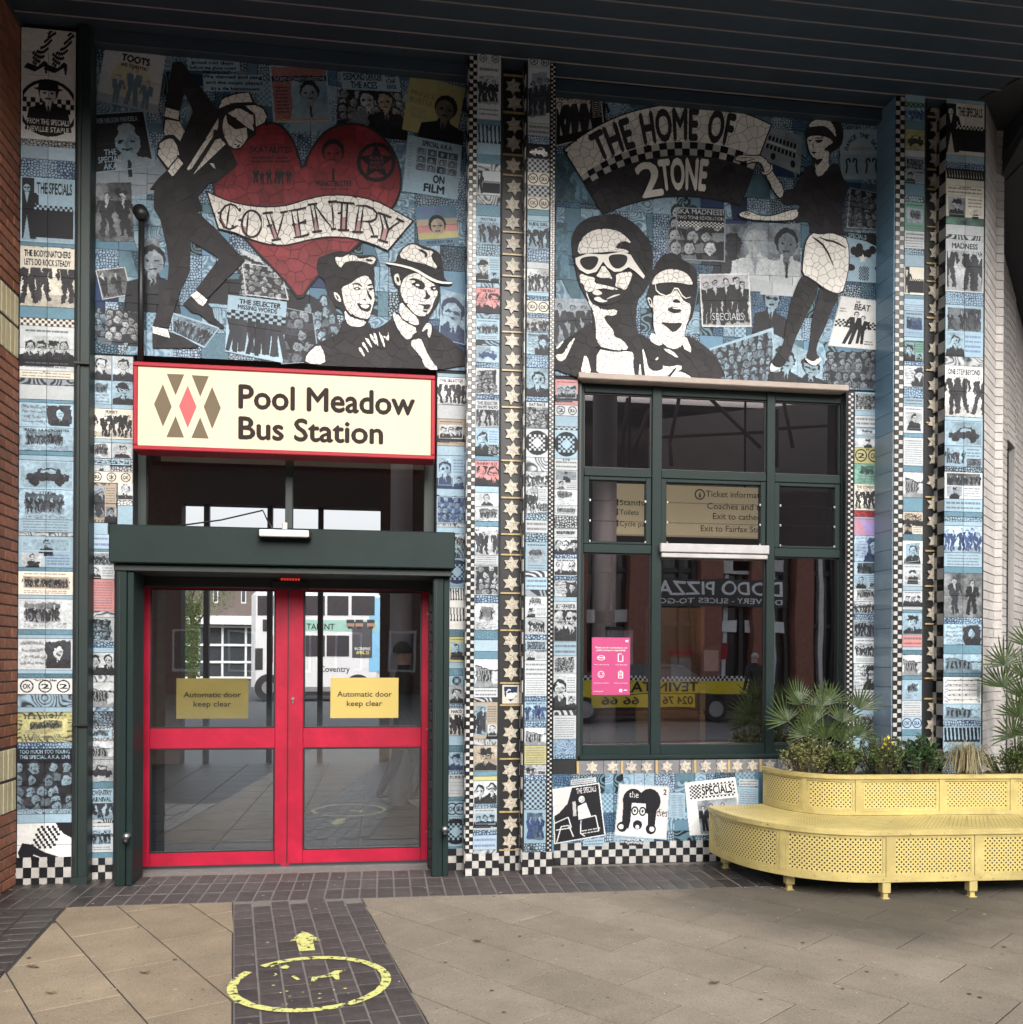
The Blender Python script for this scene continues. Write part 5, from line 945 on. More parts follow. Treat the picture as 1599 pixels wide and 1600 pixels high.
bed(pH, fm, [poly_m(pH, 'g', stroke(p, 17)) for p in ([(850, 138), (900, 170), (950, 210), (1000, 290), (1052, 405)], [(920, 140), (990, 170), (1050, 178), (1110, 205), (1172, 242)])] + [poly_m(pH, 'f', stroke(p, 7)) for p in ([(120, 548), (200, 545), (290, 548)], [(180, 590), (250, 572), (300, 560)], [(165, 1085), (230, 1090), (250, 1105)], [(200, 1068), (250, 1080)])], 'drawn_folds', .0264, .0015, M_black)
flush(pH, muR)
# low wall beneath window
muJ = thing('tiled_wall', (1.95, .08, 0), 'low tiled wall under the big window with three tilted black and white record sleeves', 'tiled wall')
X0, X1 = onY(864, 1250, .08)[0], onY(1400, 1250, .08)[0]; zt = onY(1050, 1185, .08)[1]; box('backing', X0, X1, .08, .4, -.02, zt, M_grout, muJ, 0); patches(pJ, muJ); checker(muJ, .08, 865.5, 1381, .17, 50, 3)
zc = onY(1050, 1198, .08)[1]
M_gst = mat('grey_stone_tile', (.17, .17, .18), .5, var=.2, scale=12, rand=.15)
a0 = onY(904, 1196, .08)[0]; n = 26; wv = (X1-a0)/n
for i in range(n):
    V, Fc = prism([(a0+wv*i+.002, zc-.052), (a0+wv*(i+1)-.002, zc-.052), (a0+wv*(i+1)-.002, zc+.052), (a0+wv*i+.002, zc+.052)], .08, .008, .005); mobj('grey_stone_tile', V, Fc, M_gst, muJ)
for zx in (455, 572, 678, 765, 880, 985, 1100, 1190, 1280, 1365, 1465, 1560): V, Fc = prism(hexstar(onY(800+zx/3.634, 1196, .08)[0], zc, .052, random.uniform(-.1, .1)), .0715, .008, .02); mobj('star_tile', V, Fc, M_ctw, muJ); V, Fc = prism(hexstar(onY(800+zx/3.634, 1196, .08)[0], zc, .043, .05), .0632, .0025, .02); mobj('star_tile', V, Fc, M_star, muJ)
for zx in (378, 628, 825, 1043, 1235, 1415): x = onY(800+zx/3.634, 1196, .08)[0]; V, Fc = prism([(x-.012, zc-.05), (x+.006, zc-.05), (x+.004, zc+.05), (x-.014, zc+.05)], .0715, .006, .02); mobj('gold_bar_tile', V, Fc, M_gold, muJ)
tI = thing('tiled_wall_strip', loc_of(pI, 885), 'narrow tiled strip between the central columns and the big window', 'tiled wall')
X0, X1 = onY(866, 900, .08)[0], onY(905, 900, .08)[0]; box('backing', X0, X1, .08, .4, zt, 3.80, M_grout, tI, 0); tile_rects(pI, tI)
tK = thing('tiled_wall_strip', loc_of(pK, 1355), 'narrow tiled strip with chequered edge right of the big window', 'tiled wall')
X0, X1 = onY(1322, 900, .08)[0], onY(1379, 900, .08)[0]; box('backing', X0, X1, .08, .4, zt, 3.80, M_grout, tK, 0); tile_rects(pK, tK); checkstrip(tK, .08, 1326, 1334, zt, 3.78)
# ------------------------------------------------------------------ lit station sign
SY = -.22
sg = thing('station_sign', (-.75, SY, 3.1), 'lit cream Pool Meadow Bus Station sign in a red frame above the doors', 'sign')
P = [onY(208, 562, SY), onY(681, 588, SY), onY(680, 718, SY), onY(209, 702, SY)]
x0, x1 = P[0][0], P[1][0]; z1 = (P[0][1]+P[1][1])/2; z0 = (P[2][1]+P[3][1])/2
f_ = .032
box('frame_rail', x0, x1, SY, -.015, z1-f_, z1, M_signred, sg, .006); box('frame_rail', x0, x1, SY, -.015, z0, z0+f_, M_signred, sg, .006)
box('frame_stile', x0, x0+f_, SY+.001, -.015, z0+f_, z1-f_, M_signred, sg, .006); box('frame_stile', x1-f_, x1, SY+.001, -.015, z0+f_, z1-f_, M_signred, sg, .006)
Mf = bpy.data.materials.new('lit_acrylic_face'); Mf.use_nodes = True; t = Mf.node_tree; b = t.nodes['Principled BSDF']; b.inputs['Base Color'].default_value = (.42, .36, .26, 1); b.inputs['Roughness'].default_value = .6; b.inputs['Specular IOR Level'].default_value = .15
tc = t.nodes.new('ShaderNodeTexCoord'); n = t.nodes.new('ShaderNodeTexNoise'); n.inputs['Scale'].default_value = 1.6; t.links.new(tc.outputs['Object'], n.inputs[0])
cr = t.nodes.new('ShaderNodeValToRGB'); cr.color_ramp.elements[0].position = .35; cr.color_ramp.elements[0].color = (1, .76, .52, 1); cr.color_ramp.elements[1].position = .6; cr.color_ramp.elements[1].color = (1, .90, .64, 1); t.links.new(n.outputs[0], cr.inputs[0]); t.links.new(cr.outputs[0], b.inputs['Emission Color']); b.inputs['Emission Strength'].default_value = .16
box('lit_face', x0+f_, x1-f_, SY+.012, SY+.05, z0+f_, z1-f_, Mf, sg, 0)
EX, EY = (1, 0, 0), (0, 0, 1)
def sline(name, s, u0, u1, v, capv, Y, mt, par, bold): a = onY(u0, v, Y); b_ = onY(u1, v, Y); h = onY(u0, capv, Y)[1]-a[1]; return text3d(name, s, (a[0], Y, a[1]), EX, EY, b_[0]-a[0], h, mt, par, bold)
sline('sign_lettering', 'Pool Meadow', 374, 648, 637, 601, SY+.011, M_text, sg, .035); sline('sign_lettering', 'Bus Station', 374, 598, 685, 651, SY+.011, M_text, sg, .035)
M_dia = mat('bronze_diamond', (.14, .11, .075), .7, spec=.1, var=.05); M_diar = mat('red_diamond', (.62, .055, .06), .5, var=.05)
for q, mt in (([(926, 727), (976, 855), (926, 968), (876, 840)], M_dia), ([(1067, 735), (1117, 855), (1067, 975), (1018, 852)], M_diar), ([(1206, 742), (1255, 862), (1206, 982), (1158, 855)], M_dia), ([(948, 668), (1047, 672), (998, 790)], M_dia), ([(1090, 676), (1187, 682), (1138, 798)], M_dia), ([(998, 908), (1046, 1030), (946, 1028)], M_dia), ([(1138, 915), (1186, 1036), (1088, 1032)], M_dia)):
    V, Fc = prism([onY(u, v, SY+.011) for u, v in fr('z5', q)], SY+.0115, .002); mobj('logo_diamond', V, Fc, mt, sg)
# pole with ball in front of mural
pl = thing('black_pole', (-1.72, -.09, 3.78), 'thin black pole with a ball top in front of the dancing man', 'pole')
pu = onY(220, 560, -.09); pt = onY(221.5, 334, -.09); b = MB(); b.tube([(pu[0], -.09, pu[1]-.05), (pt[0], -.09, pt[1])], .021, 12); b.make('shaft', M_blk, pl, True)
b = MB(); b.tube([(pt[0], -.14, pt[1]), (pt[0], -.07, pt[1])], .05, 20); b.make('ball_top', M_blk, pl, True)
# ------------------------------------------------------------------ shutter box, guide rails, security light
BY = -.30
sb = thing('shutter_box', (-.9, BY, 2.3), 'long dark green roller shutter box over the red doors', 'shutter')
A_, B_ = onY(170, 821, BY), onY(712, 829, BY); x0, x1 = A_[0], B_[0]; zt_ = (A_[1]+B_[1])/2; zb_ = onY(440, 884, BY)[1]
box('box_casing', x0, x1, BY, -.012, zb_, zt_, M_green, sb, .008); box('lower_flange', x0+.02, x1-.02, BY+.05, .2, zb_-.05, zb_-.004, M_dgreen, sb, .004)
b = MB()
for k in range(9): b.box(x0+.06+k*.33, x0+.066+k*.33, BY-.003, BY-.0002, zt_-.018, zt_-.012)
tag(b.make('rivet_row', M_blk, sb), kind='stuff')
M_lamp = mat('frosted_lamp_cover', (.62, .60, .55), .3, var=.05)
sl_ = thing('bulkhead_light', (-.75, BY, 2.6), 'white bulkhead light with grey cable fixed on top of the shutter box', 'light')
A_, B_ = onY(403, 826, BY-.07), onY(486, 842, BY-.07); box('housing', A_[0], B_[0], BY-.08, BY-.003, B_[1], A_[1], M_blk, sl_, .01); box('diffuser', A_[0]+.012, B_[0]-.012, BY-.095, BY-.0805, B_[1]+.008, A_[1]-.006, M_lamp, sl_, .006)
zc_ = A_[1]; b = MB(); c0 = (A_[0]+.1, BY-.03, zc_); b.tube([c0, (c0[0]-.05, BY+.05, zc_+.08), (c0[0]-.10, BY+.2, zc_+.17), (c0[0]-.4, BY+.25, zc_+.10), (c0[0]-.85, BY+.28, zc_+.03)], .006, 6); b.make('cable', M_blk, sl_, True)
b = MB(); b.tube([((A_[0]+B_[0])/2, BY-.04, zc_), ((A_[0]+B_[0])/2, BY-.04, zc_+.05)], .018, 8); b.make('cable_gland', M_lamp, sl_)
for (ua, ub, v0, lab) in ((180, 207, 895, 'left dark green shutter guide rail with a lock barrel beside the red doors'), (676, 702, 905, 'right dark green shutter guide rail with a lock barrel beside the red doors')):
    Yg = -.24 if ua < 300 else -.2; xa, xb = onY(ua, 1200, Yg)[0], onY(ub, 1200, Yg)[0]
    g = thing('shutter_guide', ((xa+xb)/2, Yg, 0), lab, 'shutter rail', 'shutter guide rails'); zt2 = zb_-.052
    box('face_channel', xa, xb-.045, Yg, Yg+.1, 0, zt2, M_green, g, .004); box('inner_channel', xb-.043, xb, Yg+.012, Yg+.3, 0, zt2, M_green, g, .004); box('edge_groove', xa+.02, xa+.026, Yg-.002, Yg-.0003, 0, zt2, M_blk, g, 0)
    z = onY(ub-6, 1306 if ua < 300 else 1295, Yg)[1]; b = MB(); b.tube([(xb-.03, Yg-.05, z), (xb-.03, Yg+.01, z)], .022, 14); b.make('lock_barrel', M_steel, g, True); b = MB(); b.tube([(xb-.03, Yg-.07, z-.03), (xb-.03, Yg-.03, z-.03)], .018, 12); b.make('padlock', M_blk, g, True)
    # chain-toothed brick reveal next to the rail
for (ua, ub, lab) in ((206, 216, 'dark brick reveal between the left guide rail and the red doors'), (671, 677, 'dark brick reveal between the red doors and the right guide rail')):
    xa, xb = onY(ua, 1200, 0)[0], onY(ub, 1200, .2)[0]; g = thing('door_reveal', ((xa+xb)/2, .1, 0), lab, 'door reveal'); box('backing', xa, xb, .08, .3, 0, 2.35, M_blk, g, 0)
    Mrv = mat('reveal_brick', (.022, .022, .024), .6, var=.3, scale=20, rand=.3)
    for k in range(31): box('brick', xa+.004, xb-.004, .055, .08, k*.075+.006, k*.075+.071, Mrv, g, .004)
# ------------------------------------------------------------------ doors
DY = .24
GL_door = glassmat('door_glass', (.92, .94, .95), .07, .93, .0); GL_win = glassmat('window_glass', (.95, .93, .94), .08, .92); GL_low = glassmat('lower_window_glass', (.95, .93, .94), .24, .92); GL_top = glassmat('transom_glass', (.9, .88, .88), .02, .9); GL_rear = glassmat('rear_glass', (.95, 1, 1), .03, .95)
dd = thing('automatic_doors', (-.7, DY, 0), 'bright red framed glazed double doors with yellow notices', 'door')
def dz(v, u=440, Y=DY): return onY(u, v, Y)[1]
def dx(u, Y=DY): return onY(u, 1130, Y)[0]
DT = 2.13; xs = [dx(215), dx(234), dx(430), dx(450), dx(474), dx(659), dx(672)]
zr = [.0, .155, .86, 1.035, 2.06, DT]; zr[1] = dz(1330); zr[2] = dz(1169); zr[3] = dz(1138); zr[4] = dz(922)
for (a, g0, g1, bb) in ((0, 1, 2, 3), (3, 4, 5, 6)):
    lf = MB(); X = [xs[a]+.001, xs[g0], xs[g1], xs[bb]-.001]
    lf.box(X[0], X[1], DY, DY+.05, zr[0]+.01, DT-.004, .004); lf.box(X[2], X[3], DY, DY+.05, zr[0]+.01, DT-.004, .004)
    for k0, k1 in ((zr[0]+.01, zr[1]), (zr[2], zr[3]), (zr[4], DT-.004)): lf.box(X[1]+.0005, X[2]-.0005, DY+.001, DY+.049, k0, k1, .003)
    o = lf.make('door_leaf', M_doorred, dd)
    bd = MB()
    for k0, k1 in ((zr[1], zr[2]), (zr[3], zr[4])):
        w_ = .012
        bd.box(X[1], X[2], DY+.004, DY+.03, k0, k0+w_, .002); bd.box(X[1], X[2], DY+.004, DY+.03, k1-w_, k1, .002); bd.box(X[1], X[1]+w_, DY+.005, DY+.03, k0+w_, k1-w_, .002); bd.box(X[2]-w_, X[2], DY+.005, DY+.03, k0+w_, k1-w_, .002)
        p_ = box('glass_pane', X[1]+w_, X[2]-w_, DY+.014, DY+.018, k0+w_, k1-w_, GL_door, o, 0)
    bd.make('glazing_bead', M_blk, o)
for zf in (.25, 1.05, 1.95):
    for xf in (xs[0]+.02, xs[6]-.02): b = MB(); b.tube([(xf, DY-.004, zf), (xf, DY+.002, zf)], .007, 8); b.make('screw_head', M_steel, dd)
box('meeting_seal', xs[3]-.004, xs[3]+.004, DY-.003, DY-.0003, .02, DT-.01, M_blk, dd, 0)
for a_, b2_ in ((1, 2), (4, 5)): box('brush_strip', xs[a_]-.1, xs[b2_]+.05, DY-.006, DY-.0005, .012, .03, M_blk, dd, 0)
box('threshold', xs[0]-.02, xs[6]+.02, DY-.05, DY+.1, -.01, .012, M_steel, dd, .003)
z_ = dz(1092); b = MB(); b.tube([(dx(458), DY-.012, z_), (dx(458), DY+.002, z_)], .012, 12); b.make('lock_barrel', M_steel, dd); box('lock_tail', dx(457), dx(459), DY-.008, DY-.001, z_-.035, z_-.012, M_steel, dd, .001)
box('header_rail', xs[0]-.04, xs[6]+.04, DY-.05, DY+.12, DT+.002, DT+.11, M_blk, dd, .005); zz = dz(904); M_led = mat('red_led', (.5, .03, .02), .5, emit=.6)
box('sensor_housing', dx(425), dx(482), DY-.08, DY-.051, DT-.008, DT+.05, M_blk, dd, .004)
for k in range(7): box('led_digit', dx(440)+k*.021, dx(440)+k*.021+.012, DY-.084, DY-.081, DT+.055, DT+.075, M_led, dd, 0)
M_note = mat('yellow_notice', (.46, .35, .10), .4, var=.04, scale=3)
for (u0, v0, u1, v1, lab, yy_) in ((517, 1059, 623, 1122, 'yellow Automatic door keep clear notice on the right door leaf', 0), (276, 1060, 388, 1123, 'yellow Automatic door keep clear notice behind the glass of the left door leaf', .03)):
    Yn = DY+.009 if yy_ == 0 else DY+.022; X0, Z1 = onY(u0, v0, Yn); X1, Z0 = onY(u1, v1, Yn)
    nn = thing('door_notice', ((X0+X1)/2, Yn, Z0), lab, 'notice', 'yellow notices on the doors'); box('notice_sheet', X0, X1, Yn, Yn+.002, Z0, Z1, M_note, nn, 0); w = X1-X0; h = Z1-Z0
    text3d('notice_lettering', 'Automatic door', (X0+w*.1, Yn-.0002, Z0+h*.53), EX, EY, w*.8, h*.13, M_letterk, nn, .015); text3d('notice_lettering', 'keep clear', (X0+w*.24, Yn-.0002, Z0+h*.3), EX, EY, w*.52, h*.13, M_letterk, nn, .015)
# transom window above doors
tw = thing('transom_window', (-.75, .12, 2.5), 'wide dark glazed transom window between the sign and the shutter box', 'window')
TY = .12; X0, X1 = onY(214, 770, TY)[0], onY(680, 770, TY)[0]; zl, zh = 2.2, onY(440, 690, TY)[1]
fb = MB(); m0 = onY(446, 770, TY)[0]; m1 = onY(458, 770, TY)[0]; g0 = onY(229, 770, TY)[0]; g1 = onY(663, 770, TY)[0]
box('mullion', X0, g0, TY, TY+.06, zl, zh, M_dgreen, tw); box('mullion', g1, X1, TY, TY+.06, zl, zh, M_dgreen, tw); box('mullion', m0, m1, TY+.001, TY+.059, zl, zh, M_dgreen, tw)
box('glass_pane', g0, m0, TY+.03, TY+.034, zl, zh, GL_top, tw, 0); box('glass_pane', m1, g1, TY+.03, TY+.034, zl, zh, GL_top, tw, 0)
# ------------------------------------------------------------------ big window
WY = .15
bw = thing('big_window', (2.4, WY, .95), 'tall dark green framed window with louvres and dark panes beside the columns', 'window')
def wx(u): return onY(u, 900, WY)[0]
def wz(v, u=1115): return onY(u, v, WY)[1]
U = [905, 912, 1018, 1033, 1197, 1210, 1313, 1327]; X = [wx(u) for u in U]; Zr = [wz(1184, 1060), wz(1164, 1060), wz(868), wz(854), wz(750), wz(737), wz(622), wz(609)]
fb = MB()
for a, c_, dd_ in ((0, 1, .02), (2, 3, .0), (4, 5, .0), (6, 7, .02)): box('mullion', X[a], X[c_], WY-.02+dd_*.2, WY+.06, Zr[0], Zr[7], M_green, bw)
for a, c_ in ((0, 1), (2, 3), (4, 5), (6, 7)):
    for i, j in ((1, 2), (3, 4), (5, 6)): box('transom', X[i]+.0005, X[j]-.0005, WY-.012, WY+.055, Zr[a], Zr[c_], M_green, bw)
box('window_sill', X[0]-.01, X[7]+.01, WY-.09, WY-.0205, Zr[0]-.006, Zr[0]+.03, M_green, bw, .008)
for i, j in ((1, 2), (3, 4), (5, 6)):
    for a, c_ in ((1, 2), (5, 6)):
        box('glass_pane', X[i], X[j], WY+.02, WY+.024, Zr[a], Zr[c_], GL_low if a == 1 else GL_win, bw, 0)
        b = MB(); w_ = .008; x0_, x1_, z0_, z1_ = X[i], X[j], Zr[a], Zr[c_]
        b.box(x0_, x1_, WY+.006, WY+.019, z0_, z0_+w_); b.box(x0_, x1_, WY+.006, WY+.019, z1_-w_, z1_); b.box(x0_, x0_+w_, WY+.0065, WY+.019, z0_+w_, z1_-w_); b.box(x1_-w_, x1_, WY+.0065, WY+.019, z0_+w_, z1_-w_); b.make('glazing_bead', M_blk, bw)
    z0_, z1_ = Zr[3], Zr[4]; lv = MB(); s_ = .045
    lv.box(X[i]+.001, X[i]+s_, WY-.005, WY+.05, z0_+.002, z1_-.002, .003); lv.box(X[j]-s_, X[j]-.001, WY-.005, WY+.05, z0_+.002, z1_-.002, .003); lv.box(X[i]+s_, X[j]-s_, WY-.004, WY+.05, z0_+.002, z0_+.02, .003); lv.box(X[i]+s_, X[j]-s_, WY-.004, WY+.05, z1_-.03, z1_-.002, .003); lo_ = lv.make('louvre_frame', M_green, bw)
    for k in range(3):
        za = z0_+.02+(z1_-z0_-.05)*k/3; zb2 = z0_+.02+(z1_-z0_-.05)*(k+1)/3+.008
        Vq = [(X[i]+s_, WY+.018, za), (X[j]-s_, WY+.018, za), (X[j]-s_, WY+.022, zb2), (X[i]+s_, WY+.022, zb2)]; mobj('louvre_blade', Vq+[(x, y+.005, z) for x, y, z in Vq], [(0, 1, 2, 3), (7, 6, 5, 4), (0, 4, 5, 1), (1, 5, 6, 2), (2, 6, 7, 3), (3, 7, 4, 0)], GL_win, lo_)
        for xx_ in (X[i]+s_, X[j]-s_-.012): box('blade_clip', xx_, xx_+.012, WY-.012, WY-.002, za-.008, za+.01, M_steel, lo_, .001)
bl = thing('roller_blind_box', ((X[3]+X[4])/2, WY-.08, Zr[2]), 'white metal roller blind box across the middle pane of the big window', 'blind')
box('blind_casing', X[3]-.02, X[4]+.005, WY-.07, WY-.022, Zr[2]+.012, Zr[3]+.01, mat('white_metal', (.42, .41, .41), .35, var=.06, dirt=.2), bl, .006); box('bottom_bar', X[3]-.01, X[4]-.005, WY-.06, WY-.024, Zr[2]-.028, Zr[2]+.006, MATS['white_metal'], bl, .004)
M_timber = mat('pale_stone_lintel', (.34, .28, .24), .6, var=.08, scale=10, dirt=.1)
li = thing('window_lintel', (2.4, .05, 3.7), 'pale pink stone lintel strip over the big window', 'lintel'); x0, x1 = onY(905, 600, .02)[0], onY(1328, 600, .02)[0]; zl1 = 3.802
box('lintel_strip', x0, x1, .02, .4, Zr[7]+.005, Zr[7]+.052, M_timber, li, .006); box('upper_packing', x0, x1, .06, .4, Zr[7]+.0522, 3.80, M_dgreen, li, 0)
for (ua, ub) in ((900, 905.5), ): box('side_packing', onY(903, 900, .1)[0], onY(906, 900, .1)[0]+.01, .10, .4, Zr[0], Zr[7], M_dgreen, bw, 0)
box('side_packing', X[7]-.005, onY(1334, 900, .1)[0], .082, .4, Zr[0], Zr[7], M_blk, bw, 0)
# pink poster
Mp = mat('pink_poster_paper', (.40, .045, .15), .4, var=.04); PY = WY+.0155
X0_, Z1_ = onY(926, 996, PY); X1_, Z0_ = onY(985, 1086, PY); w = X1_-X0_; h = Z1_-Z0_
ps = thing('pink_poster', ((X0_+X1_)/2, PY, Z0_), 'pink public health poster with white icons in the left window pane', 'poster'); box('poster_sheet', X0_, X1_, PY, PY+.002, Z0_, Z1_, Mp, ps, 0)
def PT(s, x, y, ww, hh): text3d('poster_lettering', s, (X0_+w*x, PY-.0003, Z0_+h*(1-y)), EX, EY, w*ww, h*hh, M_letterw, ps, .02)
PT('Thank you for continuing to use', .08, .19, .84, .028); PT('public transport respectfully', .12, .235, .76, .028); PT('Wear a face covering', .06, .48, .38, .013); PT('Use the app', .62, .48, .3, .013); PT('Be kind to others', .06, .8, .38, .013); PT('Sanitise your hands', .58, .8, .36, .013); PT('coventry.gov.uk', .04, .945, .26, .018)
def ring2(cx, cz, r, w_, sx=1, n=24):
    V = []; Fc = []
    for i in range(n): a = 2*math.pi*i/n; V += [(X0_+w*cx+sx*r*math.cos(a), PY-.0004, Z0_+h*(1-cz)+r*math.sin(a)), (X0_+w*cx+sx*(r-w_)*math.cos(a), PY-.0004, Z0_+h*(1-cz)+(r-w_)*math.sin(a))]
    for i in range(n): j = (i+1) % n; Fc.append((2*i, 2*j, 2*j+1, 2*i+1))
    mobj('poster_icon', V, Fc, M_letterw, ps)
def rec(x0, y0, x1, y1): mobj('poster_icon', [(X0_+w*x0, PY-.0004, Z0_+h*(1-y1)), (X0_+w*x1, PY-.0004, Z0_+h*(1-y1)), (X0_+w*x1, PY-.0004, Z0_+h*(1-y0)), (X0_+w*x0, PY-.0004, Z0_+h*(1-y0))], [(0, 1, 2, 3)], M_letterw, ps)
ring2(.24, .355, .020, .004, 1.6); rec(.17, .345, .31, .36); rec(.68, .29, .70, .42); rec(.80, .31, .82, .42); rec(.68, .28, .78, .292); rec(.68, .41, .82, .422); ring2(.24, .645, .027, .004); rec(.19, .62, .21, .64); rec(.27, .62, .29, .64); rec(.19, .665, .29, .675)
rec(.69, .60, .71, .71); rec(.80, .60, .82, .71); rec(.69, .70, .82, .712); rec(.69, .595, .82, .607); rec(.74, .57, .77, .6); ring2(.755, .65, .010, .004); ring2(.76, .925, .013, .009); rec(.84, .91, .93, .925); rec(.88, .045, .95, .075)
# ------------------------------------------------------------------ canopy
M_bead = mat('pale_seam_bead', (.30, .27, .27), .6)
cn = thing('canopy', (1, -2, 6.05), 'dark blue boarded canopy overhanging the whole front', 'canopy')
ZS = 6.06
xr = 4.70
for k in range(11):
    y1_ = -.03-.172*k; y0_ = y1_-.1655; xr_ = 4.66+max(0, (-.29-(y0_+y1_)/2))*.50
    xl = -2.63 if y0_ > -6 else -2.63
    b = MB(); b.box(xl, xr_, y0_, y1_, ZS, ZS+.010, .002); b.make('soffit_board', M_seam, cn); box('seam_bead', xl, xr_, y1_+.000, y1_+.0062, ZS-.006, ZS+.004, M_bead, cn, 0)
box('seam_bed', -2.63, 7.6, -1.93, .6, ZS+.012, ZS+.2, M_seam, cn, 0)
for x0, x1, Y in ((onY(140, 60, 0)[0], xE0, .0), (xG1, xL0, .08)): box('wall_head_beam', x0-.02, x1, Y-.09, Y+.2, ZS-.10, ZS-.002, M_seam, cn, .004)
box('fascia', -2.63, 7.6, -2.02, -1.935, ZS-.25, ZS+.25, M_seam, cn, .01)
# ------------------------------------------------------------------ left brick wall
bk = thing('brick_wall', (-2.75, -.8, 0), 'red brick side wall with two cream soldier bands at the left edge', 'brick wall')
XW = onY(31, 700, -.1)[0]-.005
Mb = mat('orange_red_brick', (.23, .085, .045), .75, var=.15, scale=25, bump=.4, bscale=120, rand=.22, dirt=.2); Mb2 = mat('cream_brick', (.46, .40, .25), .75, var=.1, scale=25, bump=.3, bscale=120, rand=.1); Mm = mat('dark_mortar', (.05, .045, .042), .9)
box('mortar_core', XW-.3, XW-.008, -1.9, .1, -.05, ZS, Mm, bk, 0)
zc1 = zat(XW, -.35, 1205); zc0 = zat(XW, -.35, 1262); zc3 = zat(XW, -.35, 470); zc2 = zat(XW, -.35, 533)
meB = {}
def brickat(y, z, L, H, mt, par, x=None, T=.02):
    k = (round(L, 3), round(H, 3), mt.name)
    if k not in meB:
        b = MB(); b.box(-T, .0, -L/2, L/2, -H/2, H/2, .004); me = bpy.data.meshes.new('brick'); me.from_pydata(b.V, [], b.F); me.materials.append(mt); meB[k] = me
    o = bpy.data.objects.new('brick', meB[k]); COL.objects.link(o); o.location = (XW+random.uniform(-.0012, .0012), y, z); setp(o, par); return o
z = .0; row = 0; cnt = 0; rest = MB()
while z < ZS-.06:
    inb = (zc0-.03 < z+.0375 < zc1) or (zc2-.03 < z+.0375 < zc3)
    if inb:
        H = .215; y = -.115
        for k in range(22): brickat(y-.0375-k*.0751, z+H/2, .065, H-.01, Mb2, bk)
        z += .225; continue
    y = -.105-(.1125 if row % 2 else 0)
    if row % 2: brickat(-.105-.052, z+.0375, .1, .065, Mb, bk)
    for k in range(2): brickat(y-.1125-k*.225, z+.0375, .215, .065, Mb, bk)
    for k in range(2, 8): yy2 = y-.1125-k*.225; rest.box(XW-.02, XW, yy2-.1075, yy2+.1075, z+.005, z+.07, .003)
    z += .075; row += 1
tag(rest.make('outer_bricks', Mb, bk), kind='stuff')
wn = thing('white_notice_board', (XW+.05, -1.0, 1.0), 'edge of a white framed panel fixed on the brick wall at the left margin', 'sign')
xq = XW+.03; yq = -1.02; box('panel_sheet', XW+.003, XW+.03, -1.6, -.95, zat(XW, -1., 1200), zat(XW, -1., 1098), M_ctw, wn, .006)
# ------------------------------------------------------------------ white painted brickwork on the right
ww_ = thing('white_brick_wall', (5.0, 0, 0), 'white painted brick wall with stepped piers turning back at the right edge', 'brick wall')
A = Vector((onY(1538, 700, -.2)[0]+.003, -.19)); q45 = Vector((1, 1)).normalized()
def img_u(p): d = Vector((p[0], p[1], 0))-CAMP; return CX+FPX*(d.dot(R0))/d.dot(FW)
def along(p, d, u):                                  # walk from p along d until it shows at column u
    lo, hi = 0, 6
    for _ in range(40):
        m_ = (lo+hi)/2
        if img_u(p+d*m_) < u: lo = m_
        else: hi = m_
    return p+d*lo
B1 = along(A, q45, 1553); C1 = along(B1, Vector((1, .02)), 1566); D1 = C1+Vector((.02, .28)); D1 = Vector((C1.x+.012, C1.y+.22)); E1 = along(D1, q45, 1572); F1 = along(D1, q45, 1585); G1 = D1+q45*3.2
tops = {}
def wtop(p, v): return min(ZS, zat(p.x, p.y, v))
courses = mat('white_brick_courses', (.60, .565, .54), .6)
def wallpiece(name, a, b, va, vb, z0=0, bricks=True):
    za, zb2 = wtop(a, va), wtop(b, vb); d = (b-a); L = d.length; d.normalize(); n = Vector((d.y, -d.x)); b_ = MB()
    V = [(a.x, a.y, z0), (b.x, b.y, z0), (b.x, b.y, zb2), (a.x, a.y, za)]; V += [(x-n.x*.2, y-n.y*.2, z) for x, y, z in V]
    mobj(name, V, [(0, 1, 2, 3), (7, 6, 5, 4), (0, 4, 5, 1), (1, 5, 6, 2), (2, 6, 7, 3), (3, 7, 4, 0)], mat('pale_mortar', (.33, .31, .30), .8), ww_)
    z = z0; r = 0; H = .075
    while z < min(za, zb2)-.0:
        s = -(.1125 if r % 2 else 0)
        while s < L:
            s0, s1 = max(0, s)+.002, min(L, s+.225)-.002
            if s1-s0 > .02:
                p0 = a+d*s0; p1 = a+d*s1; zt4 = min(z+H-.006, za+(zb2-za)*s0/L, za+(zb2-za)*s1/L)
                if zt4 > z+.01:
                    o_ = .008+random.uniform(-.0008, .0008); Vb = [(p.x+n.x*o_, p.y+n.y*o_, zz_) for p, zz_ in ((p0, z+.003), (p1, z+.003), (p1, zt4), (p0, zt4))]+[(p.x, p.y, zz_) for p, zz_ in ((p0, z+.003), (p1, z+.003), (p1, zt4), (p0, zt4))]
                    yield Vb
            s += .225
        z += H; r += 1
def lay(name, a, b, va, vb, z0=0, as_parts=True):
    allb = MB(); Fq = [(0, 1, 2, 3), (0, 4, 5, 1), (1, 5, 6, 2), (2, 6, 7, 3), (3, 7, 4, 0)]
    for Vb in wallpiece(name, a, b, va, vb, z0):
        if as_parts: mobj('painted_brick', Vb, Fq, M_whitepaint, ww_)
        else: allb.add(Vb, Fq)
    if allb.V: tag(allb.make('painted_bricks', M_whitepaint, ww_), kind='stuff')
lay('pier_core', A, B1, 150, 178); lay('pier_core', B1, C1, 195, 205); lay('pier_core', C1+Vector((.003, .01)), D1, 309, 309, 0, False)
zwin = zat(F1.x, F1.y, 700)
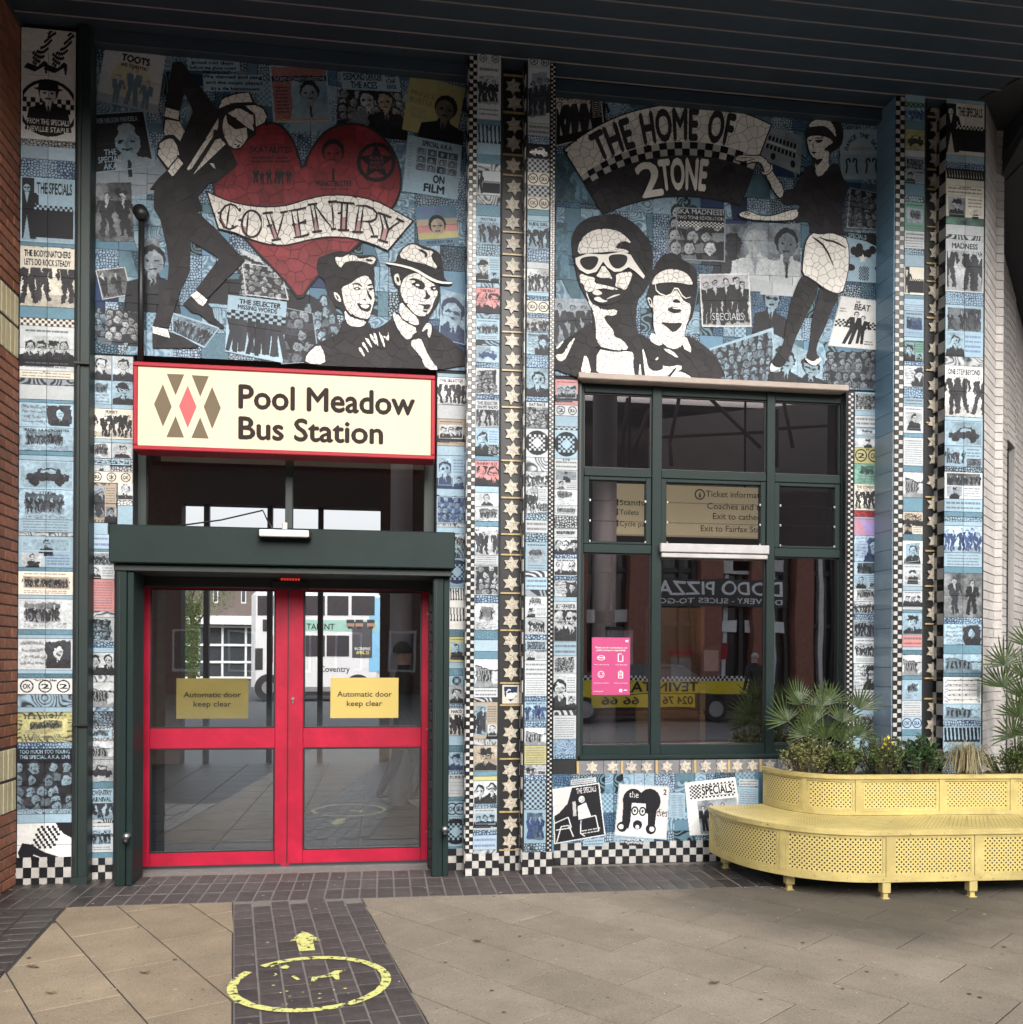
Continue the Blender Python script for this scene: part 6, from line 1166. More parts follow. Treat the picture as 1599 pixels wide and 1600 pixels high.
lay('wall_core', D1, E1, 309, 325, 0, False); lay('wall_core', F1, G1, 340, 620, 0, False); lay('wall_core', E1, F1, 318, 340, zwin, False)
gw = thing('narrow_window', (F1.x, F1.y, .6), 'narrow dark green framed window in the white painted brick wall', 'window')
nn_ = Vector((q45.y, -q45.x)); 
def gbox(name, s0, s1, o0, o1, z0, z1, mt, par):
    P4 = [E1+q45*s0+nn_*o0, E1+q45*s1+nn_*o0, E1+q45*s1+nn_*o1, E1+q45*s0+nn_*o1]; V = [(p.x, p.y, z0) for p in P4]+[(p.x, p.y, z1) for p in P4]
    mobj(name, V, [(3, 2, 1, 0), (4, 5, 6, 7), (0, 1, 5, 4), (1, 2, 6, 5), (2, 3, 7, 6), (3, 0, 4, 7)], mt, par)
WL = (F1-E1).length
gbox('window_stile', 0, .06, -.12, -.05, .0, zwin, M_green, gw); gbox('window_stile', WL-.06, WL, -.12, -.05, 0, zwin, M_green, gw)
for k in (zwin-.06, zwin-.75, zwin-.95, 1.2, .5): gbox('window_rail', .061, WL-.061, -.119, -.051, k, k+.06, M_green, gw)
gbox('glass_pane', .061, WL-.061, -.09, -.086, 0, zwin, GL_win, gw); gbox('window_backing', -.2, WL+.2, -.9, -.85, -.0, zwin+.2, M_blk, gw)
# lower roof slab sloping away on the right
ls = thing('sloping_soffit', (5.3, -.3, 5.6), 'plain dark grey sloping soffit beyond the canopy at upper right', 'soffit')
edge = [Vector((4.64, -.19)), Vector((4.70, -.32)), Vector((4.95, -.85)), Vector((5.25, -1.45)), Vector((5.5, -2.0))]
wt = [(A, 150), (B1, 176), (C1, 205), (D1, 311), (G1, 625)]
tops_ = [(p.x, p.y, wtop(p, v)+.004) for p, v in wt]
V = [(p.x, p.y, ZS-.003) for p in edge]+tops_+[(p.x, p.y, ZS+.03) for p in edge]+[(x, y, z+.15) for x, y, z in tops_]
Fc = [(i, i+1, 6+i, 5+i) for i in range(4)]+[(10+i, 15+i, 16+i, 11+i) for i in range(4)]+[(0, 10, 11, 1), (1, 11, 12, 2), (2, 12, 13, 3), (3, 13, 14, 4), (4, 14, 19, 9), (0, 5, 15, 10)]
o = mobj('soffit_sheet', V, Fc, mat('dark_grey_soffit', (.035, .036, .042), .6, var=.08, scale=2), ls)
for i in (2, 3):
    a = Vector(V[i]); c_ = Vector(V[5+i]); b = MB(); b.tube([a-Vector((0, 0, .004)), c_-Vector((0, 0, .004))], .006, 5); b.make('soffit_joint', M_blk, ls)
# ------------------------------------------------------------------ ground
M_joint = mat('sand_joint', (.030, .027, .024), .9, var=.2, scale=30)
M_slab = mat('tan_paving_slab', (.262, .205, .138), .8, var=.10, scale=5, bump=.35, bscale=160, rand=.08, dirt=.14)
M_slabg = mat('greyish_paving_slab', (.235, .196, .150), .8, var=.10, scale=4, bump=.35, bscale=160, rand=.09, dirt=.16)
M_brk = mat('purple_brown_paver', (.062, .050, .050), .65, var=.22, scale=14, bump=.3, bscale=150, rand=.25, dirt=.25)
M_brkw = mat('dark_damp_paver', (.050, .042, .040), .35, var=.3, scale=12, bump=.4, bscale=120, rand=.3, dirt=.4)
M_asph = mat('asphalt', (.10, .10, .102), .85, var=.2, scale=2, bump=.3, bscale=200)
def speckle(M, dens=.62, col=(.4, .36, .31), amt=.6, sc_=110):
    t = M.node_tree; N = t.nodes; L = t.links; b = N['Principled BSDF']; src = b.inputs['Base Color'].links[0].from_socket
    g = N.new('ShaderNodeNewGeometry'); n = N.new('ShaderNodeTexNoise'); n.inputs['Scale'].default_value = sc_; n.inputs['Detail'].default_value = 2; L.new(g.outputs['Position'], n.inputs['Vector'])
    r = N.new('ShaderNodeMapRange'); r.inputs['From Min'].default_value = dens; r.inputs['From Max'].default_value = dens+.06; r.inputs['To Max'].default_value = amt; L.new(n.outputs['Fac'], r.inputs['Value'])
    mx = N.new('ShaderNodeMixRGB'); mx.inputs[2].default_value = (*col, 1); L.new(r.outputs[0], mx.inputs[0]); L.new(src, mx.inputs[1])
    n2 = N.new('ShaderNodeTexNoise'); n2.inputs['Scale'].default_value = sc_*.6; n2.inputs['Detail'].default_value = 3; L.new(g.outputs['Position'], n2.inputs['Vector'])
    r2 = N.new('ShaderNodeMapRange'); r2.inputs['From Min'].default_value = .28; r2.inputs['From Max'].default_value = .40; r2.inputs['To Min'].default_value = .45; L.new(n2.outputs['Fac'], r2.inputs['Value'])
    n3 = N.new('ShaderNodeTexNoise'); n3.inputs['Scale'].default_value = .9; n3.inputs['Detail'].default_value = 6; n3.inputs['Roughness'].default_value = .7; L.new(g.outputs['Position'], n3.inputs['Vector'])
    r3 = N.new('ShaderNodeMapRange'); r3.inputs['From Min'].default_value = .35; r3.inputs['From Max'].default_value = .65; r3.inputs['To Min'].default_value = .86; r3.inputs['To Max'].default_value = 1.1; L.new(n3.outputs['Fac'], r3.inputs['Value'])
    mm = N.new('ShaderNodeMath'); mm.operation = 'MULTIPLY'; L.new(r2.outputs[0], mm.inputs[0]); L.new(r3.outputs[0], mm.inputs[1])
    # damp stain spreading from under the planter, with the shade beneath it painted in
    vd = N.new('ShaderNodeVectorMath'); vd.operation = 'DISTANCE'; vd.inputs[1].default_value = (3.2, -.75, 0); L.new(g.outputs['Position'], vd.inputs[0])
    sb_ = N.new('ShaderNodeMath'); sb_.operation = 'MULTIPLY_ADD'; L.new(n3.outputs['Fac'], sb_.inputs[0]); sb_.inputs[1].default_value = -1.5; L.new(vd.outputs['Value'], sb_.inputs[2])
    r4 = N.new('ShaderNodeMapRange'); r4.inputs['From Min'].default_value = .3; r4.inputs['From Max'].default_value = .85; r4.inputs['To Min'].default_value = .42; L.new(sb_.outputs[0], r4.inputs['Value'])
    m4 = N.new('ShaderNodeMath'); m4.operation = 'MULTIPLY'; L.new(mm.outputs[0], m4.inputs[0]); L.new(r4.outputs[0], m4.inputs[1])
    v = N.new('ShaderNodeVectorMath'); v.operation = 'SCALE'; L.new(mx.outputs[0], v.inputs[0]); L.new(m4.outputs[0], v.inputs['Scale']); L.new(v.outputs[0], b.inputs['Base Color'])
speckle(M_slab); speckle(M_slabg); speckle(M_brk, .66, (.3, .28, .27), .4)
gr = mobj('ground', [(-150, -150, -.02), (150, -150, -.02), (150, 150, -.02), (-150, 150, -.02)], [(0, 1, 2, 3)], M_asph); tag(gr, kind='structure')
pv = mobj('pavement', [(-8, -10.5, -.0045), (9, -10.5, -.0045), (9, .35, -.0045), (-8, .35, -.0045)], [(0, 1, 2, 3)], M_joint); tag(pv, kind='structure')
M_jl = mat('pale_joint_sand', (.15, .137, .125), .9, var=.2, scale=30)
def slabprism(poly, z=0, th=.03, j=.0007):
    n = len(poly)
    if area(poly) < 0: poly = poly[::-1]
    cx = sum(p[0] for p in poly)/n; cy = sum(p[1] for p in poly)/n; tx, ty, dz_ = random.uniform(-j, j), random.uniform(-j, j), random.uniform(-j, j)
    c = .0014; inn = inset(poly, c)
    V = [(x, y, z+dz_+(x-cx)*tx+(y-cy)*ty) for x, y in inn]+[(x, y, z-.002+dz_+(x-cx)*tx+(y-cy)*ty) for x, y in poly]+[(x, y, z-th) for x, y in poly]
    return V, [tuple(range(n))]+[(i, i+n, (i+1) % n+n, (i+1) % n) for i in range(n)]+[(i+n, i+2*n, (i+1) % n+2*n, (i+1) % n+n) for i in range(n)]
pa = Vector(onZ(365, 1415)); pb = Vector(onZ(365, 1600)); pd = (pb-pa).normalized(); pn = Vector((pd.y, -pd.x)); pn = pn if pn.x > 0 else -pn      # path direction and its right-hand normal
pr = Vector(onZ(565, 1405)); PWd = (pr-pa).dot(pn)
e1 = Vector(onZ(0, 1530)); e2 = Vector(onZ(96, 1425)); ed = (e2-e1).normalized(); en = Vector((ed.y, -ed.x)); en = en if en.x > 0 else -en
YB = -.76
tilesL, tilesR, rest = [], [], []
def slabs(ang, L, Wd, clips, bounds, mt, lim):
    c, s = math.cos(ang), math.sin(ang); mbr = MB()
    for i in range(-26, 27):
        for j in range(-30, 31):
            o = (.5*L if j % 2 else 0); x0, x1 = i*L+o, (i+1)*L+o; y0, y1 = j*Wd, (j+1)*Wd
            P = [(x0, y0), (x1, y0), (x1, y1), (x0, y1)]; P = [(x*c-y*s, x*s+y*c-3) for x, y in P]
            cx = sum(p[0] for p in P)/4; cy = sum(p[1] for p in P)/4
            if not (bounds[0]-1 < cx < bounds[1]+1 and bounds[2]-1 < cy < bounds[3]+1): continue
            for nx, ny, d in clips:
                P = clip(P, nx, ny, d)
                if len(P) < 3: break
            if len(P) < 3 or abs(area(P)) < .003: continue
            P = inset(P, .0042); V, Fc = slabprism(P)
            if lim(cx, cy): mobj('paving_slab', V, Fc, mt, pv)
            else: mbr.add(V, Fc)
    if mbr.V: tag(mbr.make('outlying_slabs', mt, pv), kind='stuff')
vis = lambda x, y: -3.2 < x < 4.8 and -3.3 < y
# right field: right of the path, in front of the border bricks
pr_d = pr.dot(pn); pl_d = pa.dot(pn)
slabs(math.radians(-52), .74, .39, [(-pn.x, -pn.y, -pr_d-.004), (0, 1, YB), (1, 0, 7), (0, -1, 10)], (-2, 7, -10, 0), M_slabg, vis)
slabs(math.radians(-61), .74, .39, [(pn.x, pn.y, pl_d-.004), (0, 1, YB), (-en.x, -en.y, -en.dot(e1)-.004), (0, -1, 10)], (-6, 1, -10, 0), M_slab, vis)
BRK = {}
def brick(cx, cy, w, l, ang, mt, z=0):
    k = (round(w, 3), round(l, 3), mt.name)
    if k not in BRK:
        V, Fc = slabprism([(-w/2, -l/2), (w/2, -l/2), (w/2, l/2), (-w/2, l/2)], 0, .05); me = bpy.data.meshes.new('brick'); me.from_pydata(V, [], Fc); me.materials.append(mt); BRK[k] = me
    o = bpy.data.objects.new('paving_brick', BRK[k]); COL.objects.link(o); o.location = (cx, cy, z+random.uniform(-.0016, .001)); o.rotation_euler = (random.uniform(-.012, .012), random.uniform(-.012, .012), ang+random.uniform(-.006, .006)); o.parent = pv
_q = [pa-pd*.2, pa-pd*.2+pn*PWd, pa+pn*PWd+pd*8.5, pa+pd*8.5]; mobj('joint_sand_bed', [(p.x, p.y, -.0036) for p in _q], [(0, 1, 2, 3)], M_jl, pv)
mobj('joint_sand_bed', [(-3.4, YB+.005, -.0040), (2.8, YB+.005, -.0040), (2.8, .2, -.0040), (-3.4, .2, -.0040)], [(0, 1, 2, 3)], M_jl, pv)
n = 7; w = PWd/n; ang = math.atan2(pd.y, pd.x)+math.pi/2; outer = MB()
for i in range(n):
    s = (.09 if i % 2 else 0)-.02
    while s < 8.5:
        q = pa+pn*(w*(i+.5))+pd*(s+.09)
        if q.y > YB-.06: s += .18; continue
        if s < 3.1: brick(q.x, q.y, w-.011, .170, ang, M_brk)
        else:
            a_ = pn*(w/2-.005); c_ = pd*.085; outer.box(q.x-w/2+.005, q.x+w/2-.005, q.y-.085, q.y+.085, -.03, 0)
        s += .18
tag(outer.make('outlying_bricks', M_brk, pv), kind='stuff')
x = -3.4
while x < 2.75:
    for r in range(3):
        y1_ = .04-.265*r if x > -1.85 and x < .42 else -.0-.253*r
        yc = y1_-.126
        mtt = M_brkw if (x < -1.9 or x > 1.3) else M_brk
        brick(x+.058, yc, .104, .244, 0, mtt)
    x += .116
x0 = e1.x-.5
for i in range(26):                                   # band of dark bricks left of the tan slabs
    for j in range(4):
        q = e2+ed*(.25-.13*i)-en*(.11+.205*j)
        if q.y < YB-.05 and q.y > -3 and q.x > XW-.6: brick(q.x, q.y, .192, .118, math.atan2(ed.y, ed.x)-math.pi/2, M_brkw)
# painted floor marking
M_paint = bpy.data.materials.new('worn_yellow_paint'); M_paint.use_nodes = True; t = M_paint.node_tree; b_ = t.nodes['Principled BSDF']; b_.inputs['Base Color'].default_value = (.58, .58, .19, 1); b_.inputs['Roughness'].default_value = .6
g_ = t.nodes.new('ShaderNodeNewGeometry'); n_ = t.nodes.new('ShaderNodeTexNoise'); n_.inputs['Scale'].default_value = 28; n_.inputs['Detail'].default_value = 8; n_.inputs['Roughness'].default_value = .7; r_ = t.nodes.new('ShaderNodeMapRange'); r_.inputs['From Min'].default_value = .43; r_.inputs['From Max'].default_value = .46
t.links.new(g_.outputs['Position'], n_.inputs['Vector']); t.links.new(n_.outputs['Fac'], r_.inputs['Value']); t.links.new(r_.outputs[0], b_.inputs['Alpha'])
fm_ = thing('floor_marking', (-.35, -2.35, 0), 'worn yellow painted ring and arrow on the brick path', 'floor marking')
oc = Vector(((onZ(357, 1540)[0]+onZ(612, 1540)[0])/2, (onZ(485, 1495)[1]+onZ(485, 1585)[1])/2)); ro = (onZ(612, 1540)[0]-onZ(357, 1540)[0])/2; ri = ro-.046
V = []; Fc = []; n = 72
for i in range(n): a = 2*math.pi*i/n; jn = random.uniform(-.003, .003); V += [(oc.x+ro*math.cos(a), oc.y+(ro+.0)*math.sin(a), .0045), (oc.x+(ri+jn)*math.cos(a), oc.y+(ri+jn)*math.sin(a), .0045)]
gap = set(range(22, 30))
for i in range(n):
    if i in (27, 28, 29): continue
    j = (i+1) % n; Fc.append((2*i, 2*j, 2*j+1, 2*i+1))
mobj('ring', V, Fc, M_paint, fm_)
def gpoly(name, pts): mobj(name, [(*onZ(u, v, .0045), .0045) for u, v in pts], [tuple(range(len(pts)))], M_paint, fm_)
gpoly('arrow', [(452, 1472), (472, 1456), (482, 1458), (503, 1470), (489, 1470), (493, 1485), (468, 1487), (463, 1470)])
gpoly('worn_figure', [(486, 1534), (488, 1527), (495, 1527), (512, 1523), (524, 1517), (541, 1516), (530, 1521), (531, 1531), (525, 1531), (520, 1526), (497, 1529), (494, 1534)]); gpoly('worn_figure', [(438, 1512), (447, 1508), (453, 1511), (449, 1514), (441, 1514)]); gpoly('worn_figure', [(455, 1526), (461, 1525), (470, 1531), (464, 1532)]); gpoly('worn_figure', [(421, 1508), (432, 1504), (436, 1507), (424, 1512)]); gpoly('worn_figure', [(426, 1524), (431, 1521), (434, 1523), (429, 1526)])
gb = MB()
for k in range(22): u, v = random.uniform(425, 550), random.uniform(1538, 1572); X_, Y_ = onZ(u, v, .0045); s = random.uniform(.003, .012); gb.add([(X_-s, Y_, .0045), (X_, Y_-s*.8, .0045), (X_+s, Y_+.002, .0045), (X_, Y_+s*.7, .0045)], [(0, 1, 2, 3)])
tag(gb.make('paint_flecks', M_paint, fm_), kind='stuff')
M_litter = mat('pale_litter', (.5, .48, .44), .7); lt = MB()
for k in range(170):
    X_, Y_ = random.uniform(-3.2, 4.2), random.uniform(-3, -.1) if random.random() < .6 else random.uniform(-.9, .0); s = random.uniform(.002, .006); a = random.uniform(0, 6); lt.add([(X_+s*math.cos(a+q*1.6), Y_+s*.7*math.sin(a+q*1.6), .006+random.uniform(0, .003)) for q in range(4)], [(0, 1, 2, 3)])
for k in range(60):
    u, v = random.choice([(random.uniform(1180, 1330), random.uniform(1362, 1395)), (random.uniform(1350, 1500), random.uniform(1375, 1400))]); X_, Y_ = onZ(u, v); s = random.uniform(.003, .009); a = random.uniform(0, 6); lt.add([(X_+s*math.cos(a+q*1.6), Y_+s*.7*math.sin(a+q*1.6), .006+random.uniform(0, .006)) for q in range(4)], [(0, 1, 2, 3)])
tag(lt.make('ground_litter', M_litter), 'scattered pale specks of litter and grit on the paving', 'litter', kind='stuff')
gm = MB()
for k in range(230):
    X_, Y_ = random.uniform(-3, 4.6), random.uniform(-3.1, -.15); s = random.uniform(.004, .013); o0 = random.uniform(0, 1); wv = [s*random.uniform(.7, 1.2) for _ in range(7)]; gm.add([(X_+wv[q]*math.cos(q*.9), Y_+wv[q]*.9*math.sin(q*.9), .0042+random.uniform(0, .0015)) for q in range(7)], [tuple(range(7))], 0 if o0 < .6 else 1)
tag(gm.make('gum_spots', [mat('dark_gum', (.05, .045, .04), .7), mat('pale_gum', (.30, .28, .25), .7)]), 'flattened dark and pale chewing gum spots dotted over the paving', 'gum', kind='stuff')
M_leaf = mat('dead_leaf', (.13, .08, .04), .7, rand=.3)
for i, (u, v, lab) in enumerate(((49, 1514, 'dry curled leaf on the tan slabs at lower left'), (226, 1523, 'small dark leaf on the tan slabs left of the painted ring'), (747, 1474, 'brown leaf on the paving right of the brick path'), (1117, 1540, 'grey brown leaf on the paving in front of the planter'), (79, 1555, 'crumpled leaf scrap nearest the lower left edge'))):
    X_, Y_ = onZ(u, v); L_ = .03; V = [(X_+dx_*L_, Y_+dy_*L_*.6, .008+h_) for dx_, dy_, h_ in ((-1, .2, .004), (-.5, .6, .012), (.3, .6, .006), (1, .1, .012), (.4, -.5, .004), (-.5, -.5, .010), (0, 0, .0))]
    tag(mobj('fallen_leaf', V, [(6, 1, 0), (6, 2, 1), (6, 3, 2), (6, 4, 3), (6, 5, 4), (6, 0, 5)], M_leaf), lab, 'leaf')
# ------------------------------------------------------------------ planter bench
pt_ = thing('planter_bench', (3.6, -.6, 0), 'yellow perforated metal planter with a curved bench round its end', 'planter')
Mper = bpy.data.materials.new('yellow_perforated_sheet'); Mper.use_nodes = True; t = Mper.node_tree; N = t.nodes; L = t.links; b_ = N['Principled BSDF']; b_.inputs['Base Color'].default_value = (.54, .435, .165, 1); b_.inputs['Roughness'].default_value = .42
uv = N.new('ShaderNodeUVMap'); s1 = N.new('ShaderNodeVectorMath'); s1.operation = 'SCALE'; s1.inputs['Scale'].default_value = 1/.0235; L.new(uv.outputs[0], s1.inputs[0])
rt = N.new('ShaderNodeVectorRotate'); rt.rotation_type = 'Z_AXIS'; rt.inputs['Angle'].default_value = math.radians(45); L.new(s1.outputs[0], rt.inputs['Vector'])
fr_ = N.new('ShaderNodeVectorMath'); fr_.operation = 'FRACTION'; L.new(rt.outputs[0], fr_.inputs[0]); ds = N.new('ShaderNodeVectorMath'); ds.operation = 'DISTANCE'; ds.inputs[1].default_value = (.5, .5, 0); L.new(fr_.outputs[0], ds.inputs[0])
sx_ = N.new('ShaderNodeSeparateXYZ'); L.new(uv.outputs[0], sx_.inputs[0])
gt = N.new('ShaderNodeMath'); gt.operation = 'GREATER_THAN'; gt.inputs[1].default_value = .27; L.new(ds.outputs['Value'], gt.inputs[0]); L.new(gt.outputs[0], b_.inputs['Alpha'])
def curve(cx, cy, rx, ry, e, slope, xend, n=26):
    pts = []
    for i in range(n+1):
        a = math.pi/2*i/n; pts.append(Vector((cx-rx*max(0, math.cos(a))**(2/e), cy-ry*max(0, math.sin(a))**(2/e))))
    k = 1
    while pts[-1].x < xend: pts.append(Vector((pts[-1].x+.12, pts[-1].y+slope*.12)))
    return pts
def resample(pts, s0, s1, step=.04):
    D = [0]
    for a, b in zip(pts, pts[1:]): D.append(D[-1]+(b-a).length)
    s1 = min(s1, D[-1]); n = max(2, int((s1-s0)/step)); out = []
    for i in range(n+1):
        s = s0+(s1-s0)*i/n; k = 0
        while k < len(D)-2 and D[k+1] < s: k += 1
        t_ = (s-D[k])/max(D[k+1]-D[k], 1e-6); out.append((pts[k].lerp(pts[k+1], t_), s))
    return out, D[-1]
def skin(name, pts, s0, s1, z0, z1, off, th, mt, par, uvm=False):       # vertical band following the curve
    R_, _ = resample(pts, s0, s1); V = []; UVs = []
    for i, (p, s) in enumerate(R_):
        a = R_[max(i-1, 0)][0]; b = R_[min(i+1, len(R_)-1)][0]; d = (b-a).normalized(); n_ = Vector((d.y, -d.x)); n_ = n_ if n_.dot(p-Vector((4.2, .6))) > 0 else -n_
        for o_ in (off, off-th):
            q = p+n_*o_; V += [(q.x, q.y, z0), (q.x, q.y, z1)]; UVs += [(s, z0), (s, z1)]
    m_ = len(R_); Fc = []
    for i in range(m_-1): k = 4*i; Fc += [(k, k+4, k+5, k+1)] if uvm else [(k, k+4, k+5, k+1), (k+2, k+3, k+7, k+6), (k+1, k+5, k+7, k+3), (k, k+2, k+6, k+4)]
    if not uvm: Fc += [(0, 1, 3, 2), (4*m_-4, 4*m_-2, 4*m_-1, 4*m_-3)]
    return mobj(name, V, Fc, mt, par, UVs)
def flat(name, ptsA, ptsB, s0, s1, z, th, mt, par):
    A_, LA = resample(ptsA, 0, 99); B_, LB = resample(ptsB, 0, 99); n = 60; V = []; UVs = []
    for i in range(n+1):
        f_ = s0+(s1-s0)*i/n; a = A_[min(int(f_*(len(A_)-1)), len(A_)-1)][0]; b = B_[min(int(f_*(len(B_)-1)), len(B_)-1)][0]; V += [(a.x, a.y, z), (b.x, b.y, z), (a.x, a.y, z-th), (b.x, b.y, z-th)]; UVs += [(a.x, a.y), (b.x, b.y), (a.x, a.y), (b.x, b.y)]
    Fc = []
    for i in range(n): k = 4*i; Fc += [(k, k+4, k+5, k+1), (k+2, k+3, k+7, k+6), (k, k+2, k+6, k+4)]
    return mobj(name, V, Fc, mt, par, UVs)
XE = 6.2
oc_ = curve(3.42, -.1, .91, 1.10, 2.3, -.035, XE); ic_ = curve(3.48, -.02, .50, .62, 2.3, -.05, XE)
SH_ = .466; RIM = .765
R_, LO = resample(oc_, 0, 99); R2_, LI = resample(ic_, 0, 99)
skin('lower_rail', oc_, 0, 99, .115, .155, 0, .03, M_yel, pt_); skin('seat_edge', oc_, 0, 99, SH_-.035, SH_, .012, .04, M_yel, pt_)
def sAt(pts, u, z):                                    # arc length where the curve shows at column u
    best = min(resample(pts, 0, 99, .01)[0], key=lambda q: abs(img_u(q[0])-u)); return best[1]
us = [1113, 1222, 1389, 1527, 1690]; ss = [0.0]+[sAt(oc_, u, 0) for u in (1226, 1392, 1531, 1680)]+[LO]
for i, s in enumerate(ss[:-1]):
    skin('upright', oc_, max(0, s-.022), s+.022, .155, SH_-.035, .002, .03, M_yel, pt_)
for a, b in zip(ss, ss[1:]):
    if b-a < .1: continue
    skin('perforated_panel', oc_, a+.045, b-.045, .175, SH_-.055, -.006, .002, Mper, pt_, True)
    b0, b1 = a+.024, b-.024
    skin('panel_border', oc_, b0, b1, .1555, .1765, -.002, .006, M_yel, pt_); skin('panel_border', oc_, b0, b1, SH_-.0565, SH_-.0355, -.002, .006, M_yel, pt_); skin('panel_border', oc_, b0, a+.047, .1765, SH_-.0565, -.002, .006, M_yel, pt_); skin('panel_border', oc_, b-.047, b1, .1765, SH_-.0565, -.002, .006, M_yel, pt_)
flat('seat_sheet', oc_, ic_, 0, 1, SH_+.001, .003, M_yel, pt_)
mo = MB(); A__, _ = resample(oc_, 0, 99, .021); 
Mseat = mat('seat_perforations', (.10, .07, .02), .8)
st_ = MB()
RA, _ = resample(oc_, .03, LO, .030); RB, _ = resample(ic_, .02, LI, .030)
for i in range(len(RA)):
    p = RA[i][0]; q = RB[min(int(i*len(RB)/len(RA)), len(RB)-1)][0]; nseg = 14
    for k in range(nseg):
        f_ = .12+.8*(k+(.5 if i % 2 else 0))/nseg; c_ = p.lerp(q, f_); d = (q-p).normalized()*.008; e_ = Vector((-d.y, d.x))*.5
        st_.add([(c_.x-d.x, c_.y-d.y, SH_+.0022), (c_.x+e_.x, c_.y+e_.y, SH_+.0022), (c_.x+d.x, c_.y+d.y, SH_+.0022), (c_.x-e_.x, c_.y-e_.y, SH_+.0022)], [(0, 1, 2, 3)])
sc_ = MB(); r = random.Random(21)
for k in range(90):
    u_, zz3 = r.uniform(0, 1), r.choice([r.uniform(.118, .15), r.uniform(SH_-.03, SH_-.004)]); q, s3 = RA[int(u_*(len(RA)-1))]; q2 = RA[min(int(u_*(len(RA)-1))+1, len(RA)-1)][0]; d = (q2-q); d = d.normalized() if d.length > 1e-5 else Vector((1, 0)); n3 = Vector((d.y, -d.x)); n3 = n3 if n3.dot(q-Vector((4.2, .6))) > 0 else -n3; o3 = .0006 if zz3 < .2 else .0126; L3 = r.uniform(.002, .012); h3 = r.uniform(.001, .004); p3 = q+n3*o3
    sc_.add([(p3.x-d.x*L3, p3.y-d.y*L3, zz3), (p3.x+d.x*L3*.3, p3.y+d.y*L3*.3, zz3-h3), (p3.x+d.x*L3, p3.y+d.y*L3, zz3+h3*.4), (p3.x, p3.y, zz3+h3)], [(0, 1, 2, 3)])
tag(sc_.make('paint_chips', mat('chipped_metal', (.12, .09, .05), .7), pt_), kind='stuff')
tag(st_.make('seat_slots', Mseat, pt_), kind='stuff')
skin('inner_wall', oc_, 0, 99, .12, SH_-.01, -.09, .003, M_blk, pt_)  # black sheet added so the panel holes read as shaded
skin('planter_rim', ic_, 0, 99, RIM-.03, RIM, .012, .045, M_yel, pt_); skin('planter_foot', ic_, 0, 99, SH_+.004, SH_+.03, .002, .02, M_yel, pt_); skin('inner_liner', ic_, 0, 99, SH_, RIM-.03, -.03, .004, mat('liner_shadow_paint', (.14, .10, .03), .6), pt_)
s2 = [0.0]+[sAt(ic_, u, 0) for u in (1258, 1343, 1474, 1585, 1690)]+[LI]
for s in s2[:-1]: skin('upright', ic_, max(0, s-.02), s+.02, SH_+.03, RIM-.03, .002, .02, M_yel, pt_)
for a, b in zip(s2, s2[1:]):
    if b-a < .1: continue
    skin('perforated_panel', ic_, a+.042, b-.042, SH_+.052, RIM-.052, -.005, .002, Mper, pt_, True)
    skin('panel_border', ic_, a+.0215, b-.0215, SH_+.0305, SH_+.053, -.002, .005, M_yel, pt_); skin('panel_border', ic_, a+.0215, b-.0215, RIM-.053, RIM-.0305, -.002, .005, M_yel, pt_); skin('panel_border', ic_, a+.0215, a+.044, SH_+.053, RIM-.053, -.002, .005, M_yel, pt_); skin('panel_border', ic_, b-.044, b-.0215, SH_+.053, RIM-.053, -.002, .005, M_yel, pt_)
flat('soil', ic_, curve(3.7, .05, .2, .1, 2, 0, XE), 0, 1, RIM-.05, .002, mat('dark_soil', (.03, .022, .015), .9, var=.4, scale=40, bump=.5), pt_)
skin('inner_base_rail', ic_, 0, 99, .06, .10, .0, .03, M_yel, pt_)
for u, v, h_ in ((1137, 1358, 1), (1237, 1392, 1), (1387, 1406, 1), (1523, 1403, 1), (1668, 1404, 1)):
    x_, y_ = onZ(u, v); b = MB(); b.box(x_-.03, x_+.03, y_+.0, y_+.06, .04, .114, .004); b.box(x_-.018, x_+.018, y_+.012, y_+.048, 0.001, .0395, .003); b.box(x_-.026, x_+.026, y_+.004, y_+.056, 0, .006); b.make('leg', M_yel, pt_)
for x_, y_ in ((3.0, -.15), (3.35, -.5), (4.0, -.62), (4.7, -.64)): b = MB(); b.box(x_-.02, x_+.02, y_-.02, y_+.02, 0, .12, .003); b.make('leg', M_yel, pt_)
# ------------------------------------------------------------------ plants
def leafmat(name, c1, c2, rough=.45, edge=None):
    M = bpy.data.materials.new(name); M.use_nodes = True; t = M.node_tree; N = t.nodes; L = t.links; b = N['Principled BSDF']; b.inputs['Roughness'].default_value = rough
    at = N.new('ShaderNodeAttribute'); at.attribute_name = 'v'; mx = N.new('ShaderNodeMixRGB'); mx.inputs[1].default_value = (*c1, 1); mx.inputs[2].default_value = (*c2, 1); L.new(at.outputs['Fac'], mx.inputs[0]); src = mx.outputs[0]
    L.new(src, b.inputs['Base Color']); b.inputs['Subsurface Weight'].default_value = 0
    tr = N.new('ShaderNodeBsdfTranslucent'); L.new(src, tr.inputs['Color']); ms = N.new('ShaderNodeMixShader'); ms.inputs[0].default_value = .22; L.new(b.outputs[0], ms.inputs[1]); L.new(tr.outputs[0], ms.inputs[2]); L.new(ms.outputs[0], N['Material Output'].inputs[0]); return M
def vobj(name, V, Fc, vals, mt, par):
    o = mobj(name, V, Fc, mt, par); a = o.data.attributes.new('v', 'FLOAT', 'POINT'); a.data.foreach_set('value', vals); return o
Mfan = leafmat('fan_palm_leaf', (.018, .036, .012), (.08, .115, .035)); Mfan2 = leafmat('palm_tip', (.16, .17, .06), (.22, .2, .09))
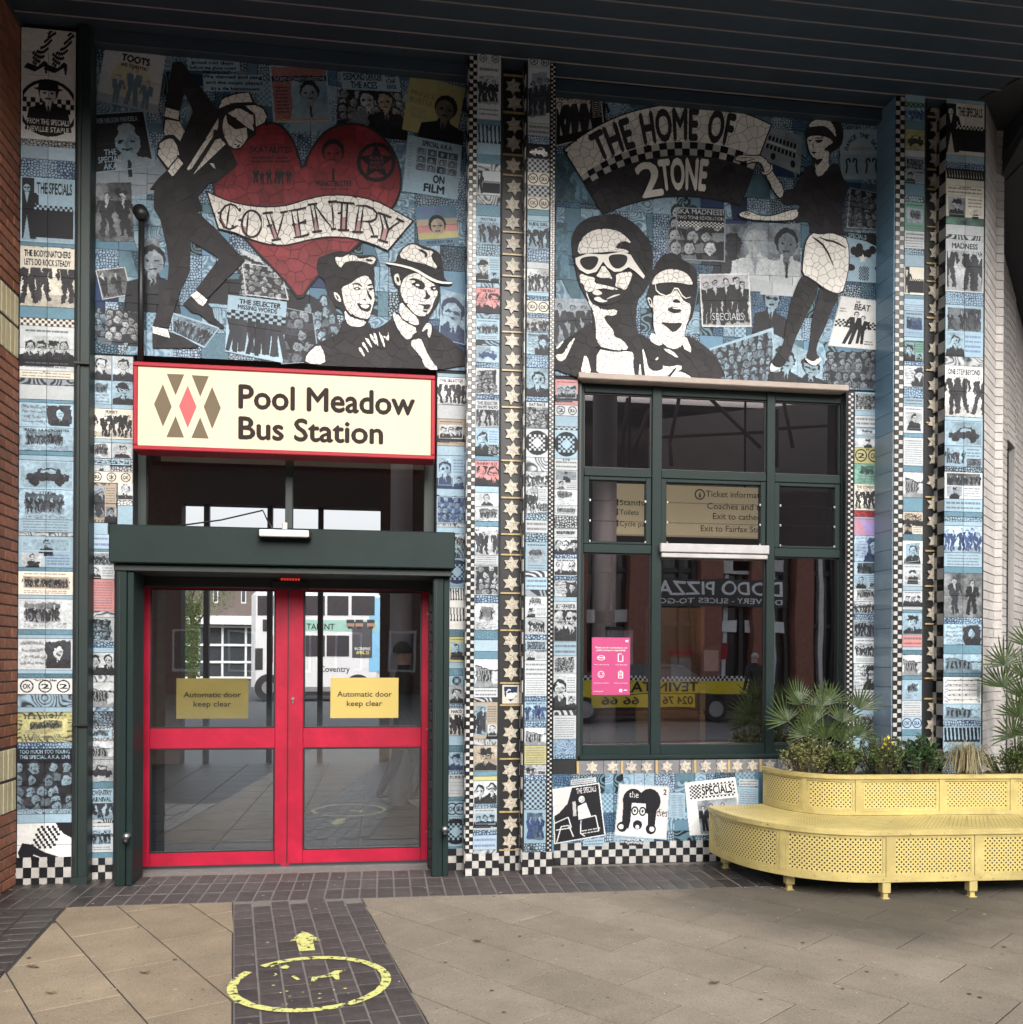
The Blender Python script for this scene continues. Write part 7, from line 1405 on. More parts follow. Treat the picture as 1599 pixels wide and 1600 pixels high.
Mgold = leafmat('variegated_leaf', (.03, .055, .014), (.36, .37, .13)); Mpit = leafmat('bright_green_leaf', (.02, .05, .012), (.16, .22, .05)); Mdk = leafmat('deep_green_leaf', (.018, .05, .02), (.08, .15, .05)); Mgrass = leafmat('tawny_grass', (.14, .13, .055), (.42, .34, .19), .6)
def palm(nm, base, hubs, lab, rad=.27, seed=1):
    r = random.Random(seed); t = thing(nm, base, lab, 'palm', 'fan palms in the planter'); B0 = Vector(base); st = MB()
    for hx, hz, hy, tilt in hubs:
        hub = B0+Vector((hx, hy, hz)); mid = B0+Vector((hx*.35, hy*.35, hz*.62)); st.tube([B0+Vector((hx*.05, hy*.05, 0)), mid, hub], [.006, .0045, .0035], 5)
        up = ((hub-mid).normalized()*.6+Vector((0, 0, .5))).normalized(); side = up.cross(Vector((0, -1, .15))).normalized(); side = Vector((side.x, side.y+r.uniform(-.4, .4), side.z)).normalized(); nrm = up.cross(side).normalized()
        V, Fc, vals = [], [], []; n = 16; sp = math.radians(r.uniform(120, 175)); q_ = rad*r.uniform(.85, 1.12)
        for i in range(n):
            a = -sp/2+sp*i/(n-1)+r.uniform(-.03, .03); L_ = q_*(1-.22*abs(a)/(sp/2))*r.uniform(.88, 1.08); d = up*math.cos(a)+side*math.sin(a); w = (side*math.cos(a)-up*math.sin(a)); k = len(V); sh = r.uniform(0, 1)
            wd = .0085*rad/.27; droop = r.uniform(.02, .10)*L_
            for s_, ww in ((.02, .3), (.45, 1.0), (.8, .6), (1, .05)):
                c_ = hub+d*(L_*s_)+nrm*(.018*math.sin(s_*3))+Vector((0, 0, -droop*s_*s_)); V += [c_-w*wd*ww, c_+nrm*wd*.5*ww, c_+w*wd*ww]; vals += [sh*.7+.3*s_]*3
            for s_ in range(3):
                for e_ in range(2): o_ = k+3*s_+e_; Fc.append((o_, o_+1, o_+4, o_+3))
        vobj('fan_leaf', V, Fc, vals, Mfan, t)
    st.make('leaf_stalks', Mdkplain, t); return t
Mdkplain = mat('palm_stalk', (.10, .14, .05), .5)
def base_at(u, v, Y): X_, Z_ = onY(u, v, Y); return (X_, Y, RIM-.05)
PYY = -.27
def hubs_from(base, L, Y): out = []; [out.append((onY(u, v, Y)[0]-base[0], onY(u, v, Y)[1]-base[2], r_, 0)) for u, v, r_ in L]; return out
b0 = base_at(1288, 1190, PYY)
palm('fan_palm', b0, hubs_from(b0, [(1281, 1103, -.05), (1256, 1102, .02), (1332, 1108, -.12), (1305, 1098, .06), (1262, 1130, -.12), (1312, 1128, -.05), (1290, 1122, .08), (1248, 1148, -.14), (1326, 1150, -.14), (1275, 1152, -.17), (1300, 1158, -.17), (1237, 1128, .05)], PYY), 'spiky fan palm at the curved left end of the yellow planter', .235, 3)
b1_ = base_at(1592, 1185, -.45)
palm('fan_palm', b1_, hubs_from(b1_, [(1565, 1040, -.05), (1590, 1090, -.1), (1572, 1120, -.15), (1612, 1060, .05), (1600, 1110, -.12), (1565, 1150, -.15), (1590, 1150, -.2), (1620, 1130, -.1), (1640, 1090, 0), (1580, 1075, .08), (1618, 1010, .05)], -.45), 'tall fan palm at the right edge of the picture', .27, 8)
def shrub(nm, u0, u1, v0, v1, Y, depth, mt, n, size, lab, cat='shrub', seed=2, wide=.45, edge=False):
    r = random.Random(seed); xa, zt1 = onY(u0, v0, Y); xb, zb1 = onY(u1, v1, Y); cx = (xa+xb)/2; t = thing(nm, (cx, Y, RIM-.05), lab, cat); V, Fc, vals = [], [], []; st = MB()
    zb1 = max(zb1, RIM-.04); W_ = (xb-xa)/2; H_ = zt1-zb1; tips = []
    for i in range(max(12, n//16)):
        a = r.uniform(0, 6.28); q = math.sqrt(r.random()); ex = cx+W_*q*math.cos(a); ey = Y+depth*q*math.sin(a); ez = zb1+H_*(math.sqrt(max(0, 1-q*q*.8)))*r.uniform(.55, 1.05); tip = Vector((ex, ey, ez)); root = Vector((cx+(ex-cx)*.4, Y+(ey-Y)*.4, RIM-.06)); st.tube([root, root.lerp(tip, .5)+Vector((0, 0, .01)), tip], .0025, 4); tips.append((root, tip))
    for i in range(n):
        root, tip = r.choice(tips); f_ = 1-abs(r.gauss(0, .28)); f_ = min(1, max(.15, f_)); c_ = root.lerp(tip, f_)+Vector((r.gauss(0, .009), r.gauss(0, .009), r.gauss(0, .008)))
        d = Vector((r.gauss(0, 1), r.gauss(-.25, 1), r.gauss(.45, .6))).normalized(); s_ = d.cross(Vector((r.gauss(0, 1), r.gauss(0, 1), r.gauss(0, 1)))).normalized(); L_ = size*r.uniform(.7, 1.25); w = L_*wide*.5; nn2 = d.cross(s_); k = len(V); vv = r.uniform(0, 1)**1.4
        V += [c_, c_+d*L_*.5+s_*w+nn2*w*.3, c_+d*L_, c_+d*L_*.5-s_*w+nn2*w*.3, c_+d*L_*.5]
        vals += ([min(1, vv+.2), 1 if edge and vv > .25 else vv, 1 if edge and vv > .25 else vv, 1 if edge and vv > .25 else vv, .0 if edge else vv*.8]); Fc += [(k, k+1, k+4), (k+1, k+2, k+4), (k+2, k+3, k+4), (k+3, k, k+4)]
    vobj('foliage', V, Fc, vals, mt, t); st.make('stems', mat('shrub_stem', (.07, .05, .03), .7), t); return t
shrub('variegated_shrub', 1220, 1300, 1140, 1200, -.36, .16, Mgold, 1500, .028, 'cream edged variegated shrub at the left end of the planter', seed=4, edge=True)
shrub('low_shrub', 1292, 1345, 1156, 1202, -.42, .14, Mpit, 1100, .028, 'small mid green bushy plant between the variegated shrub and the yellow flowered one', seed=5, edge=True)
shrub('flowering_shrub', 1335, 1420, 1148, 1204, -.46, .15, Mpit, 1700, .026, 'bright green leafy shrub with a few yellow flowers in the planter', seed=6)
shrub('broadleaf_shrub', 1395, 1480, 1148, 1206, -.48, .15, Mdk, 900, .048, 'dark green broad leaved shrub left of the dry grass tuft', seed=7, wide=.4)
shrub('trailing_shrub', 1535, 1640, 1160, 1206, -.52, .13, Mpit, 1300, .028, 'low green leafy plant right of the dry grass tuft', seed=9)
fl = MB(); r = random.Random(3); M_fl = mat('yellow_flower', (.75, .55, .03), .5)
for i in range(9):
    x_, z_ = onY(r.uniform(1380, 1395), r.uniform(1150, 1172), -.52)
    for k in range(5): a = k*1.257; fl.add([(x_, -.52, z_), (x_+.008*math.cos(a), -.525, z_+.008*math.sin(a)), (x_+.013*math.cos(a+.4), -.522, z_+.013*math.sin(a+.4)), (x_+.008*math.cos(a+.8), -.525, z_+.008*math.sin(a+.8))], [(0, 1, 2, 3)])
fo = [o for o in COL.objects if o.name == 'flowering_shrub'][0]; fl.make('flowers', M_fl, fo)
def grass(u, v, Y, n, lab, H=.38):
    x_, z_ = onY(u, v, Y); t = thing('ornamental_grass', (x_, Y, RIM-.05), lab, 'grass'); r = random.Random(11); V, Fc, vals = [], [], []
    for i in range(n):
        a = r.uniform(0, 6.28); R__ = r.uniform(.05, .25); h_ = H*r.uniform(.6, 1.15); bx, by = x_+r.gauss(0, .02), Y+r.gauss(0, .02); w = .0018; k = len(V); vv = r.random(); px_, py_ = -math.sin(a)*w, math.cos(a)*w
        for s_ in (0, .35, .7, 1.0):
            X_ = bx+R__*s_*math.cos(a); Y_ = by+R__*s_*math.sin(a)*.8; Z_ = RIM-.06+h_*(2.2*s_-1.75*s_*s_)+(-.05*s_**3 if math.sin(a) < 0 else 0); V += [(X_-px_, Y_-py_, Z_), (X_+px_, Y_+py_, Z_)]; vals += [vv*(.5+.5*s_)]*2
        for s_ in range(3): o_ = k+2*s_; Fc.append((o_, o_+1, o_+3, o_+2))
    vobj('grass_blades', V, Fc, vals, Mgrass, t)
grass(1512, 1195, -.58, 420, 'dry straw coloured grass tuft spilling over the planter rim')
# ------------------------------------------------------------------ concourse inside the glass, and what stands behind it
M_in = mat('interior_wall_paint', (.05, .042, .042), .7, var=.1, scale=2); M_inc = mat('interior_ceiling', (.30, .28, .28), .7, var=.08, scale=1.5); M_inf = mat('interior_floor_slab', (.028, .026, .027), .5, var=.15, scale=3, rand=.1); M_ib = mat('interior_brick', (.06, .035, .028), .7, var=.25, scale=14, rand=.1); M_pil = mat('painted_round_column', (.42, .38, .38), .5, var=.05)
rm = thing('concourse_shell', (1, 4, 0), 'dim bus station concourse seen through the doors and big window', 'building'); RY = 7.4
oL, oR = onY(283, 1000, RY)[0], onY(594, 1000, RY)[0]; oT = onY(440, 790, RY)[1]
box('floor_bed', -7, 8, .33, 12, -.03, -.006, M_blk, rm, 0); [box('roof_strip', -7, 8, .42+k*1.1,   .42+k*1.1+.80, 5.6, 5.8, M_inc, rm, 0) for k in range(11)]  # unseen roof, gaps opened to let more light into the concourse
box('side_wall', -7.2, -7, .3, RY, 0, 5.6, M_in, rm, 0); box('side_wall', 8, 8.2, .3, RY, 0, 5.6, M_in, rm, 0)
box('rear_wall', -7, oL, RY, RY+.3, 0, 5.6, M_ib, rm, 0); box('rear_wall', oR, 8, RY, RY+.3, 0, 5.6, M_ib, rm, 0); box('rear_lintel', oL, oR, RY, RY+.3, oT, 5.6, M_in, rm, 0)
for u in (320, 420, 500): x_ = onY(u, 1000, RY)[0]; box('rear_mullion', x_-.04, x_+.04, RY+.1, RY+.2, 0, oT, M_blk, rm, 0)
hb = onY(440, 905, RY)[1]; box('rear_transom', oL, oR, RY+.11, RY+.19, hb, hb+.25, M_blk, rm, 0)
for i in range(14):
    for j in range(14): box('floor_slab', -5.6+i*.6+.006, -5.6+(i+1)*.6-.006, .36+j*.5+.006, .36+(j+1)*.5-.006, -.004, .004, M_inf, rm, .002)
for x_, y_, rr_, lab in ((*(onY(627, 1000, 3.2)[0], 3.2), .12, 'pale round column inside the concourse right of the doors'), (*(onY(946, 700, 1.6)[0], 1.6), .115, 'pale round column behind the left panes of the big window')):
    c_ = thing('round_column', (x_, y_, 0), lab, 'column'); b = MB(); b.tube([(x_, y_, 0), (x_, y_, 5.6)], rr_, 24); b.make('shaft', M_pil, c_, True); b = MB(); b.tube([(x_, y_, 4.2), (x_, y_, 4.24)], rr_+.01, 24); b.make('collar', M_blk, c_, True)
tr_ = thing('roof_truss', (2.5, 2.5, 5), 'thin dark red roof rods crossing behind the upper window panes', 'roof truss'); M_rod = mat('oxide_red_rod', (.07, .014, .018), .5)
for (u0, v0, u1, v1, Y_, w_) in ((982, 622, 970, 728, 2.4, .02), (1015, 640, 982, 728, 2.6, .022), (1110, 622, 1190, 700, 3, .02), (1035, 683, 1197, 675, 3.2, .018), (1062, 622, 1048, 690, 3, .02), (1048, 690, 1050, 728, 3, .02), (1215, 640, 1215, 730, 3, .02), (1212, 670, 1310, 664, 3.2, .018), (1225, 622, 1240, 700, 2.8, .02)):
    a = onY(u0, v0, Y_); c_ = onY(u1, v1, Y_); b = MB(); b.tube([(a[0], Y_, a[1]), (c_[0], Y_, c_[1])], w_, 6); b.make('rod', M_rod, tr_, True)
sheet = thing('fabric_ceiling', (3, 3.6, 5), 'grey fabric ceiling panels hanging inside behind the upper panes', 'ceiling panel'); Mfab = mat('grey_fabric', (.55, .52, .53), .7, var=.12, scale=.8)
a = onY(1030, 655, 3.6); c_ = onY(1330, 622, 3.6); d_ = onY(1330, 760, 3.6); e_ = onY(1030, 760, 3.6); mobj('fabric_sheet', [(a[0], 3.6, a[1]), (c_[0], 3.6, c_[1]), (d_[0], 3.9, d_[1]), (e_[0], 3.9, e_[1])]+[(q[0], 4.02, q[1]) for q in (a, c_, d_, e_)], [(0, 1, 2, 3), (7, 6, 5, 4), (0, 4, 5, 1)], Mfab, sheet)
# hanging wayfinding sign
M_hs = bpy.data.materials.new('lit_yellow_wayfinding'); M_hs.use_nodes = True; b_ = M_hs.node_tree.nodes['Principled BSDF']; b_.inputs['Base Color'].default_value = (.7, .62, .38, 1); b_.inputs['Emission Color'].default_value = (1, .84, .50, 1); b_.inputs['Emission Strength'].default_value = .12
hsY = 2.0; hsn = thing('hanging_sign', (2.9, hsY, 2.6), 'lit cream wayfinding sign hanging inside, listing ticket information and exits', 'sign')
a = onY(956, 768, hsY); c_ = onY(1212, 838, hsY); X0q, X1q = a[0], c_[0]; Z1q = onY(1115, 760, hsY)[1]; Z0q = onY(1115, 838, hsY)[1]; box('lit_panel', X0q, X1q, hsY, hsY+.12, Z0q, Z1q, M_hs, hsn, .004)
M_brown = mat('brown_sign_ink', (.06, .05, .04), .5); M_rb = mat('red_arrow_box', (.30, .05, .035), .5)
def hs_line(s, u0, u1, v, cap): sline('sign_lettering', s, u0, u1, v, v-cap, hsY-.001, M_brown, hsn, .008)
hs_line('Ticket information', 1104, 1204, 776, 9.5); hs_line('Coaches and taxis', 1106, 1208, 795, 9.5); hs_line('Exit to cathedral', 1115, 1204, 811, 9.5); hs_line('Exit to Fairfax Street', 1096, 1204, 830, 9.5)
for s, v, w_ in (('Stands', 789, 38), ('Toilets', 804, 30), ('Cycle parking', 822, 62)):
    hs_line(s, 969, 969+w_, v, 8); q0 = onY(956.5, v-10, hsY-.002); q1 = onY(967, v+1, hsY-.002); box('arrow_box', q0[0], q1[0], hsY-.004, hsY-.0005, q1[1], q0[1], M_rb, hsn, 0)
    V, Fc = prism([onY(*p, hsY-.004) for p in ((961.5, v-9), (965.5, v-5), (963, v-5), (963, v-1), (960, v-1), (960, v-5), (957.5, v-5))], hsY-.005, .001); mobj('arrow', V, Fc, M_letterw, hsn)
cI = onY(1094.5, 772.5, hsY-.002); V = []; Fc = []
for i in range(20): a_ = i*math.pi/10; V += [(cI[0]+.055*math.cos(a_), hsY-.003, cI[1]+.055*math.sin(a_)), (cI[0]+.042*math.cos(a_), hsY-.003, cI[1]+.042*math.sin(a_))]
for i in range(20): j = (i+1) % 20; Fc.append((2*i, 2*j, 2*j+1, 2*i+1))
mobj('information_ring', V, Fc, M_brown, hsn); text3d('sign_lettering', 'i', (cI[0]-.009, hsY-.003, cI[1]-.03), EX, EY, .018, .05, M_brown, hsn, .02)
for x_ in (X0q+.2, X1q-.3): b = MB(); b.tube([(x_, hsY+.06, Z1q), (x_, hsY+.06, 5.6)], .012, 6); b.make('hanger', M_blk, hsn)
# things just behind the big window
def inbox(nm, u0, v0, u1, v1, Y_, dep, mt, lab, cat, extra=None):
    X0, Z1 = onY(u0, v0, Y_); X1, Z0 = onY(u1, v1, Y_); Z0 = max(0.005, Z0); t = thing(nm, ((X0+X1)/2, Y_, Z0), lab, cat); box('panel', X0, X1, Y_, Y_+dep, Z0, Z1, mt, t, .004)
    if extra: extra(t, X0, X1, Z0, Z1, Y_)
    return t
def framed(t, X0, X1, Z0, Z1, Y_): box('top_edge', X0-.015, X1+.015, Y_-.012, Y_-.001, Z1-.02, Z1+.01, M_blk, t, .002); box('bottom_edge', X0-.015, X1+.015, Y_-.012, Y_-.001, Z0-.01, Z0+.02, M_blk, t, .002)
M_or = mat('orange_wood_door', (.16, .075, .02), .5, var=.15, scale=4); M_tan = mat('tan_wood', (.20, .12, .04), .5, var=.12, scale=6)
def doorx(t, X0, X1, Z0, Z1, Y_): framed(t, X0, X1, Z0, Z1, Y_); box('inset_notice', X0+.1, X0+.3, Y_-.01, Y_-.002, Z1-.8, Z1-.5, mat('grey_notice', (.2, .19, .19), .5), t, 0); box('red_strip', X0+.08, X1-.1, Y_-.01, Y_-.002, Z1-.47, Z1-.43, M_signred, t, 0)
inbox('ticket_kiosk', 1033, 945, 1101, 1250, 1.5, .5, M_or, 'orange brown kiosk panel behind the middle pane of the big window', 'kiosk', doorx)
inbox('notice_board', 1101, 1012, 1124, 1052, 1.3, .04, mat('grey_board', (.24, .22, .20), .5), 'grey notice board with yellow top clips inside the big window', 'notice board', framed); inbox('grey_screen', 949, 981, 990, 1042, .9, .05, mat('blue_grey_screen', (.22, .23, .27), .4), 'blue grey screen panel partly behind the pink poster', 'screen', framed)
inbox('wood_post', 996, 1080, 1016, 1180, .6, .06, M_tan, 'tan wooden post inside, left of the window mullion', 'post', framed); inbox('wood_post', 1094, 1075, 1103, 1180, .9, .06, M_tan, 'slim tan wooden post inside the middle pane', 'post', framed)
# bus in the bays beyond
M_busw = mat('white_bus_paint', (.62, .60, .61), .3, var=.03, coat=.3); M_busb = mat('pale_blue_bus_paint', (.20, .42, .62), .3, coat=.3); M_bwin = mat('dark_bus_window', (.05, .045, .05), .12); M_bteal = mat('green_advert_band', (.25, .42, .36), .4)
bsY = 28.0; bx0, bx1 = onY(392, 1000, bsY)[0], onY(592, 1000, bsY)[0]; bz1 = onY(500, 924, bsY)[1]; bus = thing('double_decker_bus', ((bx0+bx1)/2, bsY, 0), 'white double decker bus with a film advert seen through the doors', 'bus')
b = MB(); b.box(bx0, bx1+.1, bsY, bsY+2.5, .35, bz1, .18); b.make('bus_body', M_busw, bus); box('blue_end_panel', bx1-.35, bx1+.09, bsY-.012, bsY-.001, 1.1, bz1-.2, M_busb, bus, .003); box('underskirt', bx0+.3, bx1-.3, bsY+.2, bsY+2.3, .2, .36, M_blk, bus, 0)
def brect(nm, u0, v0, u1, v1, mt, d=.004, c=.03): P0 = onY(u0, v0, bsY); P1 = onY(u1, v1, bsY); return box(nm, P0[0], P1[0], bsY-d, bsY-.0005, P1[1], P0[1], mt, bus, 0)
for u0, u1 in ((403, 428), (478, 508), (512, 545), (550, 586)): brect('upper_window', u0, 931, u1, 962, M_bwin, .02)
for u0, u1 in ((478, 508), (511, 546)): brect('lower_window', u0, 993, u1, 1026, M_bwin, .02)
brect('advert_band', 430, 968, 590, 987, M_bteal, .014); brect('destination_panel', 411, 968, 426, 987, M_blk, .02); brect('poster_panel', 551, 972, 582, 1028, mat('dark_poster', (.04, .035, .045), .5), .03); brect('red_panel', 420, 992, 427, 1036, M_signred, .02); brect('vent_grille', 399, 1013, 411, 1047, M_blk, .02)
def btext(s, u0, u1, v, cap, mt, d): sline('bus_lettering', s, u0, u1, v, v-cap, bsY-d, mt, bus, .02)
btext('MASSIVE TALENT', 432, 523, 983, 9, M_letterk, .018); btext('IN CINEMAS', 555, 579, 1016, 4.5, M_letterw, .034); btext('APRIL 22', 557, 577, 1022, 4.5, mat('yellow_ink', (.7, .6, .1), .5), .034); btext('Coventry', 500, 547, 1050, 9, M_letterk, .006)
for u in (562, 580, 548): hb2 = MB(); P0 = onY(u, 976, bsY); hb2.tube([(P0[0], bsY-.04, P0[1]), (P0[0], bsY-.031, P0[1])], [.15, .13], 12); hf_ = hb2.make('advert_face', mat('advert_skin', (.30, .17, .12), .6), bus); box('advert_hair', P0[0]-.14, P0[0]+.14, bsY-.045, bsY-.0405, P0[1]+.05, P0[1]+.18, M_blk, hf_, .002); box('advert_beard', P0[0]-.09, P0[0]+.09, bsY-.045, bsY-.0405, P0[1]-.15, P0[1]-.07, M_blk, hf_, .002)
for u in (420, 560):
    P0 = onY(u, 1073, bsY); b = MB(); b.tube([(P0[0], bsY-.03, .5), (P0[0], bsY+.25, .5)], .5, 24); w_ = b.make('wheel', M_blk, bus); b = MB(); b.tube([(P0[0], bsY-.05, .5), (P0[0], bsY-.031, .5)], .24, 16); b.make('hub', M_steel, w_)
# buildings beyond
M_pan = mat('brown_precast_panel', (.13, .10, .09), .7, var=.15, scale=.6); M_wf = mat('white_window_frame', (.6, .6, .6), .4); M_dg = mat('dark_office_glass', (.04, .045, .05), .1)
ob = thing('office_building', (-12, 60, 0), 'brown panelled office building with white framed ground floor windows beyond the bays', 'building'); oy = 60.0
x0, x1 = onY(270, 1000, oy)[0], onY(700, 1000, oy)[0]; zt3 = onY(350, 900, oy)[1]+2.2; zm = onY(350, 965, oy)[1]
box('upper_storeys', x0, x1, oy, oy+12, zm, zt3, M_pan, ob, 0); box('ground_storey', x0, x1, oy+.6, oy+12, 0, zm-.001, M_dg, ob, 0); box('white_fascia', x0, x1, oy-.6, oy-.001, zm-.5, zm+.1, M_wf, ob, 0)
xx_ = x0+.8
while xx_ < x1: box('slit_window', xx_, xx_+.35, oy-.05, oy-.002, zm+1.0, zt3-.8, M_wf, ob, 0); box('slit_glass', xx_+.06, xx_+.29, oy-.07, oy-.051, zm+1.1, zt3-.9, M_dg, ob, 0); xx_ += 1.9
xx_ = x0
while xx_ < x1: box('window_post', xx_, xx_+.14, oy+.45, oy+.59, 0, zm-.5, M_wf, ob, 0); xx_ += 1.6
for z in (.1, 1.2, 2.4, zm-.7): box('window_rail', x0, x1, oy+.4, oy+.449, z, z+.16, M_wf, ob, 0)
tree = thing('street_tree', (-13, 42, 0), 'ivy clad street tree left of the bus beyond the concourse', 'tree'); ty_ = 42.0; tx_ = onY(300, 1000, ty_)[0]
b = MB(); b.tube([(tx_, ty_, 0), (tx_+.1, ty_, 2.5), (tx_-.1, ty_, 5.2)], [.22, .17, .08], 8)
for q in range(5): b.tube([(tx_, ty_, 3+q*.4), (tx_+math.cos(q*1.3)*1.2, ty_+math.sin(q*1.3), 4.6+q*.3)], [.07, .02], 5)
b.make('trunk', mat('tree_bark', (.08, .06, .045), .8), tree)
r = random.Random(5); V, Fc, vals = [], [], []
for i in range(5200):
    if i % 3: a = r.uniform(0, 6.28); z_ = r.uniform(.6, 4.4); c_ = Vector((tx_+(.3+.12*r.random())*math.cos(a), ty_+.35*math.sin(a), z_))
    else:
        q = Vector((r.gauss(0, 1), r.gauss(0, 1), r.gauss(0, 1))).normalized()*(r.random()**.4); c_ = Vector((tx_+.6+q.x*1.6, ty_+q.y*1.5, 4.9+q.z*1.3))
        if math.sin(c_.x*3.1)*math.sin(c_.z*3.7)*math.sin(c_.y*2) > .25: continue
    d = Vector((r.gauss(0, 1), r.gauss(0, 1), r.gauss(0, 1))).normalized(); s_ = d.orthogonal().normalized(); k = len(V); L_ = .09
    V += [c_, c_+d*L_*.5+s_*L_*.35, c_+d*L_, c_+d*L_*.5-s_*L_*.35]; vals += [r.random()]*4; Fc.append((k, k+1, k+2, k+3))
vobj('crown', V, Fc, vals, Mpit, tree)
# ------------------------------------------------------------------ across the street, behind the camera: seen mirrored in the glass
def mir(u, v, dist):                                   # a point seen mirrored in the window: distance measured through the glass
    d = ray(u, v); p = CAMP+d*dist; return Vector((p.x, 2*(WY+.02)-p.y, p.z))
sf = thing('pizza_shopfront', (6, -20, 0), 'brick shopfront across the street with black frames and white pizza lettering', 'shop'); fy = -19.0
fD = 26.5
def MX(u): d = ray(u, 1000); t_ = ((2*(WY+.02)-fy)-CAMP.y)/d.y; return (CAMP+d*t_).x
def MZ(v, u=1100): d = ray(u, v); t_ = ((2*(WY+.02)-fy)-CAMP.y)/d.y; return (CAMP+d*t_).z
M_sb = mat('street_red_brick', (.22, .085, .06), .75, var=.2, scale=6); M_sg = mat('shop_glass', (.03, .03, .032), .08); M_sfr = mat('shop_black_frame', (.015, .015, .016), .4); M_lw = mat('louvred_white_panel', (.5, .48, .47), .5)
xl, xr_ = MX(890), MX(1420); box('shop_glazing', xl, xr_, fy-.6, fy-.5, 0, 5.2, M_sg, sf, 0); box('parapet', xl, xr_, fy-.7, fy, 5.2, 9.8, mat('grey_brown_render', (.12, .105, .10), .8, var=.15, scale=.7), sf, 0); box('stall_riser', xl, xr_, fy-.49, fy-.1, 0, .35, M_sb, sf, 0)  # tall unseen upper wall, added to block sky reflected in the upper panes
for u, w_ in ((905, .5), (1000, .6), (1112, .7), (1190, .5), (1258, .6), (1330, .6)): x_ = MX(u); box('brick_pier', x_-w_/2, x_+w_/2, fy-.45, fy, 0, 5.2, M_sb, sf, .02)
for u in (935, 965, 1040, 1070, 1090, 1140, 1165, 1215, 1235, 1290, 1310): x_ = MX(u); box('shop_mullion', x_-.07, x_+.07, fy-.48, fy-.3, .35, 5.2, M_wf if u in (1140, 1215, 1290) else M_sfr, sf, .01)
for z in (2.6, 4.2): box('shop_transom', xl, xr_, fy-.47, fy-.35, z, z+.14, M_sfr, sf, .01)
for u, v0, v1 in ((925, 955, 975), (975, 955, 975), (1150, 870, 895), (1190, 870, 890)): box('pale_panel', MX(u)-.8, MX(u)+.8, fy-.29, fy-.2, MZ(v1), MZ(v0), M_lw, sf, .01)
for u in (1139, 1188, 1215): box('shop_notice', MX(u)-.35, MX(u)+.35, fy-.28, fy-.25, MZ(988), MZ(970), M_letterw, sf, 0)
box('red_notice', MX(1134)-.2, MX(1134)+.2, fy-.28, fy-.25, MZ(1030), MZ(1003), M_signred, sf, 0)
def rtext(nm, s, u0, u1, v, cap, y_, mt, par): xa, xb = MX(u0), MX(u1); z0 = MZ(v, (u0+u1)/2); h_ = MZ(cap, (u0+u1)/2)-z0; text3d(nm, s, (xb, y_, z0), (-1, 0, 0), (0, 0, 1), xb-xa, h_, mt, par, .02)
rtext('shop_lettering', 'DODO PIZZA', 1030, 1222, 930, 908, fy+.03, M_letterw, sf); rtext('shop_lettering', 'DELIVERY - SLICES TO-GO', 1030, 1222, 944, 936, fy+.03, M_letterw, sf); box('sign_glass', MX(1025), MX(1225), fy+.0, fy+.02, MZ(948), MZ(904), M_sfr, sf, 0)
# taxi beside the kerb, mirrored in the window
TYc = -16.0
def TX(u): d = ray(u, 1090); t_ = ((2*(WY+.02)-TYc)-CAMP.y)/d.y; return (CAMP+d*t_).x
def TZ(v, u=1050): d = ray(u, v); t_ = ((2*(WY+.02)-TYc)-CAMP.y)/d.y; return (CAMP+d*t_).z
cab = thing('yellow_taxi', (TX(1040), TYc-.8, 0), 'yellow and black liveried taxi with chequered waist reflected in the big window', 'taxi'); M_ty = mat('taxi_yellow', (.72, .56, .03), .25, var=.04, coat=.5); M_tk = mat('taxi_black', (.012, .012, .014), .15, coat=.6)
xa, xb = TX(893), TX(1180); Lc = xb-xa; zb3 = .28; zw = TZ(1057)
prof = [(0, .45), (.02, .95), (.06, 1.0), (.27, 1.06), (.40, 1.5), (.72, 1.52), (.92, 1.05), (.99, .95), (1, .4), (.9, .28), (.1, .28)]
V = [(xb-Lc*x, TYc-(0 if z < 1.07 else .12), z) for x, z in prof]+[(xb-Lc*x, TYc-1.7+(0 if z < 1.07 else .12), z) for x, z in prof]; n = len(prof)
mobj('car_body', V, [tuple(range(n)), tuple(range(2*n-1, n-1, -1))]+[(i, i+n, (i+1) % n+n, (i+1) % n) for i in range(n)], M_tk, cab)
box('door_panel', xa+.55, xb-.12, TYc+.002, TYc+.022, .72, zw, M_ty, cab, .01); box('lower_panel', TX(925), TX(1085), TYc+.002, TYc+.03, .36, .70, M_ty, cab, .01); box('bonnet_panel', xa+.05, xa+.54, TYc+.002, TYc+.02, .6, zw-.1, M_ty, cab, .01)
b = MB(); w_ = .06
for i in range(int((Lc-.2)/w_)):
    for j in range(2): b.box(xa+.1+i*w_, xa+.1+(i+1)*w_, TYc+.023, TYc+.027, zw-.11+j*w_, zw-.11+(j+1)*w_, 0, (i+j) % 2)
tag(b.make('checker_band', [M_tk, M_letterw], cab), kind='stuff')
for s, u0, u1, z0, h_ in (('024 76', 1035, 1082, .44, .2), ('66 66', 940, 1000, .44, .2), ('TEVIN TAXI', 965, 1090, .78, .25)): text3d('taxi_lettering', s, (TX(u1), TYc+.032, z0), (-1, 0, 0), (0, 0, 1), TX(u1)-TX(u0), h_, M_letterk, cab, .03)
box('side_window', xb-Lc*.70, xb-Lc*.30, TYc-.1, TYc-.09, 1.1, 1.42, M_sg, cab, .01)
for u in (1121, 915):
    x_ = TX(u); b = MB(); b.tube([(x_, TYc+.02, .32), (x_, TYc-.2, .32)], .32, 24); wh = b.make('wheel', M_blk, cab); b = MB(); b.tube([(x_, TYc+.04, .32), (x_, TYc+.021, .32)], .21, 20); b.make('wheel_trim', M_steel, wh)
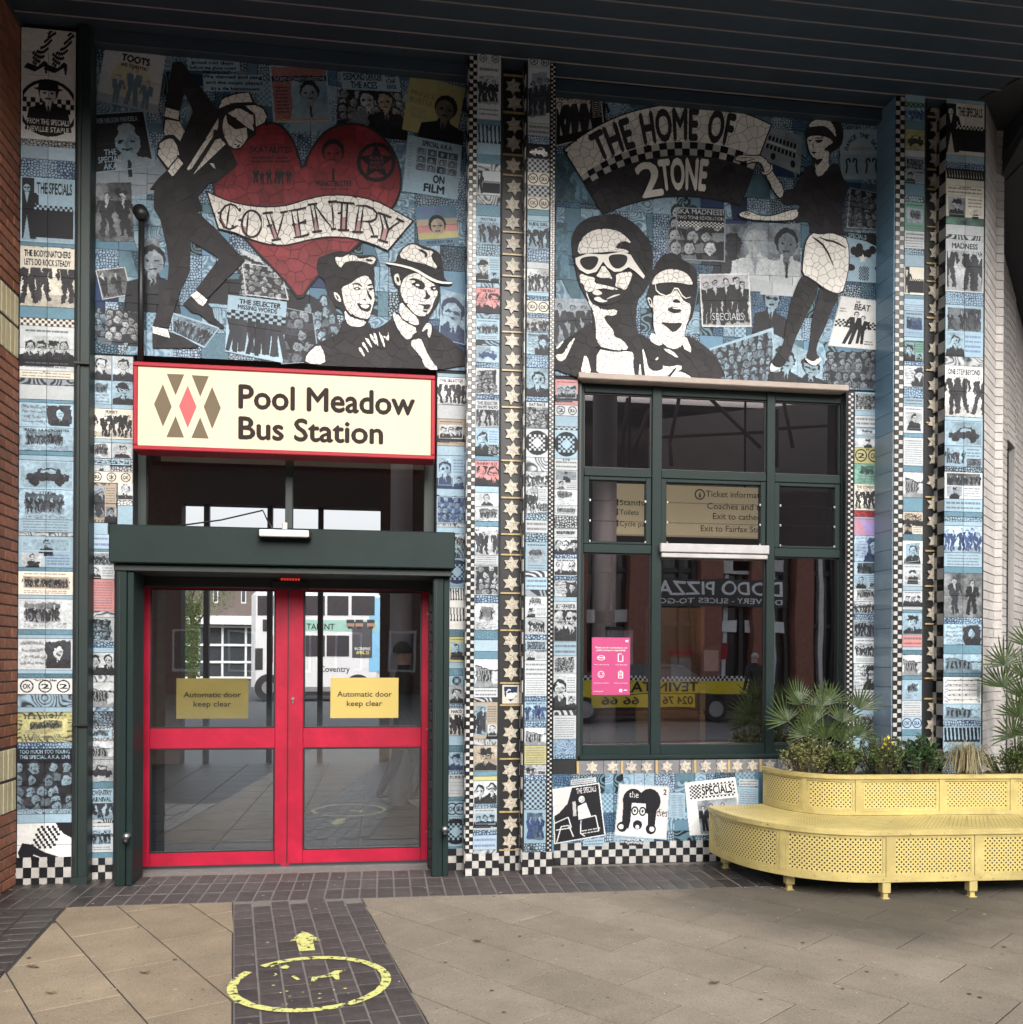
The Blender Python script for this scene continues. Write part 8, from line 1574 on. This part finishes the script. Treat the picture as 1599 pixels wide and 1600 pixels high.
# unseen long brick terrace further off, raised to keep sky out of reflections
bt = thing('street_terrace', (-6, -34, 0), 'dark brick terrace with white framed windows across the street behind the camera', 'building'); by_ = -34.0
box('terrace_wall', -40, 14, by_-8, by_, 0, 11.5, mat('dark_brown_brick', (.085, .05, .04), .8, var=.2, scale=3), bt, 0); 
for i in range(20):
    for z in (1.0, 4.6): x_ = -32+i*2.3; f_ = box('window_frame', x_, x_+1.2, by_+.002, by_+.06, z, z+1.8, M_wf, bt, 0); box('window_glass', x_+.1, x_+1.1, by_+.061, by_+.07, z+.1, z+1.7, M_dg, bt, 0)
# passer-by reflected beside the taxi
def person(loc, rz, coat, trou, hair, lab, k=1):
    t = thing('person', loc, lab, 'person'); t.rotation_euler.z = rz; L0 = Vector(loc); cz, sz_ = math.cos(rz), math.sin(rz)
    J = {'pel': (0, 0, .95, .14), 'sp': (0, 0, 1.2, .15), 'ch': (0, 0, 1.42, .17), 'nk': (0, 0, 1.52, .06), 'hd': (0, .01, 1.63, .095), 'ht': (0, 0, 1.74, .075),
         'hL': (.1, 0, .9, .1), 'kL': (.11, .16, .5, .065), 'aL': (.11, .05, .1, .045), 'fL': (.11, .22, .04, .04), 'hR': (-.1, 0, .9, .1), 'kR': (-.1, -.05, .5, .065), 'aR': (-.1, -.25, .12, .045), 'fR': (-.1, -.10, .04, .04),
         'sL': (.2, 0, 1.42, .065), 'eL': (.25, -.06, 1.15, .05), 'wL': (.24, .08, .92, .035), 'mL': (.24, .13, .85, .04), 'sR': (-.2, 0, 1.42, .065), 'eR': (-.25, .02, 1.15, .05), 'wR': (-.24, .14, .94, .035), 'mR': (-.24, .18, .87, .04)}
    E_ = [('pel', 'sp'), ('sp', 'ch'), ('ch', 'nk'), ('nk', 'hd'), ('hd', 'ht'), ('pel', 'hL'), ('hL', 'kL'), ('kL', 'aL'), ('aL', 'fL'), ('pel', 'hR'), ('hR', 'kR'), ('kR', 'aR'), ('aR', 'fR'), ('ch', 'sL'), ('sL', 'eL'), ('eL', 'wL'), ('wL', 'mL'), ('ch', 'sR'), ('sR', 'eR'), ('eR', 'wR'), ('wR', 'mR')]
    ks = list(J); me = bpy.data.meshes.new('body'); me.from_pydata([J[q][:3] for q in ks], [(ks.index(a), ks.index(b)) for a, b in E_], []); o = bpy.data.objects.new('body', me); COL.objects.link(o); o.parent = t
    sk = o.modifiers.new('skin', 'SKIN'); sv = me.skin_vertices[0].data
    for i, q in enumerate(ks): sv[i].radius = (J[q][3], J[q][3]*(.7 if q in ('pel', 'sp', 'ch') else 1))
    sv[0].use_root = True; o.modifiers.new('sub', 'SUBSURF').levels = 1; o.modifiers['sub'].render_levels = 2
    M = bpy.data.materials.new('clothes_and_skin'); M.use_nodes = True; tt = M.node_tree; N = tt.nodes; b = N['Principled BSDF']; b.inputs['Roughness'].default_value = .8
    tc = N.new('ShaderNodeTexCoord'); sx = N.new('ShaderNodeSeparateXYZ'); rp = N.new('ShaderNodeValToRGB'); rp.color_ramp.interpolation = 'CONSTANT'; mr = N.new('ShaderNodeMath'); mr.operation = 'MULTIPLY'; mr.inputs[1].default_value = .5
    tt.links.new(tc.outputs['Object'], sx.inputs[0]); tt.links.new(sx.outputs[2], mr.inputs[0]); tt.links.new(mr.outputs[0], rp.inputs[0]); tt.links.new(rp.outputs[0], b.inputs['Base Color'])
    cr_ = rp.color_ramp; cr_.elements[0].position = 0; cr_.elements[0].color = (.3, .3, .3, 1); cr_.elements[1].position = .05; cr_.elements[1].color = (*trou, 1)
    for p_, c_ in ((.47, coat), (.765, (.42, .26, .20)), (.855, hair)): e = cr_.elements.new(p_); e.color = (*c_, 1)
    me.materials.append(M); h = bpy.data.meshes.new('hair'); import bmesh
    bm = bmesh.new(); bmesh.ops.create_uvsphere(bm, u_segments=16, v_segments=10, radius=.105); [setattr(v.co, 'z', max(v.co.z, -.02)) for v in bm.verts]; bm.to_mesh(h); bm.free(); h.materials.append(mat('grey_hair_'+str(k), hair, .8)); ho = bpy.data.objects.new('hair', h); COL.objects.link(ho); ho.parent = t; ho.location = (0, -.015, 1.68)
p_ = mir(1150, 1090, 20); person((TX(1152), TYc+1.2, 0), math.radians(170), (.015, .015, .02), (.02, .02, .025), (.32, .30, .28), 'man with short grey hair in a dark coat reflected beside the taxi', 1)
w_ = onZ(630, 1262); person((w_[0], w_[1], 0), math.radians(-80), (.02, .018, .02), (.03, .03, .04), (.05, .04, .03), 'dark clothed passer-by walking inside behind the right door leaf', 2)
